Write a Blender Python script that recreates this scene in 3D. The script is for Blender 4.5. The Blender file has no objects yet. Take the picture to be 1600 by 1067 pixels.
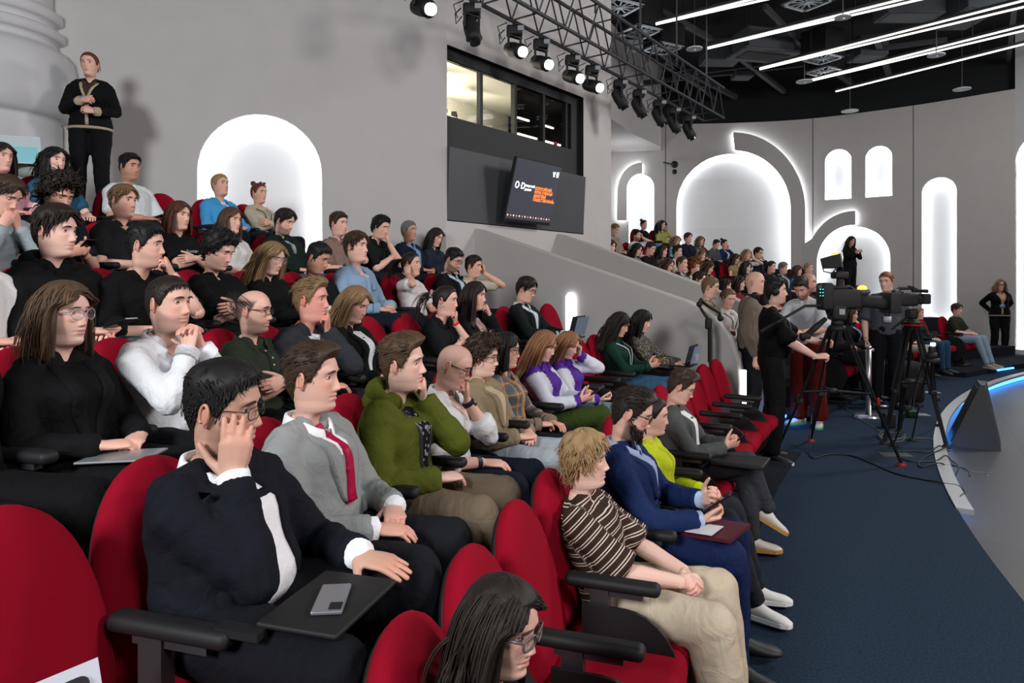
import bpy, bmesh, math, random
import numpy as np
from mathutils import Vector, Matrix, Euler
from mathutils.bvhtree import BVHTree
random.seed(7); rng = np.random.default_rng(7)
S = bpy.context.scene; COL = S.collection
PI = math.pi
# ---------------------------------------------------------------- camera (24 mm lens, shifted)
CAMH = 1.83; FPX = 1066.7; HOR = 440.3
cd = bpy.data.cameras.new('camera'); cam = bpy.data.objects.new('camera', cd); COL.objects.link(cam)
cd.lens = FPX / 1600 * 36; cd.sensor_width = 36; cd.shift_y = -(533.5 - HOR) / 1600
cd.clip_start = .05; cd.clip_end = 200
cam.location = (0, 0, CAMH); cam.rotation_euler = (PI / 2, 0, 0); S.camera = cam
# ---------------------------------------------------------------- world, exposure
w = bpy.data.worlds.new('world'); S.world = w; w.use_nodes = True
w.node_tree.nodes['Background'].inputs[0].default_value = (.80, .86, 1, 1)
w.node_tree.nodes['Background'].inputs[1].default_value = .055
S.view_settings.view_transform = 'Standard'; S.view_settings.look = 'None'
S.view_settings.gamma = 1; S.view_settings.use_curve_mapping = False
S.view_settings.exposure = 0.38
S.cycles.max_bounces = 6; S.cycles.diffuse_bounces = 3; S.cycles.glossy_bounces = 2; S.cycles.transparent_max_bounces = 8
# ---------------------------------------------------------------- lamps of the hall (stage rig over the stage side) and one added fill
def lamp(name, kind, loc, target, power, color=(1, 1, 1), size=1., angle=60):
    l = bpy.data.lights.new(name, kind); l.energy = power; l.color = color
    if kind == 'AREA': l.shape = 'DISK'; l.size = size
    elif kind == 'SPOT': l.shadow_soft_size = size; l.spot_size = math.radians(angle); l.spot_blend = .6
    else: l.shadow_soft_size = size
    o = bpy.data.objects.new(name, l); COL.objects.link(o); o.location = loc
    o.rotation_euler = (Vector(target) - Vector(loc)).to_track_quat('-Z', 'Y').to_euler()
    return o
lamp('stage_wash_light', 'AREA', (7.5, .5, 5.0), (-.5, 4.5, 1), 270, (1, .97, .95), 1.4)
lamp('stage_wash_light', 'AREA', (9.5, 9.5, 6.8), (0, 7, 1.5), 300, (1, .98, .96), 1.6)
lamp('stage_wash_light', 'AREA', (3.2, -2.5, 6.3), (-.6, 3.2, .9), 170, (.97, .98, 1), 1.6)
lamp('stage_wash_light', 'AREA', (12, 12, 6.8), (7.5, 17, 1.5), 130, (1, .97, .95), 1.6)
lamp('house_light', 'AREA', (-3.6, -3.2, 4.4), (-2.2, 7.0, 2.2), 430, (.95, .98, 1), 2.0)
lamp('step_glow', 'POINT', (3.62, 8.75, .16), (0, 0, 0), 5, (.05, .25, 1), .08)
lamp('soffit_fill', 'POINT', (3.3, 19.9, 4.9), (0, 0, 0), 22, (.95, .97, 1), .2)  # added fill that brightens the bulkhead underside, no fitting hangs there
lamp('screen_glow', 'AREA', (11.5, -1.5, 2.2), (0, 4.5, 1.2), 70, (1, .25, .38), 2.2)
# ---------------------------------------------------------------- small helpers
def tag(o, label, cat, group=None, kind=None):
    o['label'] = label; o['category'] = cat
    if group: o['group'] = group
    if kind: o['kind'] = kind
    return o
def mesh(V, F, name='m', smooth=True):
    me = bpy.data.meshes.new(name)
    V = np.asarray(V, dtype=np.float32).reshape(-1, 3)
    if isinstance(F, np.ndarray):
        n, k = F.shape
        me.vertices.add(len(V)); me.vertices.foreach_set('co', V.ravel())
        me.loops.add(n * k); me.loops.foreach_set('vertex_index', F.astype(np.int32).ravel())
        me.polygons.add(n); me.polygons.foreach_set('loop_start', np.arange(0, n * k, k, dtype=np.int32))
        me.polygons.foreach_set('loop_total', np.full(n, k, dtype=np.int32))
        me.update(calc_edges=True)
    else:
        me.from_pydata([tuple(v) for v in V.tolist()], [], F); me.update()
    if smooth: me.polygons.foreach_set('use_smooth', np.ones(len(me.polygons), dtype=bool))
    return me
def obj(name, V, F, mat, parent=None, smooth=True, label=None):
    me = V if isinstance(V, bpy.types.Mesh) else mesh(V, F, name, smooth)
    if mat is not None and not me.materials: me.materials.append(mat)
    o = bpy.data.objects.new(name, me); COL.objects.link(o)
    if parent is not None: o.parent = parent
    if label: o['label'] = label
    return o
def struct(name, V, F, mat, smooth=False, parent=None):
    o = obj(name, V, F, mat, parent, smooth); 
    if parent is None: o['kind'] = 'structure'
    return o
def empty(name, loc, rz=0, label=None, cat=None, group=None):
    o = bpy.data.objects.new(name, None); COL.objects.link(o); o.location = loc; o.rotation_euler = (0, 0, rz)
    o.empty_display_size = .1
    if label: tag(o, label, cat, group)
    return o
class G:
    """collects shapes into one vertex / face list"""
    def __init__(s): s.V = []; s.F = []; s.n = 0
    def add(s, V, F):
        V = np.asarray(V, float).reshape(-1, 3); n = s.n
        s.V.append(V); s.F += [tuple(int(i) + n for i in f) for f in F]; s.n += len(V); return s
    def v(s): return np.concatenate(s.V) if s.V else np.zeros((0, 3))
    def box(s, c, d, R=None, taper=1.):
        x, y, z = [k / 2 for k in d]; t = taper
        V = np.array([(-x, -y, -z), (x, -y, -z), (x, y, -z), (-x, y, -z), (-x * t, -y * t, z), (x * t, -y * t, z), (x * t, y * t, z), (-x * t, y * t, z)])
        if R is not None: V = V @ np.array(R).T
        return s.add(V + np.array(c), [(0, 3, 2, 1), (4, 5, 6, 7), (0, 1, 5, 4), (1, 2, 6, 5), (2, 3, 7, 6), (3, 0, 4, 7)])
    def bar(s, a, b, w, h=None):
        a = np.array(a, float); b = np.array(b, float); d = b - a; L = np.linalg.norm(d); d /= L
        up = np.array((0, 0, 1.)) if abs(d[2]) < .95 else np.array((0, 1., 0))
        x = np.cross(d, up); x /= np.linalg.norm(x); u = np.cross(x, d)
        return s.box((a + b) / 2, (w, L, h or w), np.stack([x, d, u], 1))
    def tube(s, P, r, n=8, cap=True, flat=1., up=None):
        V, F = tube(P, r, n, cap, flat, up); return s.add(V, F)
    def ball(s, c, r, n=12, m=8, R=None):
        r = np.array(r if hasattr(r, '__len__') else (r, r, r), float)
        V = [(0, 0, 1)]
        for i in range(1, m):
            a = PI * i / m
            V += [(math.sin(a) * math.cos(2 * PI * j / n), math.sin(a) * math.sin(2 * PI * j / n), math.cos(a)) for j in range(n)]
        V.append((0, 0, -1)); V = np.array(V) * r
        if R is not None: V = V @ np.array(R).T
        F = [(0, 1 + j, 1 + (j + 1) % n) for j in range(n)]
        for i in range(m - 2):
            F += [(1 + i * n + j, 1 + (i + 1) * n + j, 1 + (i + 1) * n + (j + 1) % n, 1 + i * n + (j + 1) % n) for j in range(n)]
        e = len(V) - 1; b = 1 + (m - 2) * n
        F += [(e, b + (j + 1) % n, b + j) for j in range(n)]
        return s.add(V + np.array(c), F)
    def prism(s, P, z0, z1):
        n = len(P); V = [(x, y, z0) for x, y in P] + [(x, y, z1) for x, y in P]
        F = [tuple(range(n - 1, -1, -1)), tuple(range(n, 2 * n))] + [(i, (i + 1) % n, n + (i + 1) % n, n + i) for i in range(n)]
        return s.add(V, F)
    def loft(s, rings, cap=True, closed=True):
        n = len(rings[0]); V = np.concatenate([np.asarray(r, float) for r in rings]); F = []
        for i in range(len(rings) - 1):
            for j in range(n if closed else n - 1):
                k = (j + 1) % n; F.append((i * n + j, i * n + k, (i + 1) * n + k, (i + 1) * n + j))
        if cap: F += [tuple(range(n - 1, -1, -1)), tuple(range((len(rings) - 1) * n, len(rings) * n))]
        return s.add(V, F)
    def cyl(s, c, r, h, n=24, r2=None):
        r2 = r if r2 is None else r2; a = np.arange(n) * 2 * PI / n
        A = np.stack([np.cos(a), np.sin(a), 0 * a], 1)
        return s.loft([A * r + np.array(c), A * r2 + np.array(c) + np.array((0, 0, h))])
    def rbox(s, c, d, r, R=None, n=4):
        """box with rounded edges (stacked rounded rectangles)"""
        x, y, z = [k / 2 for k in d]; r = min(r, x, y, z); rings = []
        def ring(ins, zz):
            P = []
            for cx, cy, a0 in ((x - r, y - r, 0), (-x + r, y - r, PI / 2), (-x + r, -y + r, PI), (x - r, -y + r, 1.5 * PI)):
                for k in range(n + 1):
                    a = a0 + k * PI / 2 / n; P.append((cx + (r - ins) * math.cos(a), cy + (r - ins) * math.sin(a), zz))
            return np.array(P)
        for k in range(n + 1):
            a = k * PI / 2 / n; rings.append(ring(r - r * math.sin(a), -z + r - r * math.cos(a)))
        for k in range(n + 1):
            a = k * PI / 2 / n; rings.append(ring(r - r * math.cos(a), z - r + r * math.sin(a)))
        if R is not None: rings = [q @ np.array(R).T for q in rings]
        return s.loft([q + np.array(c) for q in rings])
    def make(s, name, mat, parent=None, smooth=False, label=None): return obj(name, s.v(), s.F, mat, parent, smooth, label)
def nrm(v):
    v = np.asarray(v, float); return v / (np.linalg.norm(v) + 1e-12)
def tube(P, r, n=8, cap=True, flat=1., up=None):
    """tube along P, radius r (scalar, list, or list of (side, depth)); flat squeezes along the second axis"""
    P = np.asarray(P, float); m = len(P)
    r = [r] * m if not hasattr(r, '__len__') else list(r)
    T = np.gradient(P, axis=0); T /= np.linalg.norm(T, axis=1)[:, None] + 1e-12
    u = np.array(up, float) if up is not None else (np.array((0, 0, 1.)) if abs(T[0][2]) < .9 else np.array((0, 1., 0)))
    a = np.arange(n) * 2 * PI / n; V = []; F = []
    for i in range(m):
        x = np.cross(T[i], u); x /= np.linalg.norm(x) + 1e-12; y = np.cross(x, T[i])
        if up is None: u = y
        ra, rb = r[i] if hasattr(r[i], '__len__') else (r[i], r[i] * flat)
        V.append(P[i] + np.outer(np.cos(a) * ra, x) + np.outer(np.sin(a) * rb, y))
    for i in range(m - 1):
        F += [(i * n + j, i * n + (j + 1) % n, (i + 1) * n + (j + 1) % n, (i + 1) * n + j) for j in range(n)]
    V = np.concatenate(V)
    if cap:
        k = len(V)
        def rr(i): return max(r[i]) if hasattr(r[i], '__len__') else r[i]
        V = np.concatenate([V, [P[0] - T[0] * rr(0) * .5, P[-1] + T[-1] * rr(-1) * .5]])
        F += [(j, k, (j + 1) % n)[::-1] for j in range(n)] + [((m - 1) * n + j, (m - 1) * n + (j + 1) % n, k + 1) for j in range(n)]
        F = [f for f in F]
    return V, F
def spline(P, n):
    """Catmull-Rom through P"""
    P = np.asarray(P, float); Q = np.concatenate([[2 * P[0] - P[1]], P, [2 * P[-1] - P[-2]]]); out = []
    for t in np.linspace(0, len(P) - 1 - 1e-9, n):
        i = int(t); f = t - i; a, b, c, d = Q[i:i + 4]
        out.append(.5 * (2 * b + (c - a) * f + (2 * a - 5 * b + 4 * c - d) * f * f + (3 * b - a - 3 * c + d) * f ** 3))
    return np.array(out)
# ---------------------------------------------------------------- materials
MATS = {}
def srgb(h):
    if isinstance(h, str):
        h = h.lstrip('#'); c = [int(h[i:i + 2], 16) / 255 for i in (0, 2, 4)]
        return tuple(x / 12.92 if x <= .04045 else ((x + .055) / 1.055) ** 2.4 for x in c)
    return tuple(h)
def mat(name, col, rough=.6, metal=0, bump=0, scale=60, var=0, emit=0, ecol=None, spec=.4, attr=None, trans=0, alpha=1, sheen=0, stretch=None):
    key = (name, str(col), rough, emit, bump, attr)
    if key in MATS: return MATS[key]
    m = bpy.data.materials.new(name); m.use_nodes = True; nt = m.node_tree; N = nt.nodes; L = nt.links
    b = N['Principled BSDF']; c = srgb(col)
    b.inputs['Base Color'].default_value = (*c, 1); b.inputs['Roughness'].default_value = rough; b.inputs['Metallic'].default_value = metal
    b.inputs['Specular IOR Level'].default_value = spec
    if sheen: b.inputs['Sheen Weight'].default_value = sheen; b.inputs['Sheen Tint'].default_value = (*c, 1)
    if trans: b.inputs['Transmission Weight'].default_value = trans
    if alpha < 1: b.inputs['Alpha'].default_value = alpha
    if emit:
        b.inputs['Emission Color'].default_value = (*(srgb(ecol) if ecol else c), 1); b.inputs['Emission Strength'].default_value = emit
    m.diffuse_color = (*c, 1)
    if bump or var:
        tc = N.new('ShaderNodeTexCoord'); no = N.new('ShaderNodeTexNoise'); no.inputs['Scale'].default_value = scale; no.inputs['Detail'].default_value = 4
        src = tc.outputs['Object']
        if stretch:
            mp = N.new('ShaderNodeMapping'); mp.inputs['Scale'].default_value = stretch; L.new(src, mp.inputs[0]); src = mp.outputs[0]
        L.new(src, no.inputs['Vector'])
        if bump:
            bp = N.new('ShaderNodeBump'); bp.inputs['Strength'].default_value = bump; bp.inputs['Distance'].default_value = .004
            L.new(no.outputs['Fac'], bp.inputs['Height']); L.new(bp.outputs[0], b.inputs['Normal'])
        if var:
            mx = N.new('ShaderNodeMix'); mx.data_type = 'RGBA'
            mx.inputs[6].default_value = (*[k * (1 - var) for k in c], 1); mx.inputs[7].default_value = (*[min(1, k * (1 + var)) for k in c], 1)
            L.new(no.outputs['Fac'], mx.inputs[0]); L.new(mx.outputs[2], b.inputs['Base Color'])
    if attr:
        at = N.new('ShaderNodeAttribute'); at.attribute_name = attr; L.new(at.outputs['Color'], b.inputs['Base Color'])
    MATS[key] = m; return m
M_wall = mat('grey_plaster', (.47, .455, .445), .9, var=.06, scale=3, bump=.15)
M_wallb = mat('light_grey_plaster', (.52, .52, .535), .9, var=.04, scale=2)
M_niche = mat('white_niche', (.86, .87, .88), .8)
M_led = mat('white_led_strip', (1, 1, 1), emit=5, ecol=(.93, .96, 1))
M_blue = mat('blue_led_strip', (.03, .2, .9), emit=5, ecol=(.05, .32, 1))
M_black = mat('black_plastic', (.010, .010, .011), .6, spec=.3)
M_matt = mat('matt_black', (.012, .013, .014), .85)
M_metal = mat('dark_metal', (.10, .10, .11), .4, .8)
M_alu = mat('brushed_aluminium', (.55, .56, .58), .35, 1)
M_carpet = mat('blue_grey_carpet', (.017, .031, .053), .95, bump=.7, scale=75, var=.85, spec=.1)
M_carpetd = mat('dark_step_carpet', (.012, .014, .02), .95, bump=.5, scale=200, var=.3, spec=.1)
M_stage = mat('grey_stage_floor', (.15, .155, .165), .42, var=.10, scale=1.5, spec=.35)
M_ceil = mat('black_ceiling', (.006, .007, .008), .9)
M_duct = mat('dark_ceiling_metal', (.035, .037, .042), .6)
M_red = mat('red_upholstery', (.25, .003, .015), .95, bump=.35, scale=300, var=.18, spec=.1, sheen=.25)
M_glass = mat('window_glass', (.02, .02, .02), .02, alpha=.10, spec=.5)
# ---------------------------------------------------------------- hall geometry (rows are arcs about the stage centre)
CX, CY = 22.097, -4.853
ROWR = dict(A=22.995, B=23.942, C=24.887, D=25.669, E=26.766, F=27.957, G=29.1)
ROWZ = dict(A=.03, B=.315, C=.58, D=.91, E=1.275, F=1.73, G=2.2)
def pol(R, deg, z=0): a = math.radians(deg); return (CX + R * math.cos(a), CY + R * math.sin(a), z)
def th_of_px(R, px, lo=95., hi=180.):
    k = (px - 800) / FPX
    for _ in range(60):
        m = (lo + hi) / 2; x, y, _z = pol(R, m)
        if y <= .05 or x / y < k: hi = m
        else: lo = m
    return (lo + hi) / 2
def at(px, py, Y): return np.array(((px - 800) / FPX * Y, Y, CAMH + (HOR - py) / FPX * Y))
def atz(px, py, z): Y = FPX * (z - CAMH) / (HOR - py); return np.array(((px - 800) / FPX * Y, Y, z))
# ================================================================ THE SETTING
def edge_r(a): return 21.07 + .029 * (155.5 - a)
def ring_sector(R0, R1, a0, a1, z0, z1, step=1.0):
    n = max(2, int(abs(a1 - a0) / step)); g = G()
    rings = []
    for a in np.linspace(a0, a1, n + 1):
        r0, r1 = (q(a) if callable(q) else q for q in (R0, R1)); rings.append([pol(r0, a, z0), pol(r1, a, z0), pol(r1, a, z1), pol(r0, a, z1)])
    g.loft(rings); return g.v(), g.F
# carpet, stage floor, lip
struct('floor', *ring_sector(edge_r, 36, 84, 188, -.5, 0, .5), M_carpet)
def tile_mat():
    m = mat('grey_stage_tiles', (.15, .155, .165), .42, spec=.35); nt = m.node_tree; N = nt.nodes; L = nt.links
    tc = N.new('ShaderNodeTexCoord'); br = N.new('ShaderNodeTexBrick'); br.inputs['Scale'].default_value = 1
    br.inputs['Brick Width'].default_value = .9; br.inputs['Row Height'].default_value = .9; br.inputs['Mortar Size'].default_value = .008; br.offset = 0
    br.inputs['Color1'].default_value = (.068, .069, .073, 1); br.inputs['Color2'].default_value = (.054, .055, .059, 1); br.inputs['Mortar'].default_value = (.045, .046, .05, 1)
    mp = N.new('ShaderNodeMapping'); mp.inputs['Rotation'].default_value = (0, 0, .55)
    L.new(tc.outputs['Object'], mp.inputs[0]); L.new(mp.outputs[0], br.inputs['Vector']); L.new(br.outputs['Color'], N['Principled BSDF'].inputs['Base Color']); return m
struct('floor_stage', *ring_sector(6, edge_r, 84, 188, -.5, -.14, .5), tile_mat())
struct('trim_1', *ring_sector(lambda a: edge_r(a) - .11, lambda a: edge_r(a) + .01, 95, 150.8, -.03, .012, .4), mat('pale_metal_lip', (.5, .52, .54), .4, .6))
struct('trim_2', *ring_sector(lambda a: edge_r(a) - .03, lambda a: edge_r(a) - .005, 95, 150.5, -.125, -.035, .4), M_blue)
# stepped seating platforms, near block and far block
for lo, hi in ((147.6, 176), (116.0, 142.8)):
    ks = 'ABCDEFG'
    for i, k in enumerate(ks):
        if k == 'A': continue
        r1 = ROWR[ks[i + 1]] - .62 if k != 'G' else 33.5
        o = struct('floor_step', *ring_sector(ROWR[k] - .62, r1, lo, hi, -.1, ROWZ[k] if k != 'G' or lo < 140 else 2.5, .6), M_carpetd)
struct('floor_step', *ring_sector(22.35, 23.4, 116, 127, -.1, .10, .5), M_carpetd)
struct('floor_step', *ring_sector(22.55, 23.4, 147.6, 176, -.1, .03, .5), M_carpetd)
struct('floor_step', *ring_sector(22.75, 23.4, 127.2, 142.8, -.1, .06, .5), M_carpetd)
for a0, a1, R in ((117, 119.3, 22.34), (121.6, 123.4, 22.34), (142.9, 145.4, 23.15), (133, 137, 22.74)):
    struct('trim_3', *ring_sector(R - .03, R, a0, a1, .03, .06, .4), mat('pale_blue_step_light', (.1, .4, 1), emit=5, ecol=(.04, .26, 1)))
# ---- walls with niches : flat outline with holes, bent along a plan line
class PlanLine:
    def __init__(s, P):
        s.P = np.asarray(P, float); d = np.linalg.norm(np.diff(s.P, axis=0), axis=1); s.c = np.concatenate([[0], np.cumsum(d)])
    def xy(s, u): return np.array([np.interp(u, s.c, s.P[:, 0]), np.interp(u, s.c, s.P[:, 1])]).T
    def nor(s, u):
        e = .02; d = s.xy(u + e) - s.xy(u - e); d /= np.linalg.norm(d, axis=1)[:, None] + 1e-12
        return np.stack([d[:, 1], -d[:, 0]], 1)          # towards the hall
    def u_of_px(s, px):
        k = (px - 800) / FPX; us = np.linspace(0, s.c[-1], 4000); q = s.xy(us); r = q[:, 0] / q[:, 1]
        return float(us[np.argmin(abs(r - k))])
    def uz(s, px, py):
        u = s.u_of_px(px); Y = s.xy(np.array([u]))[0][1]; return (u, CAMH + (HOR - py) / FPX * Y)
def wall_mesh(line, outline, holes, depth, thick=0.0, cuts=()):
    """front skin with holes; returns V,F bent along line and moved 'depth' into the hall"""
    bm = bmesh.new(); edges = []
    for poly in [outline] + list(holes):
        vs = [bm.verts.new((p[0], p[1], 0)) for p in poly]
        edges += [bm.edges.new((vs[i], vs[(i + 1) % len(vs)])) for i in range(len(vs))]
    bmesh.ops.triangle_fill(bm, use_beauty=True, use_dissolve=False, edges=edges)
    for u in cuts:
        bmesh.ops.bisect_plane(bm, geom=bm.verts[:] + bm.edges[:] + bm.faces[:], plane_co=(u, 0, 0), plane_no=(1, 0, 0))
    bm.verts.index_update(); P = np.array([v.co[:] for v in bm.verts]); F = [tuple(v.index for v in f.verts) for f in bm.faces]
    bm.free()
    if F and np.cross(P[F[0][1]] - P[F[0][0]], P[F[0][2]] - P[F[0][0]])[2] < 0: F = [f[::-1] for f in F]
    return bend(line, P[:, 0], P[:, 1], depth), F
def bend(line, u, z, d):
    u = np.asarray(u, float); q = line.xy(u) + line.nor(u) * np.reshape(d, (-1, 1) if hasattr(d, '__len__') else (1, 1)); return np.stack([q[:, 0], q[:, 1], z], 1)
def dense(P, step=.12):
    P = np.asarray(P, float); out = []
    for i in range(len(P)):
        a, b = P[i], P[(i + 1) % len(P)]; n = max(1, int(np.linalg.norm(b - a) / step))
        out += [tuple(a + (b - a) * k / n) for k in range(n)]
    return out
def arch(u0, u1, z0, z1, n=20):
    r = (u1 - u0) / 2; c = (u0 + u1) / 2; P = [(u1, z0)] + [(c + r * math.cos(a), z1 - r + r * math.sin(a)) for a in np.linspace(0, PI, n)] + [(u0, z0)]
    return P
def side_strip(line, poly, d0, d1, closed=True):
    P = np.asarray(dense(poly) if closed else poly, float); n = len(P)
    A = bend(line, P[:, 0], P[:, 1], d0); B = bend(line, P[:, 0], P[:, 1], d1)
    return np.concatenate([A, B]), [(i, (i + 1) % n, n + (i + 1) % n, n + i) for i in range(n if closed else n - 1)]
def niche(line, poly, depth=.16, led=True, frame=.0):
    """white recess with an LED line hidden round its reveal"""
    cuts = np.arange(0, line.c[-1], .25)
    V, F = wall_mesh(line, dense(poly), [], -depth); struct('wall_niche', V, F, M_niche)
    V, F = side_strip(line, poly, -depth, .0); struct('trim_4', V, F, M_niche)
    if led:
        c = np.mean(poly, 0); q = [tuple(np.array(p) + (c - np.array(p)) * .0) for p in poly]
        V, F = side_strip(line, [tuple(np.array(p) * .0 + inset(p, poly, .012)) for p in poly], -depth * .88, -depth * .42); struct('trim_5', V, F, M_led)
def inset(p, poly, d):
    c = np.mean(np.asarray(poly), 0); p = np.asarray(p, float); v = c - p; return p + v / (np.linalg.norm(v) + 1e-9) * d
# left wall (corner - fold)
WL = PlanLine([(-8.5, 7.25), (-5.0, 8.1), (-.88, 9.1)])
aL = arch(WL.u_of_px(308), WL.u_of_px(503), 2.05, 3.93)
V, F = wall_mesh(WL, dense([(0, 0), (WL.c[-1], 0), (WL.c[-1], 9), (0, 9)], .5), [dense(aL)], 0, cuts=[WL.c[1]]); struct('wall_left', V, F, M_wall)
niche(WL, aL, .2)
# TV wall, going away from us
WT = PlanLine([(-.88, 9.1), (1.81, 12.48)])
TE = 3.39; rec = [(.02, 2.645), (TE, 2.645), (TE, 5.0), (.02, 5.0)]
V, F = wall_mesh(WT, [(0, 0), (WT.c[-1], 0), (WT.c[-1], 9), (0, 9)], [rec], 0); struct('wall_control_room', V, F, M_wall)
V, F = side_strip(WT, rec, -.12, 0.); struct('trim_6', V, F, M_black)
win = [(.06, 4.09), (TE - .22, 4.09), (TE - .22, 4.86), (.06, 4.86)]
g = G()
for a, b, c, d in ((0, TE, 3.5, 4.09), (0, TE, 4.86, 5.0), (0, .06, 4.09, 4.86), (TE - .22, TE, 4.09, 4.86)): g.loft([[bend(WT, [u], [z], dd)[0] for u, z, dd in ((a, c, -.11), (b, c, -.11), (b, c, -.14), (a, c, -.14))], [bend(WT, [u], [z], dd)[0] for u, z, dd in ((a, d, -.11), (b, d, -.11), (b, d, -.14), (a, d, -.14))]])
V, F = g.v(), g.F; struct('wall_control_room_front', V, F, mat('black_cladding', (.018, .019, .021), .7))
V, F = side_strip(WT, win, -.2, -.11); struct('trim_7', V, F, M_matt)
# grey lower panel that carries the screen
g = G(); q = []
for u in (.02, TE - .01): q.append([bend(WT, [u], [z], d)[0] for z, d in ((2.66, .0), (3.63, .05), (3.63, -.1), (2.66, -.1))])
g.loft(q); struct('wall_screen_panel', g.v(), g.F, mat('dark_grey_panel', (.055, .058, .064), .6))
# end of the TV wall returns backwards
WR = PlanLine([(1.81, 12.48), (1.2, 14.6), (1.9, 19.5), (3.2, 21.6)])
V, F = wall_mesh(WR, [(0, 0), (WR.c[-1], 0), (WR.c[-1], 9), (0, 9)], [], 0, cuts=WR.c[1:-1]); struct('wall_return', V, F, M_wall)
# control room behind the window
def CR(u, d, z): return np.array((-.88 + .6227 * u + .7825 * d, 9.1 + .7825 * u - .6227 * d, z))
g = G()
def zc(d): return 5.05 + (-d - .25) * .16
for quad in ([CR(-.3, -.25, 5.05), CR(1.75, -.3, 5.06), CR(5.3, -3.1, 5.5), CR(5.3, -3.2, 5.52), CR(-.3, -3.2, 5.52)], [CR(-.3, -3.2, 3.2), CR(5.3, -3.2, 3.2), CR(5.3, -3.2, 5.52), CR(-.3, -3.2, 5.52)],
             [CR(-.3, -.25, 3.2), CR(-.3, -3.2, 3.2), CR(-.3, -3.2, 5.52), CR(-.3, -.25, 5.05)]): g.add(quad, [tuple(range(len(quad)))])
struct('wall_control_room_back', g.v(), g.F, mat('cream_paint', (.72, .70, .62), .8))
g = G()
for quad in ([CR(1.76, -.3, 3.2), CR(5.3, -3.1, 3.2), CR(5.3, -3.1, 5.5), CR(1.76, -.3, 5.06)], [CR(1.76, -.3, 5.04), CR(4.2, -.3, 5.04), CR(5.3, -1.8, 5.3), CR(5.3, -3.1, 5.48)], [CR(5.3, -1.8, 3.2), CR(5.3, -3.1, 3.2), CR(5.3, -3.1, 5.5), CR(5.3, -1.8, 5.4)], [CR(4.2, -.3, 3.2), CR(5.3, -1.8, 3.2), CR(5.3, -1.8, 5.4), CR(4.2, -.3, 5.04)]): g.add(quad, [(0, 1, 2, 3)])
struct('wall_control_room_dark', g.v(), g.F, mat('unlit_half_dark', (.03, .03, .032), .8))  # dark colour stands for the unlit half; partition added to split it off
for u, d in ((.35, -1.0), (1.3, -1.6), (2.6, -2.3)):
    p = CR(u, d, 4.9); g = G(); g.rbox((0, 0, 0), (.1, .22, .09), .02); o = g.make('ceiling_spotlight', M_black); o.location = p
    tag(o, 'small black ceiling spotlight inside the control room, %s' % {.35: 'nearest the left end of the window', 1.3: 'between the other two', 2.6: 'behind the second pane'}[u], 'spotlight', 'control room spotlights')
    lamp('control_room_light', 'POINT', tuple(CR(u, d - .25, 4.72)), (0, 0, 0), 60, (1, .93, .74), .08)
for k, u in enumerate((3.5, 4.3)):
    for z, ln in ((4.66, .5), (4.36, 1.0)):
        g = G(); g.bar(CR(u - .1, -1.45, z + .22), CR(u + ln * .5, -1.45, z + .22), .03); o = g.make('light_bar', mat('warm_light_bar', (1, .8, .65), emit=2.5, ecol=(1, .78, .62)))
        tag(o, '%s pinkish light bar deep in the dark half of the control room, %s' % ('upper' if z > 4.5 else 'lower', 'left one' if k == 0 else 'right one'), 'light')
# window of the control room : mullions and panes
wf = empty('window_1', tuple(CR(0, -.15, 4.1))); wf['kind'] = 'structure'
def loc_to(o, V): return np.asarray(V) - np.array(o.location)
wpx = [.06, .86, 1.66, 2.40, TE - .22]
for u in wpx[1:-1] + [wpx[-1] - .12]:
    g = G(); P = [CR(u - .03, -.19, 4.09), CR(u + .03, -.19, 4.09), CR(u + .03, -.12, 4.09), CR(u - .03, -.12, 4.09)]
    g.loft([P, [p + np.array((0, 0, .77)) for p in P]]); obj('window_frame', loc_to(wf, g.v()), g.F, M_black, wf, False)
for a, b in zip(wpx[:-1], wpx[1:]):
    P = np.array([CR(a, -.155, 4.09), CR(b, -.155, 4.09), CR(b, -.155, 4.86), CR(a, -.155, 4.86), CR(a, -.163, 4.09), CR(b, -.163, 4.09), CR(b, -.163, 4.86), CR(a, -.163, 4.86)])
    obj('pane', loc_to(wf, P), [(0, 1, 2, 3), (7, 6, 5, 4), (0, 4, 5, 1), (1, 5, 6, 2), (2, 6, 7, 3), (3, 7, 4, 0)], M_glass, wf, False)
# things on the control desk
g = G(); c = CR(.28, -.75, 4.08); g.rbox(c + np.array((0, 0, .17)), (.5, .35, .42), .05); g.tube([c + np.array((.2, 0, .3)), c + np.array((.32, -.02, .38)), c + np.array((.36, 0, .2)), c + np.array((.3, 0, .05))], .012, 6)
tag(g.make('studio_monitor', M_black), 'black equipment case with a cable loop behind the first control room pane', 'equipment')
g = G(); c = CR(1.02, -.40, 3.90); g.cyl(c, .045, .22, 16); tag(g.make('cup', M_black), 'small black cup on the control room sill', 'cup')
g = G(); c = CR(2.98, -.3, 4.02); g.cyl(c, .035, .12, 14); e = g.make('bottle', mat('white_plastic', (.7, .7, .7), .4)); tag(e, 'small white bottle with a red cap on the right end of the control room sill', 'bottle')
g = G(); g.cyl(c + np.array((0, 0, .12)), .03, .07, 14); g.make('cap', mat('red_plastic', (.7, .01, .08), .4), e)
# desk
g = G(); P = [CR(0, -.28, 3.85), CR(1.7, -.28, 3.85), CR(1.7, -1.0, 3.85), CR(0, -1.0, 3.85)]; g.loft([P, [p + np.array((0, 0, .05)) for p in P]])
tag(g.make('control_desk', M_matt), 'long dark desk running behind the control room window', 'desk')
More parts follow.
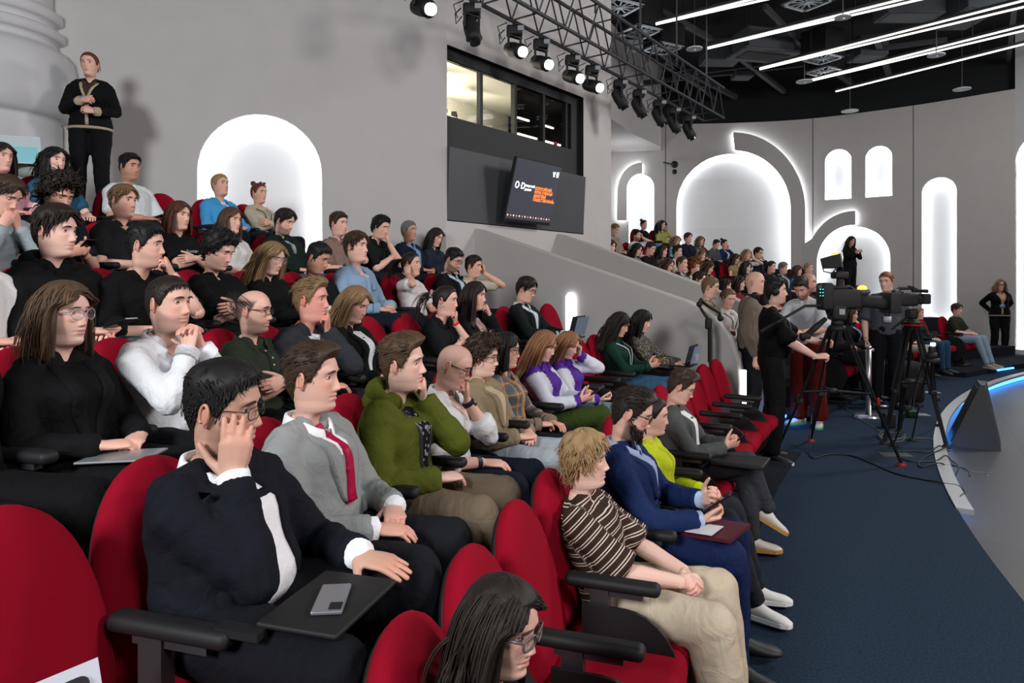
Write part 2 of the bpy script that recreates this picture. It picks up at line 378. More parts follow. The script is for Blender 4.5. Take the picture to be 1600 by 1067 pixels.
# ---- far curved wall
WF = PlanLine(spline([(2.55, 21.5), (4.7, 21.2), (6.9, 21.0), (8.95, 20.45), (11.05, 19.0), (12.75, 17.3)], 60))
ZT = 6.72
def A(px0, px1, pytop, z0=None, pyb=None):
    u0, u1 = WF.u_of_px(px0), WF.u_of_px(px1); um = (u0 + u1) / 2; Y = WF.xy(np.array([um]))[0][1]
    return arch(u0, u1, z0 if z0 is not None else CAMH + (HOR - pyb) / FPX * Y, CAMH + (HOR - pytop) / FPX * Y)
big = A(1057, 1232, 240, 1.9); small = A(1279, 1391, 354, .9); w1 = A(1289, 1330, 233, pyb=311); w2 = A(1352, 1394, 228, pyb=307); tall = A(1440, 1495, 277, .62); lft = A(983, 1022, 273, 2.2)
holes = [big, small, w1, w2, tall, lft]
cuts = np.arange(.3, WF.c[-1], .35)
V, F = wall_mesh(WF, dense([(0, 0), (WF.c[-1], 0), (WF.c[-1], ZT), (0, ZT)], .35), [dense(h) for h in holes], 0, cuts=cuts)
struct('wall_far', V, F, M_wall)
for h in holes: niche(WF, h, .22)
V, F = wall_mesh(WF, dense([(-.0, ZT), (WF.c[-1], ZT), (WF.c[-1], 8.4), (-.0, 8.4)], .35), [], -.25, cuts=cuts); struct('wall_upper_far', V, F, mat('black_upper_wall', (.008, .010, .011), .9))
# panel joints
for px in (1040, 1270, 1427):
    u = WF.u_of_px(px); V, F = wall_mesh(WF, [(u - .012, 0), (u + .012, 0), (u + .012, ZT), (u - .012, ZT)], [], .004); struct('trim_8', V, F, mat('panel_joint', (.12, .12, .12), .9))
# raised halo-lit bands
def slab(poly, d0=.05, d1=.14):
    V, F = wall_mesh(WF, dense(poly), [], d1, cuts=cuts); struct('wall_band', V, F, M_wall)
    V, F = side_strip(WF, poly, d1 - .02, d1); struct('trim_9', V, F, M_wall)
    V, F = side_strip(WF, [tuple(inset(p, poly, .0)) for p in poly], d0 - .035, d1 - .03); struct('trim_10', V, F, M_led)
def uz(px, py): return WF.uz(px, py)
def arc_px(c, r, a0, a1, n=16): return [(c[0] + r[0] * math.cos(a), c[1] - r[1] * math.sin(a)) for a in np.linspace(math.radians(a0), math.radians(a1), n)]
P = [(1144, 208)] + arc_px((1144, 328), (114, 120), 88, 0) + [(1258, 380)] + arc_px((1338, 412), (78, 82), 156, 90)[1:] + [(1338, 352)] + arc_px((1335, 412), (58, 60), 95, 178, 12) + [(1277, 470), (1235, 470)] + arc_px((1144, 328), (91, 92), 0, 88) 
slab([uz(*p) for p in P])
P = [(1003, 255)] + [(1003, 273)] + arc_px((1003, 297), (24, 25), 95, 178, 8) + [(979, 345), (964, 345)] + arc_px((1003, 300), (38, 45), 178, 90, 10)[:-1]
slab([uz(*p) for p in P])
# right pilaster wall with the last tall arch
WP = PlanLine([(12.75, 17.3), (13.1, 16.75), (14.6, 16.1), (16, 14.8)])
aR = arch(WP.u_of_px(1572) , WP.u_of_px(1572) + 1.5, .12, 5.6)
V, F = wall_mesh(WP, dense([(0, 0), (WP.c[-1], 0), (WP.c[-1], 8.4), (0, 8.4)], .4), [dense(aR)], 0, cuts=list(WP.c[1:-1])); struct('wall_right', V, F, M_wallb)
V, F = side_strip(WP, [(0, 0), (0, 8.4)], -.3, .0, False); struct('trim_11', V, F, M_wall)
niche(WP, aR, .2)
# bulkhead box left of the far wall
g = G(); P = [(2.2, 16.5), (2.75, 17.6), (3.4, 18.9), (4.5, 20.6), (4.72, 21.6), (1.8, 21.8), (1.7, 17)]; g.prism(P, 5.9, 8.4); struct('ceiling_bulkhead', g.v(), g.F, M_wall)
# ---- sloping parapets either side of the entrance
def parapet(name, deg, Rs, Zs, t, m):
    g = G(); rings = []; a = math.radians(deg); rad = np.array((math.cos(a), math.sin(a), 0)); tan = np.array((-rad[1], rad[0], 0)); o = np.array((CX, CY, 0))
    for R, z in zip(Rs, Zs):
        p = o + rad * R; r = []
        for s, zz in ((-t / 2, 0), (t / 2, 0), (t / 2, z - .015), (t / 2 - .015, z), (-t / 2 + .015, z), (-t / 2, z - .015)): r.append(p + tan * s + np.array((0, 0, zz)))
        rings.append(r)
    g.loft(rings); return struct(name, g.v(), g.F, m)
M_par = mat('light_parapet_plaster', (.41, .39, .375), .85, var=.05, scale=3, bump=.1)
R1 = [23.2, 23.22, 23.3, 23.42, 23.6, 23.8, 24.0, 25, 26, 27.1]
parapet('wall_parapet_near', 147.3, R1, [.70, .95, 1.2, 1.38, 1.52, 1.61, 1.675, 2.0, 2.32, 2.67], .2, M_par)
parapet('wall_parapet_far', 143.0, [23.2, 23.22, 23.3, 23.42, 23.6, 23.8, 24.0, 25, 26, 27.0], [.70, .95, 1.2, 1.38, 1.52, 1.61, 1.70, 2.05, 2.4, 2.72], .2, M_par)
# lit slot lamps in the near parapet
p = at(892, 545, 8.72)
def slot_lamp(px, ptop, pbot, R, deg_off, label):
    th = 147.3; a = math.radians(th); 
    best = min(np.linspace(23.3, 27, 800), key=lambda R_: abs(800 + FPX * (pol(R_, th + .28)[0]) / pol(R_, th + .28)[1] - px))
    q = pol(best, th + .26); Y = q[1]; z1 = CAMH + (HOR - ptop) / FPX * Y; z0 = CAMH + (HOR - pbot) / FPX * Y
    g = G(); P = arch(-.065, .065, z0, z1, 12); rad = np.array((math.cos(a), math.sin(a))); tan = np.array((-rad[1], rad[0]))
    ring0 = [(q[0] - rad[0] * u, q[1] - rad[1] * u, z) for u, z in P]; ring1 = [(x + tan[0] * .03, y + tan[1] * .03, z) for x, y, z in ring0]
    g.loft([ring0, ring1]); o = g.make('aisle_light', mat('white_slot_lamp', (1, 1, 1), emit=2.6, ecol=(.9, .93, 1))); tag(o, label, 'light')
slot_lamp(892, 457, 520, 0, 0, 'tall round-topped white light set in the grey parapet above the empty red seats')
g = G(); q0 = pol(23.17, 147.3); g.box((q0[0], q0[1], .42), (.05, .05, .84)); o = g.make('aisle_light', mat('white_slot_lamp', (1, 1, 1), emit=2.6, ecol=(.9, .93, 1)))
tag(o, 'narrow vertical white light strip at the rounded end of the near parapet', 'light')
# ---- round column at the left
g = G(); prof = [(1.9, .70), (2.86, .70), (2.90, .66), (3.24, .66), (3.27, .64), (3.29, .70), (3.34, .755), (3.45, .785), (3.6, .795), (3.8, .795), (3.92, .77), (4.0, .70), (4.03, .64), (4.05, .62), (4.10, .61), (4.11, .66), (4.13, .69), (4.20, .69), (4.22, .665), (4.225, .60), (4.29, .595), (4.30, .64), (4.32, .665), (4.40, .665), (4.42, .64), (4.425, .58), (4.5, .57), (9, .57)]
aa = np.arange(64) * 2 * PI / 64
g.loft([np.stack([np.cos(aa) * r, np.sin(aa) * r, 0 * aa + z], 1) for z, r in [(2.08 + (z_ - 1.83) * 1.10, r_ * 1.08) for z_, r_ in prof]]); o = struct('column', g.v() + np.array((-5.94, 7.75, 0)), g.F, M_wallb, True)
# ---- ceiling
g = G(); g.box((8, 8, 8.35), (50, 50, .1)); struct('ceiling', g.v(), g.F, M_ceil)
# back of the hall behind the camera (closes the room)
g = G(); g.box((8, -17, 4), (50, .2, 9)); struct('wall_back', g.v(), g.F, M_wall)
g = G(); g.box((-14, 4, 4), (.2, 50, 9)); struct('wall_side', g.v(), g.F, M_wall)
# ================================================================ PEOPLE
def Rx(a): c, s = math.cos(a), math.sin(a); return np.array([[1, 0, 0], [0, c, -s], [0, s, c]])
def Ry(a): c, s = math.cos(a), math.sin(a); return np.array([[c, 0, s], [0, 1, 0], [-s, 0, c]])
def Rz(a): c, s = math.cos(a), math.sin(a); return np.array([[c, -s, 0], [s, c, 0], [0, 0, 1]])
rad = math.radians
def sstep(x, a, b): t = np.clip((x - a) / (b - a), 0, 1); return t * t * (3 - 2 * t)
def gs(x, c, s): return np.exp(-((x - c) / s) ** 2)
# ---- head surface: rings at height z; x right, y forward
_PZ = [-.26, -.235, -.2, -.165, -.145, -.136, -.13, -.124, -.117, -.105, -.092, -.08, -.0705, -.06, -.045, -.02, 0, .02, .03, .04]
_PF = [.040, .030, .022, .020, .023, .031, .048, .069, .0785, .0835, .0845, .0855, .086, .0865, .0868, .0858, .085, .0875, .0903, .0915]
_PB = [-.095, -.082, -.072, -.066, -.0645, -.064, -.064, -.064, -.065, -.068, -.07, -.073, -.076, -.081, -.089, -.098, -.102, -.1035, -.104, -.104]
_PW = [.10, .072, .053, .0485, .0475, .0470, .0475, .0505, .0545, .0580, .0592, .060, .0625, .065, .0685, .0725, .0745, .0765, .0768, .0768]
HTOP = .118; HS = .93       # HS: head size against the body
def head_rings(z, jw=1., chin=0.):
    e = np.sqrt(np.clip(1 - np.clip((z - .02) / (HTOP - .02), 0, 1) ** 2.1, 0, 1))
    yf = np.interp(z, _PZ, _PF) * e ** .85; yb = np.interp(z, _PZ, _PB) * e; w = np.interp(z, _PZ, _PW) * e
    j = gs(z, -.085, .04); w = w * (1 + (jw - 1) * j); yf = yf + chin * gs(z, -.105, .02)
    n = np.where(z > -.05, 2.25, 2.25 - .25 * sstep(-z, .05, .1)) + .0 * z; n = np.where(z < -.125, 2.0, n)
    return yf, yb, w, n
def head_pt(th, z, P, feat=True):
    """th: angle from the front towards +x (right), z: height -> points on the face"""
    jw, chin, ns = P.get('jw', 1), P.get('chin', 0), P.get('nose', 1)
    yf, yb, w, n = head_rings(z, jw, chin); yc = -.012
    s, c = np.sin(th), np.cos(th)
    x = w * np.sign(s) * np.abs(s) ** (2 / n); y = yc + np.where(c > 0, (yf - yc) * np.abs(c) ** (2 / n), (yb - yc) * np.abs(c))
    # the cheek line narrows forward below the cheekbones
    if feat:
        fr = sstep(y, .02, .06); ax = np.abs(x)
        y = y - .0100 * gs(ax, .032, .015) * gs(z, .008, .0115) * fr
        y = y + .0045 * gs(ax, .028, .022) * gs(z, .031, .009) * fr + .003 * gs(ax, .045, .014) * gs(z, -.018, .018) * fr
        hz = np.interp(z, [-.054, -.050, -.045, -.036, -.026, -.01, .008, .022, .034], [0, .004, .0165, .0235, .0195, .0125, .0065, .0025, 0])
        wz = np.interp(z, [-.05, -.036, -.015, .02], [.0125, .0115, .0085, .0075])
        y = y + ns * hz * gs(x, 0, wz) * fr
        y = y + ns * .0075 * gs(ax, .0125, .006) * gs(z, -.0405, .0075) * fr - .004 * gs(ax, .0075, .004) * gs(z, -.0495, .003) * fr
        lipw = gs(ax, 0, .020); y = y + .0055 * gs(ax, 0, .024) * gs(z, -.107, .012) * fr - .0025 * gs(ax, 0, .024) * gs(z, -.0905, .006) * fr + .002 * gs(ax, 0, .02) * gs(z, -.068, .016) * fr
        y = y + (.0035 * gs(z, -.0625, .005) + .0048 * gs(z, -.0775, .0055) - .0048 * gs(z, -.0702, .0024)) * lipw * fr
        y = y - .003 * gs(ax, .026, .006) * gs(z, -.0702, .004) * fr
    return np.stack([x, y, z + 0 * x], -1)
def head_mesh(P, lod):
    nth, nz = ((84, 88), (56, 60), (28, 34))[lod]
    u = np.linspace(-PI, PI, nth, endpoint=False); th = u - .5 * np.sin(u)
    a = np.linspace(math.asin(-.13 / .14), PI / 2, nz)
    zt = HTOP * np.sin(np.linspace(rad(24), rad(87), nz // 4)); zm = np.linspace(-.13, HTOP * math.sin(rad(22)), nz - nz // 4 - nz // 8); zn = np.linspace(-.26, -.137, nz // 8)
    z = np.concatenate([zn, zm, zt]); TH, Z = np.meshgrid(th, z)
    V = head_pt(TH, Z, P); m, n = Z.shape
    V = np.concatenate([V.reshape(-1, 3), [[0, -.004, HTOP]]])
    i = np.arange(m - 1)[:, None] * n; j = np.arange(n)[None]; k = (j + 1) % n
    F = np.stack([i + j, i + k, i + n + k, i + n + j], -1).reshape(-1, 4)[:, ::-1]
    F = [tuple(f) for f in F.tolist()]; b = (m - 1) * n
    F += [(b + q, m * n, b + (q + 1) % n) for q in range(n)]
    return V, F
def mix(a, b, t): t = np.asarray(t)[..., None]; return np.asarray(a) * (1 - t) + np.asarray(b) * t
def skin_cols(V, P, hair):
    """skin tone with lips, flush, stubble, cropped scalp (the person's own colours)"""
    x, y, z = V.T; ax = np.abs(x); s = np.array(P['skin']); C = np.tile(s, (len(V), 1)); fr = sstep(y, .03, .06)
    red = s * np.array((1.08, .70, .66))
    C = mix(C, red, .55 * gs(ax, .042, .018) * gs(z, -.028, .02) * fr * P.get('flush', 1)); C = mix(C, red, .5 * gs(x, 0, .014) * gs(z, -.035, .012) * fr)
    lip = sstep(gs(ax, 0, .024) * np.maximum(gs(z, -.0645, .0055), gs(z, -.0765, .006)), .3, .6) * fr
    C = mix(C, P.get('lip', s * np.array((.86, .50, .48))), .75 * lip)
    th = np.degrees(np.abs(np.arctan2(x, y + .012)))
    if P.get('beard'):
        line = np.interp(th, [0, 20, 35, 60, 80, 95], [-.052, -.056, -.058, -.042, -.02, -.01])
        m = sstep(line - z, -.012, .018) * sstep(z, -.152, -.13) * (1 - sstep(th, 84, 98)); m = m * (1 - lip) * (1 - .6 * gs(ax, 0, .012) * gs(z, -.087, .006))
        if P.get('tache', 1): m = np.maximum(m, .9 * gs(ax, 0, .026) * gs(z, -.0555, .005) * fr * (1 - lip))
        C = mix(C, P.get('beardcol', hair), P['beard'] ** 1.35 * m)
    if P.get('scalp'):
        m = sstep(z, hairline(th) - .004, hairline(th) + .014); 
        C = mix(C, hair, P['scalp'] * m)
    if P.get('fade'):
        m = sstep(z, hairline(th) - .006, hairline(th) + .012) * (1 - sstep(z, .05, .07)); C = mix(C, hair, P['fade'] * m)
    return C
def hairline(th, rec=0): return np.interp(th, [0, 25, 42, 56, 66, 74, 80, 90, 104, 114, 135, 180], [.078 + rec, .077 + rec, .070 + rec, .048 + rec * .4, .022, -.006, -.012, .026, .020, -.035, -.072, -.088])
def ear(sx, P, lod):
    g = G(); c = np.array((sx * .0745, -.012, -.006)); R = Rz(sx * rad(-28)) @ Rx(rad(-10))
    n = (14, 10, 6)[lod]
    g.ball(c + np.array((sx * .002, -.004, 0)), (.006, .014, .027), n, n // 2 + 2, R)
    a = np.linspace(rad(-60), rad(215), (16, 12, 6)[lod])
    pts = np.stack([np.full_like(a, sx * .008), -.002 - .0165 * np.cos(a) * .95 - .002, .0285 * np.sin(a) + .002], 1)
    pts = np.concatenate([pts, [[sx * .006, .004, -.026]]])[:: 1]
    g.tube(pts @ R.T + c, .0042, (8, 6, 4)[lod]); g.ball(c + R @ np.array((sx * .005, .004, -.025)), (.0045, .007, .009), 8, 5, R)
    return g
def frame_from(d, n):
    d = nrm(d); n = np.asarray(n, float); n = nrm(n - d * (n @ d)); return d, n
def hand(g, wrist, d, n, right, curl=.35, spread=1., thumb=.4, lod=1, s=1., gap=1.):
    """palm + five fingers. d: along the fingers, n: out of the palm"""
    d, n = frame_from(d, n); side = np.cross(n, d) * (-1 if right else 1)     # towards the thumb
    w = np.asarray(wrist, float); ns = (10, 8, 5)[lod]; sc = s
    def P(a, b, c): return w + (side * a + d * b + n * c) * sc
    g.tube([P(0, -.03, 0), P(.0, .0, 0), P(.004, .03, .002), P(.002, .06, 0), P(0, .088, -.002), P(0, .098, -.002)], [(.026 * sc, .019 * sc), (.027 * sc, .0185 * sc), (.036 * sc, .0175 * sc), (.041 * sc, .0155 * sc), (.042 * sc, .0125 * sc), (.036 * sc, .010 * sc)], max(ns, 6), up=n)
    cu = curl if hasattr(curl, '__len__') else [curl] * 4
    for k, (a, L, r) in enumerate(((.029, .070, .0085), (.0098, .079, .0088), (-.0095, .073, .0083), (-.028, .057, .0073))):
        base = P(a, .083 if k < 3 else .076, -.001); fan = (a * 2.6 * spread); f = nrm(d + side * fan); p = base; ang = 0; pts = [base - d * .012 * sc]; rr = [r * sc]
        for j, fr in enumerate((.46, .30, .24)):
            ang += cu[k] * (1.15, 1.35, .9)[j]
            v = f * math.cos(ang) + n * math.sin(ang)
            pts.append(p + v * L * fr * .5 * sc); rr.append(r * (1.0, .93, .86)[j] * sc)
            p = p + v * L * fr * sc; pts.append(p); rr.append(r * (1.0, .93, .74)[j] * sc)
        g.tube(pts, rr, ns, up=side)
    t0 = P(.024, .012, .004); tv = nrm(side * (.85 - .45 * thumb) + d * .62 + n * (.25 + .75 * thumb)); t1 = t0 + tv * .046 * sc; tv2 = nrm(tv + d * .45 - side * .25 * thumb); t2 = t1 + tv2 * .032 * sc; t3 = t2 + nrm(tv2 + d * .15) * .022 * sc
    g.tube([P(.010, -.004, .002), t0, (t0 + t1) / 2, t1, (t1 + t2) / 2, t2, t3], [.012 * sc, .0145 * sc, .013 * sc, .0105 * sc, .0098 * sc, .009 * sc, .0066 * sc], ns)
JOBS = []     # (V, F, voxel, smooth iterations, callback)
def remesh(V, F, voxel, it, cb): JOBS.append((V, F, voxel, it, cb))
def run_jobs():
    tmp = []
    for V, F, vox, it, cb in JOBS:
        o = bpy.data.objects.new('t', mesh(V, F)); COL.objects.link(o)
        m = o.modifiers.new('r', 'REMESH'); m.mode = 'VOXEL'; m.voxel_size = vox; m.use_smooth_shade = True
        if it: q = o.modifiers.new('s', 'SMOOTH'); q.factor = .5; q.iterations = it
        tmp.append(o)
    dg = bpy.context.evaluated_depsgraph_get(); dg.update()
    res = []
    for o in tmp: res.append(bpy.data.meshes.new_from_object(o.evaluated_get(dg)))
    for o in tmp: m = o.data; bpy.data.objects.remove(o); bpy.data.meshes.remove(m)
    for (V, F, vox, it, cb), me in zip(JOBS, res): cb(me)
    JOBS.clear()
def getv(me): a = np.empty(len(me.vertices) * 3, np.float32); me.vertices.foreach_get('co', a); return a.reshape(-1, 3).astype(float)
def setv(me, V): me.vertices.foreach_set('co', V.astype(np.float32).ravel()); me.update()
def getn(me): a = np.empty(len(me.vertices) * 3, np.float32); me.vertices.foreach_get('normal', a); return a.reshape(-1, 3).astype(float)
def getf(me): return [tuple(p.vertices) for p in me.polygons]
def setcol(me, C, name='Col'):
    at_ = me.color_attributes.new(name, 'FLOAT_COLOR', 'POINT'); at_.data.foreach_set('color', np.concatenate([C, np.ones((len(C), 1))], 1).astype(np.float32).ravel())
def setfl(me, name, a): t = me.attributes.new(name, 'FLOAT', 'POINT'); t.data.foreach_set('value', np.asarray(a, np.float32))
def skin_mat(): return mat('skin', (.5, .3, .22), .52, attr='Col', bump=.12, scale=380, spec=.35)
def hair_mat():
    if 'hair' in MATS: return MATS['hair']
    m = mat('hair_strands', (.1, .1, .1), .55, attr='Col', bump=.3, scale=60, spec=.28, stretch=(5, 5, 1)); MATS['hair'] = m; return m
def cloth_mat(name, col, kind='plain', col2=None, col3=None, n=30, rough=.85, bump=.25, scale=220):
    key = ('cloth', name, str(col), kind, str(col2), n)
    if key in MATS: return MATS[key]
    m = mat(name + str(len(MATS)), col, rough, bump=bump, scale=scale, var=.12, spec=.15); m.name = name
    nt = m.node_tree; N = nt.nodes; L = nt.links; b = N['Principled BSDF']
    tcw = N.new('ShaderNodeTexCoord'); nw = N.new('ShaderNodeTexNoise'); nw.inputs['Scale'].default_value = 11; nw.inputs['Detail'].default_value = 3; nw.inputs['Distortion'].default_value = 1.6; nw.inputs['Roughness'].default_value = .45
    bw = N.new('ShaderNodeBump'); bw.inputs['Strength'].default_value = .36; bw.inputs['Distance'].default_value = .03; L.new(tcw.outputs['Object'], nw.inputs['Vector']); L.new(nw.outputs['Fac'], bw.inputs['Height'])
    for q_ in N:
        if q_.type == 'BUMP' and q_ != bw: L.new(bw.outputs[0], q_.inputs['Normal'])
    if kind in ('stripe', 'plaid', 'speckle'):
        def A(nm): t = N.new('ShaderNodeAttribute'); t.attribute_name = nm; return t.outputs['Fac']
        def M(op, a, v): t = N.new('ShaderNodeMath'); t.operation = op; (L.new(a, t.inputs[0]) if not isinstance(a, float) else None); (L.new(v, t.inputs[1]) if not isinstance(v, (int, float)) else setattr(t.inputs[1], 'default_value', v)); return t.outputs[0]
        def mixc(f, a, c): t = N.new('ShaderNodeMix'); t.data_type = 'RGBA'; L.new(f, t.inputs[0]); (L.new(a, t.inputs[6]) if not isinstance(a, tuple) else setattr(t.inputs[6], 'default_value', (*a, 1))); t.inputs[7].default_value = (*c, 1); return t.outputs[2]
        base = srgb(col)
        if kind == 'stripe':
            f = M('FRACT', M('MULTIPLY', A('sv'), float(n)), 0.); t1 = M('LESS_THAN', M('ABSOLUTE', M('SUBTRACT', f, .36), 0.), .055); t2 = M('LESS_THAN', M('ABSOLUTE', M('SUBTRACT', f, .64), 0.), .055)
            out = mixc(M('ADD', t1, t2), base, srgb(col2))
        elif kind == 'plaid':
            def band(at_, w, ph): return M('LESS_THAN', M('ABSOLUTE', M('SUBTRACT', M('FRACT', M('ADD', M('MULTIPLY', A(at_), float(n)), ph), 0.), .5), 0.), w)
            out = mixc(M('MULTIPLY', band('sv', .26, 0.), .6), base, srgb(col2)); out = mixc(M('MULTIPLY', band('su', .26, 0.), .5), out, srgb(col2))
            out = mixc(M('MULTIPLY', band('sv', .05, .5), .9), out, srgb(col3)); out = mixc(M('MULTIPLY', band('su', .05, .5), .9), out, srgb(col3))
        else:
            tc = N.new('ShaderNodeTexCoord'); v = N.new('ShaderNodeTexVoronoi'); v.inputs['Scale'].default_value = n; L.new(tc.outputs['Object'], v.inputs['Vector'])
            out = mixc(M('LESS_THAN', v.outputs['Distance'], .33), base, srgb(col2))
        L.new(out, b.inputs['Base Color'])
    MATS[key] = m; return m
SKIN = dict(flushed=(.66, .30, .24), fair=(.68, .40, .315), pale=(.72, .46, .375), warm=(.61, .345, .25), tan=(.48, .255, .17), olive=(.56, .32, .235))  # flushed: fair skin with the red stage light put into the colour
HC = dict(black=(.010, .009, .009), dark=(.020, .013, .010), brown=(.050, .028, .017), mid=(.085, .048, .026), light=(.16, .095, .05), blond=(.36, .225, .105), dblond=(.22, .135, .065), red=(.20, .065, .025), auburn=(.085, .025, .015), grey=(.17, .165, .16), redd=(.13, .03, .014), ginger=(.24, .11, .05))
# ---- hair
def hair_mesh(style, P, lod, seed, hc):
    """returns V,F,colour in head space"""
    r = np.random.default_rng(seed); g = G(); rec = P.get('recede', 0)
    st = dict(short=(.014, .010, .04), crop=(.010, .004, .02), fade=(.024, .003, .035), quiff=(.028, .008, .046), mop=(.034, .022, .075), curly=(.042, .030, .06), long=(.014, .013, .4), bob=(.016, .016, .23), pony=(.010, .009, .2), bun=(.011, .010, .08), side=(.024, .010, .058), balding=(.001, .004, .008))[style]
    top, sid, ln = st; top *= P.get('vol', 1); sid *= P.get('vol', 1); ln = P.get('hlen', ln)
    nth, nr = ((72, 26), (48, 16), (24, 10))[lod]
    u = np.linspace(-PI, PI, nth, endpoint=False); th = u - .15 * np.sin(u); td = np.degrees(np.abs(th))
    hl = hairline(td, rec)
    if style in ('long', 'bob', 'pony', 'bun', 'mop', 'curly'): hl = np.where((td > 58) & (td < 118), np.minimum(hl, np.interp(td, [58, 70, 90, 110, 118], [.035, .008, -.015, -.03, -.045]) if style not in ('pony', 'bun') else hl), hl)
    ph0 = np.arcsin(np.clip(hl / HTOP, -.97, .97)); v = np.linspace(0, 1, nr)[:, None]
    ph = ph0[None] + (PI / 2 * .985 - ph0[None]) * v; Z = HTOP * np.sin(ph); TH = np.tile(th, (nr, 1))
    V = head_pt(TH, Z, P, False); c = np.array((0, -.008, .01)); N_ = V - c; N_ /= np.linalg.norm(N_, axis=-1)[..., None]
    w_top = sstep(Z, .03, .085); T = sid + (top - sid) * w_top
    if style == 'quiff': T = T + .018 * w_top * sstep(V[..., 1], 0, .06)
    if style == 'balding': T = sid * (1 - sstep(Z, .035, .055)) + .0005
    edge = sstep(v, 0, .16 if style not in ('quiff', 'fade') else .10); nz = .5 + .5 * np.sin(TH * 9 + seed) * np.sin(Z * 90 + seed * 2.)
    wob = {'curly': .5, 'mop': .35}.get(style, .15)
    T = T * (.12 + .88 * edge) * (1 - wob + wob * 1.5 * nz) + .0015
    W = V + N_ * T[..., None]; m = nr; n = nth
    Vs = np.concatenate([W.reshape(-1, 3), V[0].reshape(-1, 3) - N_[0] * .003, [[0, -.006, HTOP + T[-1].mean()]]])
    F = []
    for i in range(m - 1): F += [(i * n + j, (i + 1) * n + j, (i + 1) * n + (j + 1) % n, i * n + (j + 1) % n) for j in range(n)]
    F += [((m - 1) * n + j, m * n + n, (m - 1) * n + (j + 1) % n) for j in range(n)]
    F += [(m * n + j, j, (j + 1) % n, m * n + (j + 1) % n) for j in range(n)]
    F = [f[::-1] for f in F]
    shades = []
    if style != 'balding': g.add(Vs, F); shades = [np.full(len(Vs), .85)]
    def keep_out(pp, extra=0.):
        q_ = pp - np.array((0, -.006, .0)); e_ = np.array((.082, .106, .120)) if pp[2] > -.02 else np.array((.079, .09, .125)); t_ = math.sqrt(((q_ / (e_ + extra + .3 * min(sid, .03))) ** 2).sum())
        if t_ < 1: pp = np.array((0, -.006, 0)) + q_ / t_
        if pp[2] < -.10:
            q_ = pp - np.array((0, -.02, -.31)); e_ = np.array((.20, .10, .135)) + extra; t_ = math.sqrt(((q_ / e_) ** 2).sum())
            if t_ < 1: pp = np.array((0, -.02, -.31)) + q_ / t_
        return pp
    if style in ('long', 'bob'):
        nc, ns_ = (56, 30, 18)[lod], (16, 12, 6)[lod]; rings = []
        for q in np.linspace(rad(62), rad(298), nc):
            p = head_pt(np.array([q]), np.array([.045]), P, False)[0]; nn = nrm(p * np.array((1, 1, 0))); p = p + nn * (sid * 1.1 + .002); d = np.array((0, 0, -1.)); col = [p]; L = ln * .93 * (1 + .05 * math.sin(q * 17 + seed)); wob_ = .004 * math.sin(q * 23 + seed)
            for k in range(ns_):
                d = nrm(d * .5 + np.array((0, 0, -1.)) + nn * .08); p = keep_out(p + d * L / ns_, .003 + wob_)
                if p[1] > .05 and p[2] < .05 and abs(p[0]) < .07: p[0] = np.sign(p[0]) * .07
                col.append(p)
            col = np.array(col); rings.append(np.concatenate([col, (col - nn * .010)[::-1]]))
        g2 = G(); g2.loft(rings); g.add(g2.v(), g2.F); sh_ = np.repeat(.72 + .22 * np.sin(np.arange(nc) * 2.3 + seed), len(rings[0])); shades.append(sh_)
    # locks
    nl = dict(short=240, crop=170, fade=260, quiff=300, mop=300, curly=380, long=430, bob=380, pony=150, bun=140, side=280, balding=120)[style]
    nl = int(nl * (3.4, 1.9, .22)[lod]); seg = {'long': 13, 'bob': 10, 'pony': 6, 'curly': 9, 'mop': 7}.get(style, 5)
    if lod == 2: seg = max(4, seg // 2)
    wd = (.0027, .0044, .016)[lod] * {'long': 1.45, 'bob': 1.45, 'curly': 1.1, 'mop': 1.15, 'crop': .7, 'balding': .6, 'fade': .8}.get(style, 1)
    part = P.get('part', 0.) * .03
    tail = np.array((0, -.125, .045)) if style == 'pony' else np.array((0, -.09, .115))
    for q in range(nl):
        i = int((1 - math.sqrt(r.random())) * (nr - 1) * .98) if r.random() < .75 else int(r.random() * (nr - 1)); j = r.integers(nth)
        p = W[i, j] - N_[i, j] * .35 * T[i, j]; nn = N_[i, j]; x, y, z = p
        if style == 'balding' and z > .03: continue
        if style in ('short', 'crop'): fl = np.array((x * 4 + .25, .35 if z > .07 else -.5, -.25 if z > .07 else -1.)); lift = .25; L = ln * (.7 + .6 * r.random()) * (1 if z > .06 else .55)
        elif style in ('fade', 'quiff'): 
            fl = np.array((x * 5 + r.normal() * .25, (.25 if style == 'fade' else -.75) , .2)) if z > .06 else np.array((0, -.5, -1.)); lift = (.5 if style == 'fade' else .42) if z > .06 else .05; L = ln * (.6 + .5 * r.random()) if z > .06 else .016
        elif style == 'side': fl = np.array(((1. if x > part - .0 else -.6), .15 if y > 0 else -.35, -.35)) if z > .05 else np.array((0, -.45, -1.)); lift = .10; L = ln * (.7 + .5 * r.random()) * (1 if z > .05 else .42)
        elif style == 'mop': fl = np.array((np.sign(x) * .8 + r.normal() * .45, .7 if y > -.02 else -.5, -.6 + .3 * r.normal())); lift = .5; L = ln * (.6 + .7 * r.random())
        elif style == 'curly': fl = r.normal(size=3) * .8 + np.array((0, 0, -.35)); lift = .7; L = ln * (.7 + .7 * r.random())
        elif style in ('long', 'bob'): 
            sx = np.sign(x - part) if abs(x - part) > .002 else r.choice([-1, 1]); fl = np.array((sx * 1.2, -.25 + .35 * (y < 0) * -1, -.55)) ; lift = .2; L = ln * (.8 + .3 * r.random())
        else: fl = tail - p; lift = .02; L = min(np.linalg.norm(fl), .16) * 1.05
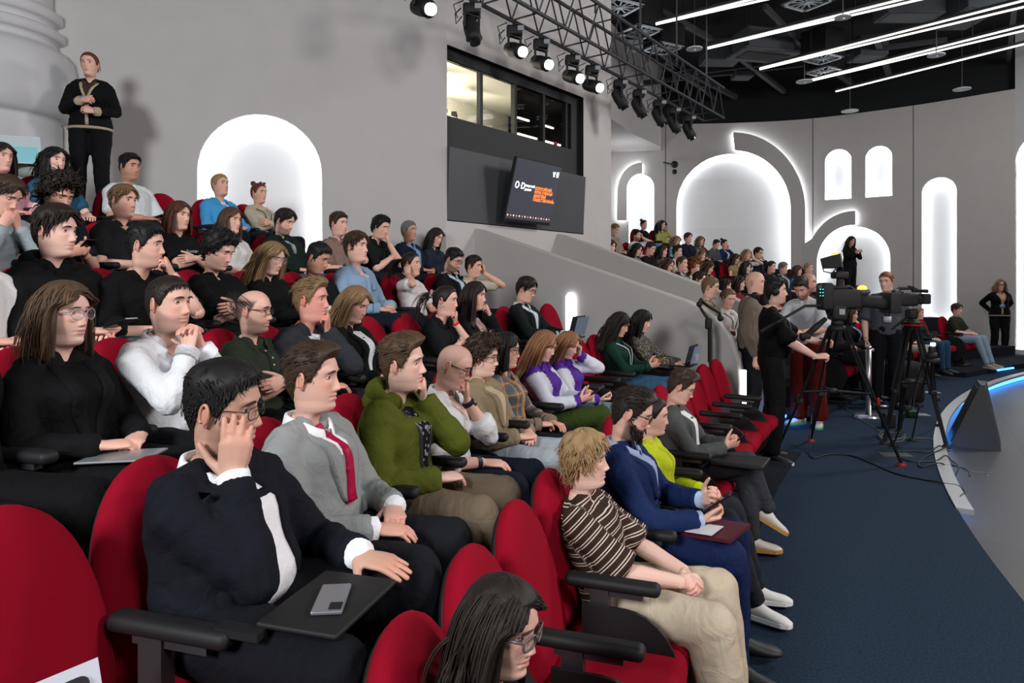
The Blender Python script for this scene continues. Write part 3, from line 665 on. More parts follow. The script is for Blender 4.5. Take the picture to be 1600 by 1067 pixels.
        d = nrm(nrm(fl - nn * (fl @ nn)) + nn * lift); st_ = L / seg; pts = [p - nn * .004]; pp = p.copy(); ph_ = r.random() * 6; ax1 = nrm(np.cross(d, nn)); cur = r.normal() * .35 + .9
        for k in range(seg):
            if style in ('long', 'bob'):
                d = nrm(d + np.array((0, 0, -.42)) + r.normal(size=3) * (.035 + P.get('wavy', 0) * .13))
            elif style == 'curly':
                d = nrm(d + np.cross(ax1, d) * cur * 1.0 + r.normal(size=3) * .25)
            elif style == 'mop': d = nrm(d + np.array((0, .05 * np.sign(y), -.22)) + np.cross(nn, d) * math.sin(ph_ + k * 1.3) * .5 + r.normal(size=3) * .12)
            elif style in ('pony', 'bun'): d = nrm(tail - pp)
            elif style == 'quiff': d = nrm(d + np.array((0, -.12, -.10)) + r.normal(size=3) * .06)
            else: d = nrm(d + np.array((0, 0, -.18)) + r.normal(size=3) * .06)
            pp = pp + d * st_
            pp = keep_out(pp); pp[1] = max(pp[1], -.155)
            if style in ('long', 'bob') and pp[1] > .03 and pp[2] < .045: pp[1] = .03 + (pp[1] - .03) * .35
            if style in ('long', 'bob') and pp[1] > .055 and pp[2] < .06 and abs(pp[0]) < .068: pp[0] = np.sign(pp[0] + 1e-6) * .068
            pts.append(pp.copy())
        wv = wd * (.75 + .5 * r.random()); k = len(pts)
        V2, F2 = tube(pts, [wv * (.5 + .5 * min(1, t * 4)) * (1 - .85 * max(0, (t - .45) / .55) ** 1.5) for t in np.linspace(0, 1, k)], (4 if lod < 2 else 3), False, .45, up=nn + np.array((.01, .02, .03)))
        g.add(V2, F2); shades.append(np.full(len(V2), .62 + .75 * r.random()))
    if style == 'pony':
        for q in range((60, 40, 12)[lod]):
            p = tail + r.normal(size=3) * .010; d = nrm(np.array((r.normal() * .25, -.8, .1 + r.normal() * .2))); pts = [p]
            for k in range(9):
                d = nrm(d + np.array((0, .05, -.33)) + r.normal(size=3) * .06); p = p + d * P.get('tail', .3) / 9; pts.append(p)
            V2, F2 = tube(pts, [wd * 1.3 * (1 - .7 * t) for t in np.linspace(0, 1, 10)], 4, False, .5); g.add(V2, F2); shades.append(np.full(len(V2), .62 + .75 * r.random()))
    if style == 'bun':
        c0 = tail + nrm(tail) * .012
        for q in range((70, 40, 14)[lod]):
            a0 = r.random() * 6.28; axis = nrm(r.normal(size=3)); e1 = nrm(np.cross(axis, (.3, .2, .9))); e2 = np.cross(axis, e1); t = np.linspace(0, 2.6, 7) + a0; rr = .030 * (.85 + .25 * r.random())
            V2, F2 = tube(c0 + np.outer(np.cos(t), e1) * rr + np.outer(np.sin(t), e2) * rr, wd * 1.0, 4, False, .7); g.add(V2, F2); shades.append(np.full(len(V2), .62 + .75 * r.random()))
        g.ball(c0, .027, 12, 8); shades.append(np.full(12 * 7 + 2, .8))
    sh = np.concatenate(shades); V = g.v(); C = np.array(hc)[None] * sh[:, None]
    return V, g.F, C
def beard_mesh(P, lod, seed, hc, L=.02):
    r = np.random.default_rng(seed); g = G(); sh = []
    n = (320, 200, 60)[lod]
    for q in range(n):
        th = r.uniform(-1.45, 1.45); td = abs(math.degrees(th)); lo = np.interp(td, [0, 60, 85], [-.126, -.11, -.06]); hi = np.interp(td, [0, 18, 30, 60, 85], [-.084, -.080, -.058, -.05, -.012]); z = r.uniform(lo, hi)
        if r.random() < .12: th = r.uniform(-.33, .33); z = r.uniform(-.0595, -.053)
        p = head_pt(np.array([th]), np.array([z]), P)[0]; nn = nrm(p - np.array((0, -.01, -.06))); d = nrm(nn * .55 + np.array((0, .1, -1.)))
        if z > -.06: d = nrm(nn * .5 + np.array((np.sign(p[0]) * .8, 0, -.6)))
        l = L * (.6 + .6 * r.random()) * (.45 if z > -.06 and td < 25 else 1)
        V2, F2 = tube([p - nn * .002, p + d * l * .5 + nn * .002, p + d * l], [.0042, .0036, .0008], 4, False, .6); g.add(V2, F2); sh.append(np.full(len(V2), .7 + .6 * r.random()))
    return g.v(), g.F, np.array(hc)[None] * np.concatenate(sh)[:, None]
# ---- the figure
class Person: pass
def ik(sh, tgt, pole, l1, l2):
    sh, tgt = np.asarray(sh, float), np.asarray(tgt, float); v = tgt - sh; D = np.linalg.norm(v); mx = (l1 + l2) * .998
    if D > mx: tgt = sh + v / D * mx; v = tgt - sh; D = mx
    u = v / D; a = (l1 * l1 - l2 * l2 + D * D) / (2 * D); h = math.sqrt(max(0, l1 * l1 - a * a)); p = np.asarray(pole, float); p = nrm(p - u * (p @ u))
    return sh + u * a + p * h, tgt
def person(label, X, Y, Z, face, sc=1., lod=1, sex='m', skin='fair', hair=('short', 'brown'), head=(0, 0, 0), top=('tee', '#222222'), bottom='#15161a', shoes='#222222',
           R='lap', L='lap', lean=0., hunch=0., fat=0., stand=False, legs='sit', glasses=None, beard=0, group=None, extra=(), seed=None, twist=0., dz=0., cat='person', **face_kw):
    """builds one figure; returns the body object and a dict of useful frames"""
    seed = seed if seed is not None else abs(hash(label)) % 9973
    seed = sum(ord(c) * (i + 1) for i, c in enumerate(label)) % 9973
    fem = sex == 'f'; P = dict(face_kw); P['skin'] = SKIN[skin]; P.setdefault('jw', .93 if fem else 1.03); P.setdefault('nose', .85 if fem else 1.03)
    hc = HC[hair[1]]; P['beard'] = beard; P['flush'] = .8
    if fem: P['lip'] = (.42, .12, .11)
    if hair[0] in ('crop', 'fade', 'quiff', 'side', 'short'): P['fade'] = .8
    if hair[0] == 'shaved': P['scalp'] = .28
    if hair[0] == 'balding': P['scalp'] = .10; P['fade'] = .8
    sw = .93 if fem else 1.04                               # shoulder width factor
    # spine
    pz = (.93 if stand else .525) + dz; p = np.array((0, 0, pz)); cs = []; n = 11
    ln_ = .447 * P.get('tlen', 1)
    for i in range(n + 1):
        t = i / n; a = rad(lean + hunch * (t - .35) * 1.5); u = np.array((0, math.sin(a), math.cos(a))); cs.append((p.copy(), u)); p = p + u * ln_ / n
    def spine(t):
        t = t * n; i = int(np.clip(t, 0, n - 1)); f = t - i; c = cs[i][0] * (1 - f) + cs[i + 1][0] * f; u = nrm(cs[i][1] * (1 - f) + cs[i + 1][1] * f)
        a = rad(twist) * np.clip(t / n, 0, 1); r = np.array((math.cos(a), math.sin(a), 0)); r = nrm(r - u * (r @ u)); return c, r, u, np.cross(u, r)
    cN, rN, uN, fN = spine(1.0)
    RT = np.stack([rN, fN, uN], 1)
    yaw, pitch, roll = head; pitch = pitch * 1.45 if pitch < -10 and not stand else pitch; ub = nrm(uN * .35 + np.array((0, .06, .65)))
    nk = nrm(ub * math.cos(rad(max(0, -pitch)) * .45) + fN * math.sin(rad(max(0, -pitch)) * .45))
    hcn = cN + nk * .157 + fN * .012; RH = RT @ np.eye(3) @ Rz(rad(yaw)); RH = Rz(rad(yaw + twist)) @ Rx(rad(pitch)) @ Ry(rad(roll)); RHs = RH * HS
    def hw(q): return hcn + RHs @ np.asarray(q, float)       # head space -> body space
    prof_t = [0, .12, .25, .42, .58, .74, .86, .95, 1.0, 1.05]
    if fem: pa = [.170, .164, .144, .126, .136, .146, .136, .096, .064, .052]; pb = [.112, .114, .102, .094, .106, .110, .090, .074, .060, .052]
    else: pa = [.164, .164, .158, .154, .162, .170, .156, .108, .070, .056]; pb = [.112, .116, .110, .104, .112, .116, .098, .080, .064, .056]
    pa = np.array(pa); pb = np.array(pb)
    def torso_rings(off, t0=0., t1=1.05, nseg=28, m=16, flare=0.):
        rings = []
        for t in np.linspace(t0, t1, m):
            c, r, u, f = spine(min(t, 1.05)); o_ = off * (1 - .72 * sstep(t, .88, .99)) if off > 0 else off; a = np.interp(t, prof_t, pa) + o_ + flare * sstep(-t, -.3, 0.); b = np.interp(t, prof_t, pb) + o_ * .9
            belly = fat * math.exp(-((t - .26) / .2) ** 2); bs = .6 * fat * math.exp(-((t - .3) / .3) ** 2)
            th = np.arange(nseg) * 2 * PI / nseg; s, k = np.sin(th), np.cos(th)
            x = (a + bs) * np.sign(s) * np.abs(s) ** .88; y = np.where(k > 0, (b + belly) * np.abs(k) ** .92, -b * np.abs(k) ** .92) + .012 * math.sin(PI * min(1, t)) - .006
            if fem: y = y + .036 * np.exp(-((t - .66) / .10) ** 2) * np.exp(-((np.abs(x) - .068) / .05) ** 2) * (k > 0)
            dz_ = (-.048 * np.clip(k, 0, 1) ** 1.5 + .014 * np.clip(-k, 0, 1)) * sstep(t, .80, 1.0)
            rings.append(c + np.outer(x, r) + np.outer(y, f) + np.outer(dz_, u))
        return rings
    shj = {}
    for s in (1, -1):
        c, r, u, f = spine(.875); shj[s] = c + r * s * .158 * sw - f * .008
    l1, l2 = (.272, .238) if fem else (.285, .250)
    hand_s = .92 if fem else 1.0
    # thighs for hands to rest on
    hips = {s: np.array((s * .088, 0, pz - .005)) for s in (1, -1)}
    legsP = {}
    for s in (1, -1):
        h = hips[s]
        if stand:
            fy = {'stride': .10 * s}.get(legs, .015 * s); k = h + np.array((s * .01, .02 + fy * .5, -.43)); an = np.array((s * .105, fy - .03, .085)); toe = np.array((s * .35, 1., 0))
        else:
            sp = {'wide': .20, 'narrow': .085, 'sit': .14, 'cross': .12, 'fwd': .13, 'apart': .17}.get(legs, .14); ff = {'fwd': .16, 'tuck': -.14}.get(legs, .03)
            k = np.array((s * sp, .425, pz + .025)); an = np.array((s * (sp * .85), .425 + ff, .085 + max(0, dz))); toe = np.array((s * .25, 1., 0))
            if legs == 'cross':
                if s == 1: k = np.array((-.02, .43, pz + .095)); an = np.array((-.14, .56, pz - .26)); toe = np.array((-.3, .8, -.5))
                else: k = np.array((-.07, .42, pz + .02)); an = np.array((-.05, .46, .085))
        legsP[s] = (h, k, an, nrm(toe))
    # arms
    arms = {}
    def armpose(s, spec):
        nm, kw = (spec, {}) if isinstance(spec, str) else (spec[0], dict(spec[1])); sg = float(s); sh = shj[s]; c, r, u, f = spine(.5); pole = np.array((sg * .75, -.35, -.75)); curl = .35; th = .4; spread = .8
        def pt(x, y, z): return np.array((x * sg, y, pz + z))
        if nm == 'lap': t, d, nn, curl = pt(.10, .25, .125), (-.55 * sg, 1, -.12), (-.25 * sg, .1, -1), .28
        elif nm == 'lapin': t, d, nn, curl = pt(.085, .23, .14), (-1 * sg, .55, -.1), (0, -.2, -1), .35
        elif nm == 'clasp': t, d, nn, curl = pt(.055, .30, .13), (-.85 * sg, .75, -.25), (-.55 * sg, -.45, -.7), .75
        elif nm == 'knee': t, d, nn, curl, spread, th = pt(.13, .30, .135), (-.10 * sg, 1, -.12), (.1 * sg, 0, -1), .10, 1.2, .1
        elif nm == 'phone': t, d, nn, curl = pt(.055, .29, .20), (-.45 * sg, .8, .35), (-.75 * sg, -.3, .55), .8
        elif nm == 'hold': t, d, nn, curl = pt(.085, .29, .15), (-.7 * sg, .9, .05), (-.3 * sg, 0, .9), .6
        elif nm == 'type': t, d, nn, curl = pt(.08, .34, .17), (-.1 * sg, 1, .0), (0, 0, -1), .35
        elif nm == 'crossed': t, d, nn, curl, pole = pt(-.07, .20, .24 + (.025 if s > 0 else 0)), (-1 * sg, .1, -.05), (0, -1, -.2), .3, np.array((sg * .9, .1, -.9))
        elif nm == 'rest': t, d, nn, curl = pt(.25, .20, .195), (-.1 * sg, 1, -.15), (-.1 * sg, 0, -1), .3
        elif nm == 'chin': t = hw((.050 * sg + kw.get('dx', 0), .080 + kw.get('dy', 0), -.185 + kw.get('dzh', 0))); d, nn, curl, pole, th = RH @ np.array((-.38 * sg, .12, .9)), RH @ np.array((-.35 * sg, -1, 0)), .95, np.array((sg * .35, .55, -.9)), .8
        elif nm == 'mouth': t = hw((.055 * sg, .135, -.165)); d, nn, curl, pole, th = RH @ np.array((-.45 * sg, -.25, .85)), RH @ np.array((-.3 * sg, -1, -.3)), .8, np.array((sg * .35, .5, -.9)), .7
        elif nm == 'cheek': t = hw((.085 * sg, .075, -.165)); d, nn, curl, pole, th, spread = RH @ np.array((-.05 * sg, -.02, 1)), RH @ np.array((-1 * sg, -.25, 0)), .10, np.array((sg * .55, .1, -1)), .0, .9
        elif nm == 'temple': t = hw((.115 * sg, .095, -.075)); d, nn, curl, pole = RH @ np.array((-.3 * sg, -.25, 1)), RH @ np.array((-1 * sg, -.5, 0)), .45, np.array((sg * .7, .5, -.6))
        elif nm == 'ear': t = hw((.15 * sg, .02, -.115)); d, nn, curl, pole = RH @ np.array((-.45 * sg, -.3, 1)), RH @ np.array((-1 * sg, 0, -.3)), .35, np.array((sg * .8, .55, -.8))
        elif nm == 'prayer': t = np.array((sg * .035, 0, 0)) + hw((0, .14, -.20)); d, nn, curl, pole, th = (-.35 * sg, -.25, .9), (-1 * sg, -.15, .1), .7, np.array((sg * .6, .35, -.9)), .6
        elif nm == 'down': t, d, nn, curl, pole = sh + np.array((sg * .055, .05, -.50)), (0, .08, -1), (-sg, .1, 0), .4, np.array((sg * .3, -1, 0))
        elif nm == 'forward': t, d, nn, curl = sh + np.array((kw.get('x', -.04) * sg, kw.get('y', .40), kw.get('z', -.27))), (-.2 * sg, 1, .1), (-.5 * sg, 0, -.8), .75
        elif nm == 'waist': t, d, nn, curl = np.array((kw.get('x', .0) * sg, kw.get('y', .20), pz + kw.get('z', .14))), (-1 * sg, .5, kw.get('dz', .1)), (0, -.9, -.3), .55
        elif nm == 'behind': t, d, nn, curl, pole = np.array((sg * .10, -.16, pz + .05)), (-1 * sg, -.1, -.3), (0, -1, 0), .4, np.array((sg, -.6, 0))
        else: t, d, nn = pt(.1, .25, .12), (0, 1, 0), (0, 0, -1)
        for k_ in ('t', 'd', 'n'):
            if k_ in kw:
                vv = np.array(kw[k_], float)
                if k_ == 't': t = np.array((vv[0], vv[1], pz + vv[2]))
                elif k_ == 'd': d = vv
                else: nn = vv
        curl = kw.get('curl', curl); th = kw.get('thumb', th); pole = np.array(kw.get('pole', pole), float); spread = kw.get('spread', spread)
        if 'off' in kw: t = np.asarray(t, float) + np.array(kw['off'])
        el, wr = ik(sh, t, pole, l1, l2); arms[s] = dict(sh=sh, el=el, wr=wr, d=nrm(d), n=np.asarray(nn, float), curl=curl, th=th, spread=spread)
    armpose(1, R); armpose(-1, L)
    vox_c = (.011, .014, .024)[lod]
    body_parts = []                                           # (V,F,C)
    sk = np.array(P['skin'])
    def arm_shape(s, off=0., upto=1., lo=False):
        a = arms[s]; c, r, u, f = spine(.83); inn = c + r * s * .10 * sw; sh, el, wr = a['sh'], a['el'], a['wr']
        up = [inn, sh * .75 + inn * .25 + u * .004, sh + nrm(el - sh) * .02, sh * .55 + el * .45, sh * .12 + el * .88, el]
        ru = [.056, .053, .051, .047, .042, .040] if not fem else [.048, .045, .043, .040, .035, .033]
        fo = [el, el * .75 + wr * .25, el * .4 + wr * .6, wr * .96 + el * .04, wr]; rf = [.041, .043, .034, .027, .026] if not fem else [.034, .036, .029, .0225, .0215]
        P_ = up + fo[1:]; r_ = ru + rf[1:]; return P_, [q + off for q in r_], up, fo, ru, rf
    # ------------- garments
    tp = top[0]; tcol = top[1]; tk = top[2] if len(top) > 2 else {}
    off = dict(tee=.012, polo=.013, shirt=.014, jacket=.024, hoodie=.030, sweater=.022, cardigan=.024, blouse=.015, coat=.032)[tp]
    long_ = tp not in ('tee', 'polo') and not tk.get('short')
    g = G(); tl = G()
    tt1 = .985 if tp != 'hoodie' else 1.0
    tr = torso_rings(off, -.10 if (stand or tk.get('untuck', 1)) else 0., tt1); tl.loft(tr); g.loft(tr)
    sleeve_end = tk.get('sleeve', .96 if long_ else None)
    for s in (1, -1):
        P_, r_, up, fo, ru, rf = arm_shape(s)
        c_, r2_, u2_, f2_ = spine(.97); g.tube([c_ + r2_ * s * .02, c_ * .62 + shj[s] * .38 + u2_ * .004, shj[s] + u2_ * .008 - r2_ * s * .01], [(.036 + off * .5), (.036 + off * .6), (.040 + off * .6)], 12)
        if long_:
            so = off * .72; g.tube(up, [q + so for q in ru], 14); e = fo[0] + (fo[-1] - fo[0]) * sleeve_end; mid = fo[0] + (fo[-1] - fo[0]) * sleeve_end * .5
            ex = tk.get('wide', 0.); g.tube([fo[0], fo[0] * .6 + e * .4, mid, e], [rf[0] + so, rf[1] + so + ex * .5, rf[2] + so + ex, rf[3] + so + .006 + ex], 14)
            g.ball(up[-1], ru[-1] + so, 10, 8)
        else:
            fr_ = tk.get('slv', .74); so = off; n_ = 5; sh, el = up[2], up[-1]; a_ = [up[0], up[1], up[2], sh + (el - sh) * fr_ * .5, sh + (el - sh) * fr_]
            g.tube(a_, [ru[0] + so, ru[1] + so, ru[2] + so + .002, ru[3] + so + .007, ru[4] + so + .016 + tk.get('wide', 0)], 16)
    body = Person(); body.o = None
    bvh = BVHTree.FromPolygons([tuple(v) for v in tl.v()], tl.F)
    def proj(x, v, dd=.006):
        dd = dd + (.004 if lod == 0 else .008) if dd > 0 else dd
        """point on the front of the garment: x to the right, v height along the torso (0 waist .. 1 neck)"""
        c, r, u, f = spine(v); o = c + r * x + f * .5; h = bvh.ray_cast(Vector(o), Vector(-f), 1.)
        if h[0] is None: return c + r * x + f * .1
        return np.array(h[0]) + np.array(f) * dd
    def patch(vs, xl, xr, dd, nx=6):
        """thin layer of cloth on the front, between xl(v) and xr(v)"""
        rows = [[proj(a + (b - a) * k / nx, v, dd) for k in range(nx + 1)] for v, a, b in zip(vs, xl, xr)]
        A = np.array(rows).reshape(-1, 3); B = np.array([[proj(a + (b - a) * k / nx, v, -.006) for k in range(nx + 1)] for v, a, b in zip(vs, xl, xr)]).reshape(-1, 3)
        m = nx + 1; F = [(i * m + k, i * m + k + 1, (i + 1) * m + k + 1, (i + 1) * m + k) for i in range(len(vs) - 1) for k in range(nx)]; N0 = len(A)
        rim = [i for i in range(m)] + [i * m + m - 1 for i in range(1, len(vs))] + [(len(vs) - 1) * m + k for k in range(m - 2, -1, -1)] + [i * m for i in range(len(vs) - 2, 0, -1)]
        F += [(rim[i], N0 + rim[i], N0 + rim[(i + 1) % len(rim)], rim[(i + 1) % len(rim)]) for i in range(len(rim))]
        return np.concatenate([A, B]), F
    kind = tk.get('kind', 'plain'); cm = cloth_mat({'tee': 'jersey', 'jacket': 'suit_wool', 'hoodie': 'fleece', 'sweater': 'knit', 'coat': 'cotton_twill'}.get(tp, 'shirt_cotton'), tcol, kind, tk.get('col2'), tk.get('col3'), tk.get('n', 30))
    kids = []
    gname = {'tee': 't_shirt', 'polo': 'polo_shirt', 'shirt': 'shirt', 'jacket': 'suit_jacket', 'hoodie': 'hooded_jacket', 'sweater': 'sweater', 'cardigan': 'cardigan', 'blouse': 'blouse', 'coat': 'coat'}[tp]
    arms_c = dict(arms)
    def wrinkle(V, N_, amp):
        r = np.random.default_rng(seed); d = np.zeros(len(V))
        for s in (1, -1):
            a = arms_c[s]
            for cpt, ax, k, sg in ((a['el'], nrm(a['wr'] - a['sh']), 170, .075), (a['sh'], nrm(a['el'] - a['sh']), 130, .085), (a['wr'] * .8 + a['el'] * .2, nrm(a['wr'] - a['el']), 210, .05)):
                q = V - cpt; t = q @ ax; rr = np.linalg.norm(q, axis=1); d += np.sin(t * k + 3 * np.sin(q @ np.array((31, 17, 23.)) ) + s) * np.exp(-(rr / sg) ** 2) * .9
        for t_, k, sg, am in ((.16, 95, .09, .55), (.5, 60, .16, .25), (.8, 75, .10, .3)):
            c, r_, u, f = spine(t_); q = V - c; t = q @ u; lat = q @ r_; bk = 1 - .9 * sstep(q @ f, .02, .08) * sstep(.11 - np.abs(lat), 0, .05); d += bk * am * np.sin(t * k + 3.5 * np.sin(lat * 13 + r.random() * 6) + 2.2 * np.sin(q @ f * 19)) * np.exp(-(t / sg) ** 2)
        for i in range(4):
            kv = r.normal(size=3) * (22 + 9 * i); d += .25 * np.sin(V @ kv + r.random() * 6 + 1.5 * np.sin(V @ (r.normal(size=3) * 14)))
        return V + N_ * (d * amp)[:, None]
    def fin_top(me):
        V = getv(me); V = wrinkle(V, getn(me), (.0036, .0036, .004)[lod] * tk.get('wr', 1)); setv(me, V)
        if kind in ('stripe', 'plaid'):
            c0, r0, u0, f0 = spine(0.); c1 = spine(1.)[0]; sv = (V - c0) @ nrm(c1 - c0); su = np.arctan2((V - c0) @ r0, (V - c0) @ f0) * .16
            for s in (1, -1):
                a = arms_c[s]; ax = nrm(a['el'] - a['sh']); q = V - a['sh']; t = q @ ax; q2 = q - np.outer(np.clip(t, 0, .3), ax); m = sstep(np.linalg.norm(q2, axis=1), .10, .085) * sstep((V - c0) @ r0 * s, .13, .165); sv = np.where(m > .5, .30 - t, sv); su = np.where(m > .5, (V - a['sh']) @ np.cross(ax, f0), su)
            setfl(me, 'sv', sv); setfl(me, 'su', su)
        if tk.get('sleevecol'):
            C = np.tile(np.array(srgb(tcol)), (len(V), 1))
            for s in (1, -1):
                a = arms_c[s]; q = V - a['sh']; ax = nrm(a['el'] - a['sh']); c0, r0, u0, f0 = spine(.86); t = q @ ax
                m = (t > .02) & (np.linalg.norm(q - np.outer(np.clip(t, 0, .28), ax), axis=1) < .10) | (np.linalg.norm(V - a['el'], axis=1) < .09) | (np.linalg.norm(V - (a['el'] + a['wr']) / 2, axis=1) < .10); C[m] = srgb(tk['sleevecol'])
                m2 = np.linalg.norm(V - (a['wr'] + (a['el'] - a['wr']) * .10), axis=1) < .055; C[m2] = srgb(tcol)
            setcol(me, C); m_ = mat('varsity_cloth', tcol, .85, attr='Col', bump=.2, scale=200); me.materials.append(m_)
        else: me.materials.append(cm)
        o = bpy.data.objects.new(gname, me); COL.objects.link(o); o.parent = body.o
    remesh(g.v(), g.F, vox_c, 5 if lod < 2 else 2, fin_top)
    # neckline and fronts
    def ring_collar(h, r0, r1, open_deg, col, name, fold=0., dn=0., thick=.005, front=.0):
        g2 = G(); c, r, u, f = spine(1.0); a = np.radians(np.linspace(open_deg, 360 - open_deg, 40 if lod < 2 else 20)); rings = []
        base = c - u * (.016 + dn)
        A1 = [];
        prof = [(r0, 0.), (r0 - .004, h), (r0 + .001, h + .003), (r0 + .004, h)] if not fold else [(r0, 0.), (r0 - .006, h), (r0 - .003, h + .005), (r0 + .006, h + .002), (r0 + .016, h - fold), (r0 + .012, h - fold - .003), (r0 + .002, h - .006)]
        for aa in a:
            dirv = r * math.sin(aa) + f * math.cos(aa) * 1.05; fwd = max(0, math.cos(aa)); rings.append([base + dirv * q + u * (z - .045 * fwd ** 1.5 - front * fwd ** 2 + .016 * max(0, -math.cos(aa))) for q, z in prof])
        g2.loft(rings); kids.append((name, g2, cloth_mat('collar_cloth', col, bump=.1), True))
    nr = .058 if fem else .065
    if tp in ('tee', 'sweater', 'hoodie') and not tk.get('vneck'):
        ring_collar(.012, nr + .016, 0, 0, tk.get('neckcol', tcol), 'collar', dn=.012, front=.01)
    if tp == 'hoodie':   # hood lying behind the neck
        g2 = G(); c, r, u, f = spine(1.0)
        for k, (rr, zz) in enumerate(((.098, -.030), (.090, .012))):
            a = np.radians(np.linspace(28 + 14 * k, 332 - 14 * k, 26)); P2 = [c + r * math.sin(q) * rr * 1.1 + f * (math.cos(q) * rr * .95 - .018) + u * (zz - .04 * max(0, math.cos(q)) + .02 * max(0, -math.cos(q))) for q in a]
            g2.tube(P2, [(.021 + .016 * max(0, -math.cos(q)), .030 + .018 * max(0, -math.cos(q))) for q in a], 10)
        kids.append(('hood', g2, cm, True))
        if tk.get('zip'):
            inner = tk.get('inner', '#111111'); vs = np.linspace(tk.get('zipto', .1), .93, 12); wdt = [tk.get('open', .045) * (.25 + .75 * (v - vs[0]) / (vs[-1] - vs[0])) for v in vs]
            V2, F2 = patch(vs, [-q for q in wdt], wdt, .004); g3 = G(); g3.add(V2, F2); kids.append(('under_shirt', g3, cloth_mat('print_jersey', inner, 'speckle' if tk.get('innerprint') else 'plain', '#8a8d8f', n=38), True))
            for s in (1, -1):
                V2, F2 = patch(vs, [s * q - .004 for q in wdt], [s * q + .004 for q in wdt], .009, 2); g3 = G(); g3.add(V2, F2); kids.append(('zip_edge', g3, M_metal, True))
        for s in (1, -1):
            if tk.get('strings'): g3 = G(); g3.tube([proj(s * .035, .93, .012), proj(s * .032, .8, .010), proj(s * .036, .66, .010)], .0028, 5); kids.append(('drawstring', g3, cm, True))
    def vee(top_v, bot_v, w_top, w_bot, pw=1.):
        vs = np.linspace(bot_v, top_v, 12); t = (vs - bot_v) / (top_v - bot_v); return vs, w_bot + (w_top - w_bot) * t ** pw
    if tp in ('jacket', 'coat', 'cardigan'):
        bv = tk.get('bv', .34); wt, wb = tk.get('wt', .062), tk.get('wb', .008); vs, wv = vee(.94, bv, wt, wb, tk.get('pw', .8)); xo = tk.get('xo', 0.)
        inner = tk.get('inner', '#e8e9ec'); icm = cloth_mat('inner_shirt_cotton', inner, 'plain', bump=.15)
        V2, F2 = patch(vs, [xo - q for q in wv], [xo + q for q in wv], .005, 8); g3 = G(); g3.add(V2, F2); kids.append((tk.get('innername', 'shirt_front'), g3, icm, True))
        if tk.get('waistcoat'):
            v3 = np.linspace(bv, .74, 8); w3 = np.interp(v3, vs, wv); V2, F2 = patch(v3, [-q * .98 for q in w3], [q * .98 - 2 * q * .98 * sstep(v, .5, .76) * .0 for v, q in zip(v3, w3)], .008, 6); g3 = G(); g3.add(V2, F2); kids.append(('waistcoat', g3, cloth_mat('waistcoat_wool', tk['waistcoat']), True))
        if tk.get('lapel', 1):
            for s in (1, -1):
                lw = np.array([.012 + .034 * math.sin(PI * min(1, (v - bv) / (.94 - bv) * .62 + .12)) for v in vs]) * tk.get('lapel', 1)
                xa = xo + s * (wv - .004); xb = xo + s * (wv + lw)
                V2, F2 = patch(vs, np.minimum(xa, xb), np.maximum(xa, xb), .011, 4); g3 = G(); g3.add(V2, F2); kids.append(('lapel', g3, cm, True))
            if lod < 2:
                cN_, r, u, f = spine(1.0); a = np.radians(np.linspace(70, 290, 24)); g3 = G()
                g3.loft([[cN_ - u * .03 + (r * math.sin(q) * 1.05 + f * math.cos(q)) * (nr + .022 + o_) + u * (z_ - .03 * max(0, math.cos(q))) for o_, z_ in ((0, 0), (-.004, .022), (.002, .026), (.016, .004), (.014, -.004))] for q in a]); kids.append(('jacket_collar', g3, cm, True))
        if tk.get('btn'):
            for v in tk['btn']: p_ = proj(xo + .012, v, .010); g3 = G(); g3.ball(p_, (.009, .004, .009), 10, 6); kids.append(('button', g3, mat('jacket_button', tk.get('btncol', '#16161a'), .4), True))
        if tk.get('tie'):
            v4 = np.linspace(bv - .02, .93, 10); t4 = (v4 - v4[0]) / (v4[-1] - v4[0]); w4 = .026 - .013 * t4; V2, F2 = patch(v4, xo - w4, xo + w4, .017, 3); g3 = G(); g3.add(V2, F2); g3.ball(proj(xo, .945, .014), (.019, .012, .019), 10, 6); kids.append(('tie', g3, cloth_mat('silk', tk['tie'], rough=.45, bump=.1), True))
        if tk.get('collar', 1) and inner: ring_collar(.036, nr + .008, 0, 16, inner, 'shirt_collar', fold=.036, dn=.004)
        elif tk.get('innername') == 't_shirt': ring_collar(.010, nr + .014, 0, 0, inner, 't_shirt_collar', dn=.012, front=.012)
    if tk.get('trim'):
        tc_ = cloth_mat('knit_trim', tk['trim']); V2, F2 = patch(np.linspace(-.04, .6, 8), [-.014] * 8, [.014] * 8, .010, 2); g3 = G(); g3.add(V2, F2); kids.append(('button_band', g3, tc_, True))
        g3 = G(); g3.loft(torso_rings(off + .010, -.11, -.06, m=3)); kids.append(('hem', g3, tc_, True))
        vs = np.linspace(.58, .96, 9); wv = np.interp(vs, [.58, .96], [.004, .062])
        for s in (1, -1): V2, F2 = patch(vs, np.minimum(s * wv, s * (wv + .022)), np.maximum(s * wv, s * (wv + .022)), .012, 3); g3 = G(); g3.add(V2, F2); kids.append(('neck_trim', g3, tc_, True))
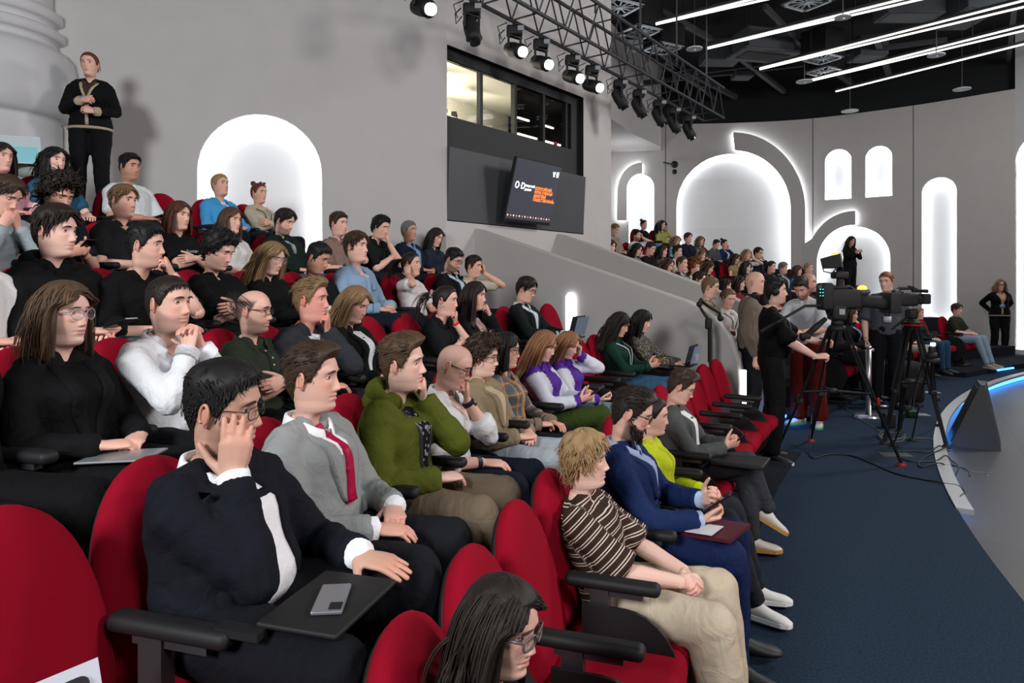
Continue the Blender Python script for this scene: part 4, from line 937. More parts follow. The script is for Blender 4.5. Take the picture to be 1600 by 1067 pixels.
    if tp in ('shirt', 'polo', 'blouse'):
        if tk.get('collar', 1): ring_collar(.034, nr + .010, 0, 20 + tk.get('opn', 6), tk.get('collarcol', tcol), 'collar', fold=.038, dn=.006, front=.006)
        else: ring_collar(.010, nr + .014, 0, 0, tcol, 'collar', dn=.012, front=.01)
        v5 = np.linspace(.12 if tp != 'polo' else .6, .90, 10); V2, F2 = patch(v5, [-.014] * 10, [.014] * 10, .006, 2); g3 = G(); g3.add(V2, F2); kids.append(('placket', g3, cm, True))
        if lod == 0:
            for v in np.linspace(.2 if tp != 'polo' else .68, .86, 6 if tp != 'polo' else 3): g3 = G(); g3.ball(proj(0, v, .010), (.0055, .003, .0055), 8, 5); kids.append(('button', g3, mat('shirt_button', tk.get('btncol', '#d9d9d6'), .4), True))
        if tk.get('inner') or tk.get('opn', 6) > 10:
            vs, wv = vee(.95, .80 - tk.get('deep', 0), .040, .004); V2, F2 = patch(vs, -wv, wv, .009); g3 = G(); g3.add(V2, F2)
            kids.append(('open_neck', g3, cloth_mat('inner_tee', tk['inner']) if tk.get('inner') else mat('skin_plain', tuple(sk), .5), True))
        if tk.get('pocket'): V2, F2 = patch(np.linspace(.56, .70, 4), [-.115] * 4, [-.045] * 4, .006, 3); g3 = G(); g3.add(V2, F2); kids.append(('pocket', g3, cm, True))
    if tk.get('vneck'):
        vs, wv = vee(.95, .76, .05, .003); V2, F2 = patch(vs, -wv, wv, .004); g3 = G(); g3.add(V2, F2); kids.append(('neck_opening', g3, mat('skin_plain', tuple(sk), .5) if tk.get('vneck') == 1 else cloth_mat('inner_tee', tk['vneck']), True))
    if tk.get('print'):
        txt, col_, x0, v0, sz = tk['print']
        TXT.append((body, txt, col_, [proj, x0, v0, sz]))
    if tk.get('motif'):
        x0, v0, wd, hd, cols = tk['motif']; k = len(cols)
        for i, c_ in enumerate(cols):
            rr = np.random.default_rng(i + 3); xx = x0 + rr.uniform(-.35, .35) * wd; vv = v0 + rr.uniform(-.3, .3) * hd; V2, F2 = patch(np.linspace(vv - hd * .22, vv + hd * .22, 4), [xx - wd * .2] * 4, [xx + wd * .2] * 4, .004 + .0008 * i, 3); g3 = G(); g3.add(V2, F2); kids.append(('print_patch', g3, mat('print_ink', c_, .7), True))
    if tk.get('lanyard'):
        g3 = G(); col_, v1 = tk['lanyard']; c, r, u, f = spine(1.0); 
        for s in (1, -1):
            pts = [c - f * .075 - u * .02 + r * s * .02, c + r * s * .082 - u * .02, proj(s * .075, .9, .012), proj(s * .045, .75, .012), proj(s * .012, v1, .012)]; g3.tube(spline(pts, 12), .007, 6, True, .25, up=f)
        kids.append(('lanyard', g3, mat('lanyard_strap', col_, .7), True))
        V2, F2 = patch([v1 - .17, v1 - .01], [-.042] * 2, [.042] * 2, .016, 3); g3 = G(); g3.add(V2, F2); kids.append(('badge', g3, mat('badge_card', tk.get('badge', '#c9d3dd'), .4), True))
    # cuffs, watch bands
    def band(s, frac, r_, w_, m_, name, thick=.004):
        a = arms[s]; d = nrm(a['wr'] - a['el']); p0 = a['el'] + (a['wr'] - a['el']) * frac; g3 = G(); g3.tube([p0 - d * w_ / 2, p0 + d * w_ / 2], r_ + thick, 18, True); kids.append((name, g3, m_, True)); return p0, d
    if long_ and (tk.get('cuff') or tp in ('shirt', 'blouse')) and sleeve_end > .85:
        for s in (1, -1):
            a = arms[s]; d = nrm(a['wr'] - a['el']); p0 = a['el'] + (a['wr'] - a['el']) * sleeve_end; rr = (.034 if not fem else .030); g3 = G(); g3.tube([p0 - d * .03, p0 + d * (.022 if tp == 'jacket' else .012)], rr + (.006 if tp == 'jacket' else .014) + tk.get('wide', 0), 16, True); kids.append(('cuff', g3, cloth_mat('cuff_cotton', tk.get('cuff') or tcol, bump=.1), True))
    for ex in extra:
        if ex[0] == 'watch':
            p0, d = band(ex[1], .93, .028 if not fem else .024, .022, mat('watch_strap', ex[2] if len(ex) > 2 else '#101012', .5), 'watch'); g3 = G(); a = arms[ex[1]]; up_ = -nrm(a['n']); g3.tube([p0 + up_ * .026, p0 + up_ * .040], .017, 16); kids.append(('watch_face', g3, M_metal, True))
        elif ex[0] == 'wristband': band(ex[1], ex[3] if len(ex) > 3 else .97, .028 if not fem else .024, .020, mat('paper_wristband', ex[2], .5), 'wristband', .003)
        elif ex[0] == 'scrunchie':
            g3 = G(); t = np.linspace(0, 2 * PI, 22); tl_ = np.array((0, -.128, .046)); P3 = [hw(tl_ + np.array((.024 * math.cos(q), .006 * math.sin(3 * q), .024 * math.sin(q)))) for q in t]; g3.tube(P3, [.011 + .004 * math.sin(q * 9) for q in t], 7, False); kids.append(('scrunchie', g3, mat('pink_scrunchie', ex[1], .6, bump=.3), True))
        elif ex[0] == 'headphones':
            g3 = G(); t = np.linspace(0, PI, 16)
            if ex[1] == 'head': P3 = [hw((.088 * math.cos(q), -.01, .135 * math.sin(q) - .0)) for q in t]; ends = [hw((sx * .09, -.01, -.005)) for sx in (1, -1)]; ax = RH @ np.array((1., 0, 0))
            else: c, r, u, f = spine(1.0); P3 = [c + r * .085 * math.cos(q) * 1.1 - f * .095 * math.sin(q) + u * .035 for q in t]; ends = [c + r * sx * .085 + f * .03 + u * .03 for sx in (1, -1)]; ax = nrm(r * .8 + f * .3)
            g3.tube(P3, .008, 8)
            for e_ in ends: g3.tube([e_ - ax * .018, e_ + ax * .018], .036, 14)
            kids.append(('headphones', g3, M_black, True))
        elif ex[0] == 'earring': g3 = G(); g3.ball(hw((.084, -.004, -.042)), .0065, 8, 6); kids.append(('earring', g3, mat('pearl', (.75, .7, .62), .3), True))
        elif ex[0] == 'sunglasses':
            g3 = G(); [g3.ball(hw((sx * .03, .055, .122)), (.022, .012, .014), 10, 6) for sx in (1, -1)]; kids.append(('sunglasses', g3, M_metal, True))
    # trousers
    bt = bottom if isinstance(bottom, tuple) else (bottom, {}); g = G(); bo = .013 + bt[1].get('wide', 0) * .4; wide = bt[1].get('wide', 0)
    if stand: g.loft(torso_rings(.010, -.16, .16, m=8))
    else:
        g.loft(torso_rings(.010, -.02, .14, m=6)); g.ball((0, .03, pz - .015), (.165 + fat * .3, .16, .095), 16, 10)
    for s in (1, -1):
        h, k, an, toe = legsP[s]; th0, th1 = (.092, .064) if not fem else (.092, .060); hh = h + (np.array((0, -.01, .0)) if not stand else np.array((0, 0, -.0)))
        g.tube([hh, hh * .6 + k * .4, hh * .15 + k * .85, k], [th0 + bo, th0 - .008 + bo, th1 + .004 + bo, th1 + bo], 16); g.ball(k + nrm(k - (hh + an) / 2) * .006, th1 - .002 + bo, 12, 8)
        an2 = an + nrm(k - an) * (.0 if not bt[1].get('crop') else .11); g.tube([k, k * .7 + an2 * .3, k * .3 + an2 * .7, an2], [th1 + bo, .058 + bo + wide * .5, .046 + bo + wide * .9, .041 + bo + wide], 16)
    def fin_leg(me):
        V = getv(me); N_ = getn(me); d = np.zeros(len(V)); r = np.random.default_rng(seed + 5)
        for s in (1, -1):
            h, k, an, toe = legsP[s]
            for cpt, ax, kk, sg in ((k, nrm(an - h), 95, .10), (h + np.array((0, .08, .02)), nrm(k - h), 110, .11), (an + np.array((0, 0, .08)), nrm(an - k), 120, .09)): q = V - cpt; d += .7 * np.sin((q @ ax) * kk * .8 + 3.5 * np.sin(q @ np.array((23, 9, 17.)) + s) + s) * np.exp(-(np.linalg.norm(q, axis=1) / sg) ** 2)
        for i in range(3): d += .3 * np.sin(V @ (r.normal(size=3) * 26) + r.random() * 6)
        setv(me, V + N_ * (d * .0042)[:, None]); me.materials.append(cloth_mat('trouser_cloth', bt[0], 'plain', bump=.25))
        o = bpy.data.objects.new('trousers', me); COL.objects.link(o); o.parent = body.o
    remesh(g.v(), g.F, vox_c * 1.1, 4 if lod < 2 else 2, fin_leg)
    # shoes
    for s in (1, -1):
        h, k, an, toe = legsP[s]; sd = np.array((toe[1], -toe[0], 0)); sd = nrm(sd); up_ = np.cross(sd, toe); up_ = up_ if up_[2] > 0 else -up_; g3 = G(); base = an - up_ * .085
        rings = []; nn = 14
        for y, wd_, h0, h1 in ((-.075, .018, .012, .05), (-.07, .030, .0, .075), (-.03, .037, .0, .098), (.03, .039, .0, .088), (.08, .045, .0, .064), (.13, .048, .0, .05), (.165, .042, .002, .042), (.190, .026, .008, .030), (.196, .012, .012, .024)):
            a_ = np.arange(nn) * 2 * PI / nn; rings.append(base + toe * y + np.outer(np.cos(a_) * wd_, sd) + np.outer((h0 + h1) / 2 + np.sin(a_) * (h1 - h0) / 2, up_))
        g3.loft(rings); sc_ = shoes if isinstance(shoes, tuple) else (shoes, None); kids.append(('shoe', g3, mat('shoe_upper', sc_[0], .55, bump=.1, scale=90), True))
        if sc_[1]:
            g3 = G(); rings = [base + toe * y + sd * wd_ * q + up_ * z for y, wd_, q, z in ()]; 
            P3 = [(y, w_) for y, w_ in ((-.079, .022), (-.05, .036), (.03, .042), (.1, .049), (.15, .049), (.19, .032), (.203, .012))]; outl = [(y, w_) for y, w_ in P3] + [(y, -w_) for y, w_ in P3[::-1]]
            g3.loft([[base + toe * y + sd * w_ + up_ * z for y, w_ in outl] for z in (-.004, .020)]); kids.append(('sole', g3, mat('shoe_sole', sc_[1], .6), False))
    # ------------- skin
    skc = sk
    # head
    V, F = head_mesh(P, lod); w_ = sstep(-V[:, 2], .095, .225)[:, None]; Cc = skin_cols(V, P, np.array(P.get('hairc', hc)))
    def to_body(V):
        w_ = sstep(-V[:, 2], .095, .225)[:, None]
        A = V @ RHs.T + hcn; c0 = cN + uN * .142 + fN * .012; B = V * HS @ RT.T + c0; return A * (1 - w_) + B * w_
    gh = G(); gh.add(to_body(V), F); cols = [Cc]
    for sx in (1, -1):
        e = ear(sx, P, lod); gh.add(e.v() @ RHs.T + hcn, e.F); cols.append(np.tile(sk * np.array((1.02, .82, .78)), (e.n, 1)))
        if lod < 2:
            yb_ = head_pt(np.array([math.atan2(sx * .032, .095)]), np.array([.008]), P)[0]; ec = np.array((sx * .0315, yb_[1] - .0075, .008)); gz = rad(P.get('gaze', 0)); er = .0122
            n_, m_ = 14, 10; q = G(); q.ball((0, 0, 0), er, n_, m_, Rx(-PI / 2)); ev = q.v(); cy = ev[:, 1] / er
            lidc = np.tile(np.array((.60, .56, .54)), (len(ev), 1)); ir = np.array(P.get('iris', (.06, .035, .02))); lidc[cy > .78] = ir; lidc[cy > .94] = (.005, .005, .005)
            Re = Rz(gz) @ Rx(rad(-3) if pitch > -14 else rad(-12)); gh.add((ev @ Re.T + ec) @ RHs.T + hcn, q.F); cols.append(lidc)
            # lids: caps a little larger than the eye
            op = rad(P.get('lid', 19 if pitch > -14 else -12)); er2 = er + .0013
            for lo, hi in ((op, rad(85)), (rad(-85), rad(-17) if pitch > -14 else rad(-26))):
                el_ = np.linspace(lo, hi, 5); az = np.linspace(-rad(75), rad(75), 12); A_, E_ = np.meshgrid(az, el_); E2 = E_ * np.cos(A_ * .75) ** .5 if lo > 0 or True else E_
                LV = np.stack([er2 * 1.08 * np.sin(A_) * np.cos(E2), er2 * np.cos(A_) * np.cos(E2), er2 * np.sin(E2)], -1).reshape(-1, 3); LF = [(i * 12 + j, i * 12 + j + 1, (i + 1) * 12 + j + 1, (i + 1) * 12 + j) for i in range(4) for j in range(11)]
                gh.add((LV + ec) @ RHs.T + hcn, LF); cl = np.tile(sk * np.array((.93, .82, .80)), (len(LV), 1))
                if lo == op: cl[:12] = np.array((.03, .02, .018)) if fem else sk * .35
                cols.append(cl)
            # brows
            bx = np.array([.013, .022, .034, .045, .053]) * sx; bz = np.array([.0272, .0287, .0292, .0272, .0222]) + .001; pts = []
            for a_, b_ in zip(bx, bz): pts.append(head_pt(np.array([math.atan2(a_ * 1.02, .10)]), np.array([b_]), P)[0])
            pts = np.array(pts); pts[:, 0] = bx; bw = .6 if fem else 1.
            V2, F2 = tube(pts + np.array((0, .0005, 0)), [(.0030 * bw, .0028), (.0040 * bw, .003), (.0040 * bw, .003), (.003 * bw, .0025), (.0012, .001)], 8, up=(0, 1, 0)); gh.add(V2 @ RHs.T + hcn, F2); cols.append(np.tile(np.minimum(np.array(hc) * 1.1, .12), (len(V2), 1)))
    if lod == 2:
        c_ = cols[0]; x, y, z = V.T; m = gs(np.abs(x), .031, .013) * gs(z, .009, .006) * sstep(y, .03, .06); b_ = gs(np.abs(x), .033, .018) * gs(z, .027, .005) * sstep(y, .03, .06); cols[0] = mix(mix(c_, np.array((.05, .03, .025)), .8 * m), np.minimum(np.array(hc), .1), .7 * b_)
    # hidden trunk and legs (continuous with the neck) and arms
    gh.loft(torso_rings(-.012, -.1, 1.04, 20, 12)); cols.append(np.tile(sk, (gh.n - sum(len(c) for c in cols), 1)))
    for s in (1, -1):
        h, k, an, toe = legsP[s]; gh.tube([h, k], [.075, .05], 10); gh.tube([k, k * .6 + an * .4, an], [.05, .045, .032], 10)
        if bt[1].get('crop'): pass
    cols.append(np.tile(sk, (gh.n - sum(len(c) for c in cols), 1)))
    handinfo = {}
    ga = G()
    for s in (1, -1):
        a = arms[s]; P_, r_, up, fo, ru, rf = arm_shape(s); ga.tube(P_, r_, 12 if lod < 2 else 8); ga.ball(up[-1], ru[-1] * .99, 10, 8)
        hand(ga, a['wr'], a['d'], a['n'], s == 1, a['curl'], a['spread'], a['th'], lod, hand_s)
        dd, nn = frame_from(a['d'], a['n']); handinfo[s] = (a['wr'], dd, nn)
    V0, F0 = gh.v(), gh.F; C0 = np.concatenate(cols)
    def fin_body(me):
        if me is None: Va, Fa = ga.v(), ga.F
        else: Va, Fa = getv(me), getf(me)
        Ca = np.tile(sk, (len(Va), 1))
        for s in (1, -1):
            w0, dd, nn = handinfo[s]; q = Va - w0; t = q @ dd; near = np.linalg.norm(q - np.outer(t, dd), axis=1) < .09; m = sstep(t, .05, .12) * near; Ca = mix(Ca, sk * np.array((1.03, .80, .76)), .55 * m)
        Vb = np.concatenate([V0, Va]); nb = len(V0); Fb = F0 + [tuple(i + nb for i in f) for f in Fa]
        mb = mesh(Vb, Fb, 'person'); mb.materials.append(skin_mat()); setcol(mb, np.concatenate([C0, Ca])); body.o.data = mb
        if me is not None: bpy.data.meshes.remove(me)
    # object
    me0 = bpy.data.meshes.new('person'); o = bpy.data.objects.new('person', me0); COL.objects.link(o); body.o = o
    o.location = (X, Y, Z); o.rotation_euler = (0, 0, face - PI / 2); o.scale = (sc, sc, sc); tag(o, label, cat, group)
    if lod == 0: remesh(ga.v(), ga.F, .0038, 3, fin_body)
    else: fin_body(None)
    # hair
    if hair[0] not in ('bald', 'shaved'):
        V, F, C = hair_mesh(hair[0], P, lod, seed, np.array(hc)); mh = mesh(V @ RHs.T + hcn, F, 'hair'); setcol(mh, C); mh.materials.append(hair_mat()); obj('hair', mh, None, None, o)
    if P.get('fullbeard'):
        V, F, C = beard_mesh(P, lod, seed, np.array(P.get('beardcol', hc)), P['fullbeard']); mh = mesh(V @ RHs.T + hcn, F, 'beard'); setcol(mh, C); mh.materials.append(hair_mat()); obj('beard', mh, None, None, o)
    if glasses:
        g3 = G(); gl = G(); rim, rnd = glasses[0], glasses[1]; thick = glasses[2] if len(glasses) > 2 else .0016
        yf = .1015
        for sx in (1, -1):
            cx, cz = sx * .033, .002; n_ = 22; a_ = np.arange(n_ + 1) * 2 * PI / n_; ex = 1. if rnd else .62
            xx = cx + .0255 * np.sign(np.cos(a_)) * np.abs(np.cos(a_)) ** ex; zz = cz + (.0225 if rnd else .0175) * np.sign(np.sin(a_)) * np.abs(np.sin(a_)) ** ex; yy = yf - 3.5 * (np.abs(xx) - .005) ** 2
            ring = np.stack([xx, yy, zz], 1); g3.tube(ring @ RHs.T + hcn, thick, 6, False)
            gl.loft([(ring[:-1] + np.array((0, d_, 0))) @ RHs.T + hcn for d_ in (-.0006, .0006)])
            g3.tube(np.array([(sx * .058, yf - .010, .010), (sx * .072, .06, .012), (sx * .077, .0, .012), (sx * .076, -.022, .002)]) @ RHs.T + hcn, thick * 1.15, 6)
        g3.tube(np.array([(-.009, yf, .004), (0, yf + .002, .008), (.009, yf, .004)]) @ RHs.T + hcn, thick, 6)
        fr = g3.make('glasses', mat('spectacle_frame', rim, .35, .3), o, True)
        gl.make('lens', mat('spectacle_lens', (1, 1, 1), .02, trans=1, alpha=.12), fr, True)
    for nm, g3, m_, sm in kids: g3.make(nm, m_, o, sm)
    body.M = lambda q: np.array((X, Y, Z)) + sc * (Rz(face - PI / 2) @ np.asarray(q, float)); body.R = Rz(face - PI / 2); body.arms = arms; body.hw = hw; body.spine = spine; body.pz = pz; body.face = face; body.sc = sc; body.hand = handinfo; body.legs = legsP
    return body
TXT = []
def head_center(lean=0., hunch=0., head=(0, 0, 0), stand=False, dz=0., tlen=1.):
    p = np.array((0, 0, (.93 if stand else .525) + dz)); n = 11
    for i in range(n + 1):
        a = rad(lean + hunch * (i / n - .35) * 1.5); u = np.array((0, math.sin(a), math.cos(a)))
        if i < n: p = p + u * .447 * tlen / n
    f = np.array((0, u[2], -u[1])); ub = nrm(u * .35 + np.array((0, .06, .65))); pt = max(0, -head[1]); pt = pt * 1.45 if pt > 10 and not stand else pt; nk = nrm(ub * math.cos(rad(pt) * .45) + f * math.sin(rad(pt) * .45))
    return p + nk * .157 + f * .012
def text_mesh(txt, size, align='LEFT', bold=0., name='lettering'):
    c = bpy.data.curves.new('t', 'FONT'); c.body = txt; c.size = size; c.align_x = align; c.extrude = .0005; c.offset = bold; o = bpy.data.objects.new('t', c); COL.objects.link(o)
    dg = bpy.context.evaluated_depsgraph_get(); me = bpy.data.meshes.new_from_object(o.evaluated_get(dg)); bpy.data.objects.remove(o); bpy.data.curves.remove(c); me.name = name; return me
# ================================================================ SEATS
def chair_parts():
    parts = []
    g = G(); z0, z1, hw_ = .40, .985, .235; out = []
    for t in np.linspace(0, 1, 40): pass
    def outline(sc, n=44):
        P = []
        for a in np.linspace(0, 2 * PI, n, endpoint=False):
            c, s_ = math.cos(a), math.sin(a); x = hw_ * np.sign(c) * abs(c) ** (.72 if s_ < 0 else .93); z = (.38 * abs(s_) ** .95 if s_ > 0 else -.24 * abs(s_) ** .45); P.append((x * sc, z * sc))
        return np.array(P)
    def place(P, y): th = rad(13); zz = P[:, 1] + .245; return np.stack([P[:, 0], -.115 + y * math.cos(th) - zz * math.sin(th), .40 + zz * math.cos(th) + y * math.sin(th)], 1)
    g.loft([place(outline(k), y) for k, y in ((.02, .020), (.5, .017), (.80, .008), (.93, -.006), (.985, -.022), (1, -.040), (.985, -.058), (.95, -.072))]); parts.append(('backrest', g, M_red, True))
    g = G(); g.loft([place(outline(k), y) for k, y in ((.945, -.066), (.95, -.076), (.90, -.092), (.7, -.104), (.3, -.108), (.02, -.108))]); parts.append(('back_shell', g, M_black, True))
    g = G(); g.rbox((0, .085, .395), (.47, .47, .13), .055, n=5); parts.append(('seat', g, M_red, True))
    g = G(); g.rbox((0, .07, .318), (.40, .36, .03), .012); g.box((0, .03, .16), (.09, .20, .30)); g.rbox((0, .04, .012), (.30, .36, .024), .01); parts.append(('pedestal', g, M_black, False))
    g = G(); g.rbox((.262, .045, .668), (.066, .36, .046), .021, n=4); parts.append(('armrest', g, M_black, True))
    g = G(); g.bar((.262, .0, .0), (.262, .0, .65), .045, .07); g.bar((.262, -.06, .64), (.262, .16, .64), .03, .03); parts.append(('arm_post', g, M_metal, False))
    g = G(); P = [(.10 + .20 * math.cos(a), .36 + .24 * math.sin(a)) for a in np.linspace(-PI / 2, PI / 2, 16)] + [(-.06, .60), (-.06, .12)]
    R = [(.298, y, z) for y, z in P]; R2 = [(.312, y, z) for y, z in P]; g.loft([R, R2]); parts.append(('writing_tablet', g, M_black, False))
    return [(n, mesh(g.v(), g.F, n, sm), m) for n, g, m, sm in parts]
CHP = chair_parts()
for n, me, m in CHP: me.materials.append(m)
def chair(X, Y, Z, face, label, group=None, tablet_out=False):
    o = empty('theatre_seat', (X, Y, Z), face - PI / 2, label, 'seat', group)
    for n, me, m in CHP:
        if n == 'writing_tablet' and tablet_out: continue
        c = bpy.data.objects.new(n, me); COL.objects.link(c); c.parent = o
    if tablet_out:
        g = G(); g.rbox((.09, .38, .70), (.31, .22, .016), .012); g.box((.255, .24, .686), (.04, .12, .02)); g.make('writing_tablet', M_black, o, False)
        g = G(); g.rbox((0, 0, 0), (.076, .155, .010), .004); p_ = g.make('phone', mat('silver_phone', '#8c8f95', .3, .6)); p_.location = np.array((X, Y, Z)) + Rz(face - PI / 2) @ np.array((.10, .39, .714)); p_.rotation_euler = (0, 0, face - PI / 2 - 1.2); tag(p_, 'silver phone in a clear case lying on the raised black tablet arm', 'phone')
        g = G(); g.box((-.018, .05, .0052), (.03, .035, .003)); g.make('camera_bump', M_black, p_)
    return o
SEATS = {}      # row -> list of (deg, short description)
def face_to_centre(X, Y): return math.atan2(CY - Y, CX - X)
def solve_seat(R, Z, xc, yc, hc, yawf=0.):
    """seat position on the row arc whose head lands on the given place in the hall; returns deg, X, Y, face, scale"""
    lo, hi = 96., 178.; sc = 1.
    for it in range(6):
        a, b = lo, hi
        for _ in range(50):
            m = (a + b) / 2; x, y, _z = pol(R, m); f = face_to_centre(x, y) + yawf; q = Rz(f - PI / 2) @ (hc * sc); hx, hy = x + q[0], y + q[1]
            if hy <= .1 or 800 + FPX * hx / hy < xc: b = m
            else: a = m
        zt = CAMH + (HOR - yc) / FPX * hy; sc = float(np.clip((zt - Z) / (hc[2] + .01), .91, 1.15))
    return m, x, y, f, sc, (zt - Z) / (hc[2] + .01)
PEOPLE = {}
def sit(row, xc, pyt, pyc, short, label, yaw=8, pitch=-3, roll=0, bodyyaw=0., group=None, lod=None, tablet=False, key=None, R=None, L=None, **kw):
    dz = kw.pop('dz', 0.); dR = kw.pop('dR', 0.); hc = head_center(kw.get('lean', -10), kw.get('hunch', 8), (yaw, pitch, roll), False, dz, kw.get('tlen', 1.))
    deg, x, y, f, sc, raw = solve_seat(ROWR[row] + dR, ROWZ[row], xc, (pyt + pyc) / 2, hc, rad(bodyyaw))
    kw.setdefault('lean', -10); kw.setdefault('hunch', 8)
    b = person(label, x, y, ROWZ[row], f, sc, lod if lod is not None else 1, head=(yaw, pitch, roll), R=R or 'lap', L=L or 'lap', group=group, dz=dz, **kw)
    SEATS.setdefault(row, []).append((deg, short, tablet, dR)); b.deg = deg; PEOPLE[key or short] = b
    DBG.append((row, short[:24], round(deg, 1), round(raw, 3), round(x, 2), round(y, 2))); return b
DBG = []
def rigid(body, name, build, mat_, label, cat, pos, d, n, group=None):
    """a small thing held at local pos, y axis along d, z axis along n"""
    d, n = frame_from(d, n); x = np.cross(d, n); R = np.stack([x, d, n], 1); g = G(); build(g); o = g.make(name, mat_, None, False)
    W = body.R @ R; M = Matrix([[*W[0], 0], [*W[1], 0], [*W[2], 0], [0, 0, 0, 1]]); M.translation = Vector(body.M(pos)); o.matrix_world = M; return tag(o, label, cat, group)
def phone(body, label, pos=None, d=(0, .8, .6), n=(0, -.6, .8), col='#0b0c10', lit=False):
    if pos is None: a, b = body.arms[1], body.arms[-1]; pos = (a['wr'] + b['wr']) / 2 + np.array((0, .075, .045))
    o = rigid(body, 'phone', lambda g: g.rbox((0, 0, 0), (.074, .152, .009), .004), mat('phone_case', col, .3), label, 'phone', pos, d, n)
    g = G(); g.box((0, 0, .005), (.068, .142, .0012)); g.make('screen', mat('phone_screen_lit', (.3, .36, .42), .15, emit=.8) if lit else mat('phone_screen', (.01, .012, .016), .08), o); return o
def laptop(body, label, pos, d=(0, 1, 0), col='#17181b', w=.31, lid=105):
    o = rigid(body, 'laptop', lambda g: g.rbox((0, 0, 0), (w, .215, .014), .006), mat('laptop_body', col, .35, .3), label, 'laptop', pos, d, (0, 0, 1))
    g = G(); Rl = Rx(rad(lid - 90)); g.rbox(np.array((0, .107, .008)) + Rl @ np.array((0, 0, .105)), (w, .008, .21), .004, np.eye(3) @ Rx(rad(-(lid - 90)))); l = g.make('lid', mat('laptop_body', col, .35, .3), o)
    g = G(); Rq = Rx(rad(-(lid - 90))); g.box(np.array((0, .107, .008)) + Rq @ np.array((0, -.0055, .108)), (w * .92, .0015, .185), Rq); g.make('screen', mat('laptop_screen', (.05, .06, .08), .2, emit=.12, ecol=(.5, .6, .8)), l); return o
# ================================================================ FRONT ROW (A)
sit('A', 785, 918, 1070, 'the long-haired woman in glasses', 'woman with long dark parted hair and grey plastic glasses, closest to the camera', yaw=-10, pitch=-10, lod=0, sex='f', skin='fair', hair=('long', 'dark'), glasses=((.13, .11, .11), False, .0034), top=('sweater', '#131c1e'), part=.3, hlen=.36, key='A0')
sit('A', 915, 660, 771, 'the man in the striped T-shirt', 'blond tousled man in brown striped T-shirt and cream trousers, hands clasped', yaw=8, pitch=2, lod=0, skin='pale', hair=('mop', 'blond'), hlen=.05, top=('tee', '#35241d', dict(kind='stripe', col2='#cbbfb2', n=26, slv=.92, wide=.022)), bottom=('#bdae98', {'wide': .035}), R='clasp', L='clasp', lean=-19, legs='apart', shoes=('#d8d4cc', '#e8e6e0'), key='A1', nose=1.1)
b = sit('A', 988, 600, 683, 'the bearded man in the blue suit', 'bearded man in bright navy suit and black glasses looking down at a folder', yaw=10, pitch=-14, lod=0, skin='fair', hair=('quiff', 'dark'), vol=.75, beard=.8, fullbeard=.026, glasses=((.02, .018, .018), False, .0022), top=('jacket', '#15264f', dict(inner='#8fa0bd', cuff='#a9bbd6', btn=(.36, .47), bv=.42)), bottom='#121f43', R='hold', L='phone', legs='sit', shoes='#17171a', extra=(('wristband', 1, '#5a2f22'),), key='A2')
rigid(b, 'folder', lambda g: g.box((0, 0, 0), (.24, .31, .016)), mat('dark_red_folder', '#4a1022', .5), 'dark folder with a pink edge and white sheet on the blue suit man\'s lap', 'folder', (.07, .33, b.pz + .112), (.35, 1, .1), (0, -.1, 1))
rigid(b, 'paper_sheet', lambda g: g.box((0, 0, 0), (.13, .17, .003)), mat('white_paper', '#c9c6c9', .8), 'white paper sheet lying on the dark folder in the front row', 'paper', (.12, .30, b.pz + .126), (.35, 1, .1), (0, -.1, 1))
phone(b, 'dark phone in the hands of the man in the blue suit')
sit('A', 1021, 614, 684, 'the woman in the yellow top', 'dark-haired woman in yellow top mostly hidden behind the blue suit man', yaw=6, pitch=-6, sex='f', hair=('bun', 'dark'), top=('blouse', '#b7c424', dict(collar=0)), bottom='#23252b', shoes=('#d9d9d6', '#e9e9e6'), legs='fwd', key='A3')
b = sit('A', 1065, 569, 635, 'the man in the grey jacket', 'man in grey jacket and wire glasses at the front row end reading his phone', yaw=10, pitch=-17, lod=0, skin='fair', hair=('quiff', 'brown'), glasses=((.06, .055, .05), True, .0013), top=('jacket', '#4c504f', dict(inner='#dcdcdc', innername='t_shirt', collar=0, bv=.10, wt=.075, wb=.06, cuff=None)), bottom='#34363a', R='phone', L='phone', legs='cross', shoes=('#c9c4b8', '#b98a4a'), key='A4')
phone(b, 'dark phone held low by the man in the grey jacket')
rigid(b, 'closed_laptop', lambda g: g.rbox((0, 0, 0), (.27, .33, .028), .008), M_black, 'closed black laptop on the lap of the man in the grey jacket', 'laptop', (.13, .40, b.pz + .135), (.1, 1, .0), (0, 0, 1))
# ================================================================ SECOND ROW (B)
b = sit('B', 350, 559, 700, 'the man resting his cheek on his hand', 'man in dark navy suit with glasses resting his cheek on his open hand', yaw=16, pitch=-6, roll=5, lod=0, skin='olive', hair=('fade', 'black'), vol=.85, hlen=.034, beard=.42, glasses=((.03, .025, .022), False, .0014), fat=.035, top=('jacket', '#12141c', dict(inner='#e6e7ea', cuff='#eceff2', bv=.04, wt=.075, wb=.115, xo=.02, pw=.6)), bottom='#0f1016', R='cheek', L='knee', tablet=True, dR=-.06, legs='wide', lean=-8, tlen=.84, extra=(('wristband', -1, '#d8281e'),), key='B0')
sit('B', 490, 535, 636, 'the man in the grey suit and crimson tie', 'young man in light grey three-piece suit and crimson tie in second row', yaw=12, pitch=-1, lod=0, skin='fair', hair=('quiff', 'brown'), top=('jacket', '#8a8e8d', dict(tie='#a3123f', cuff='#eceef2', waistcoat='#83878a', bv=.36, wt=.05)), bottom='#17181d', R='lap', L='lapin', extra=(('wristband', 1, '#e2281c'),), key='B1', vol=.8)
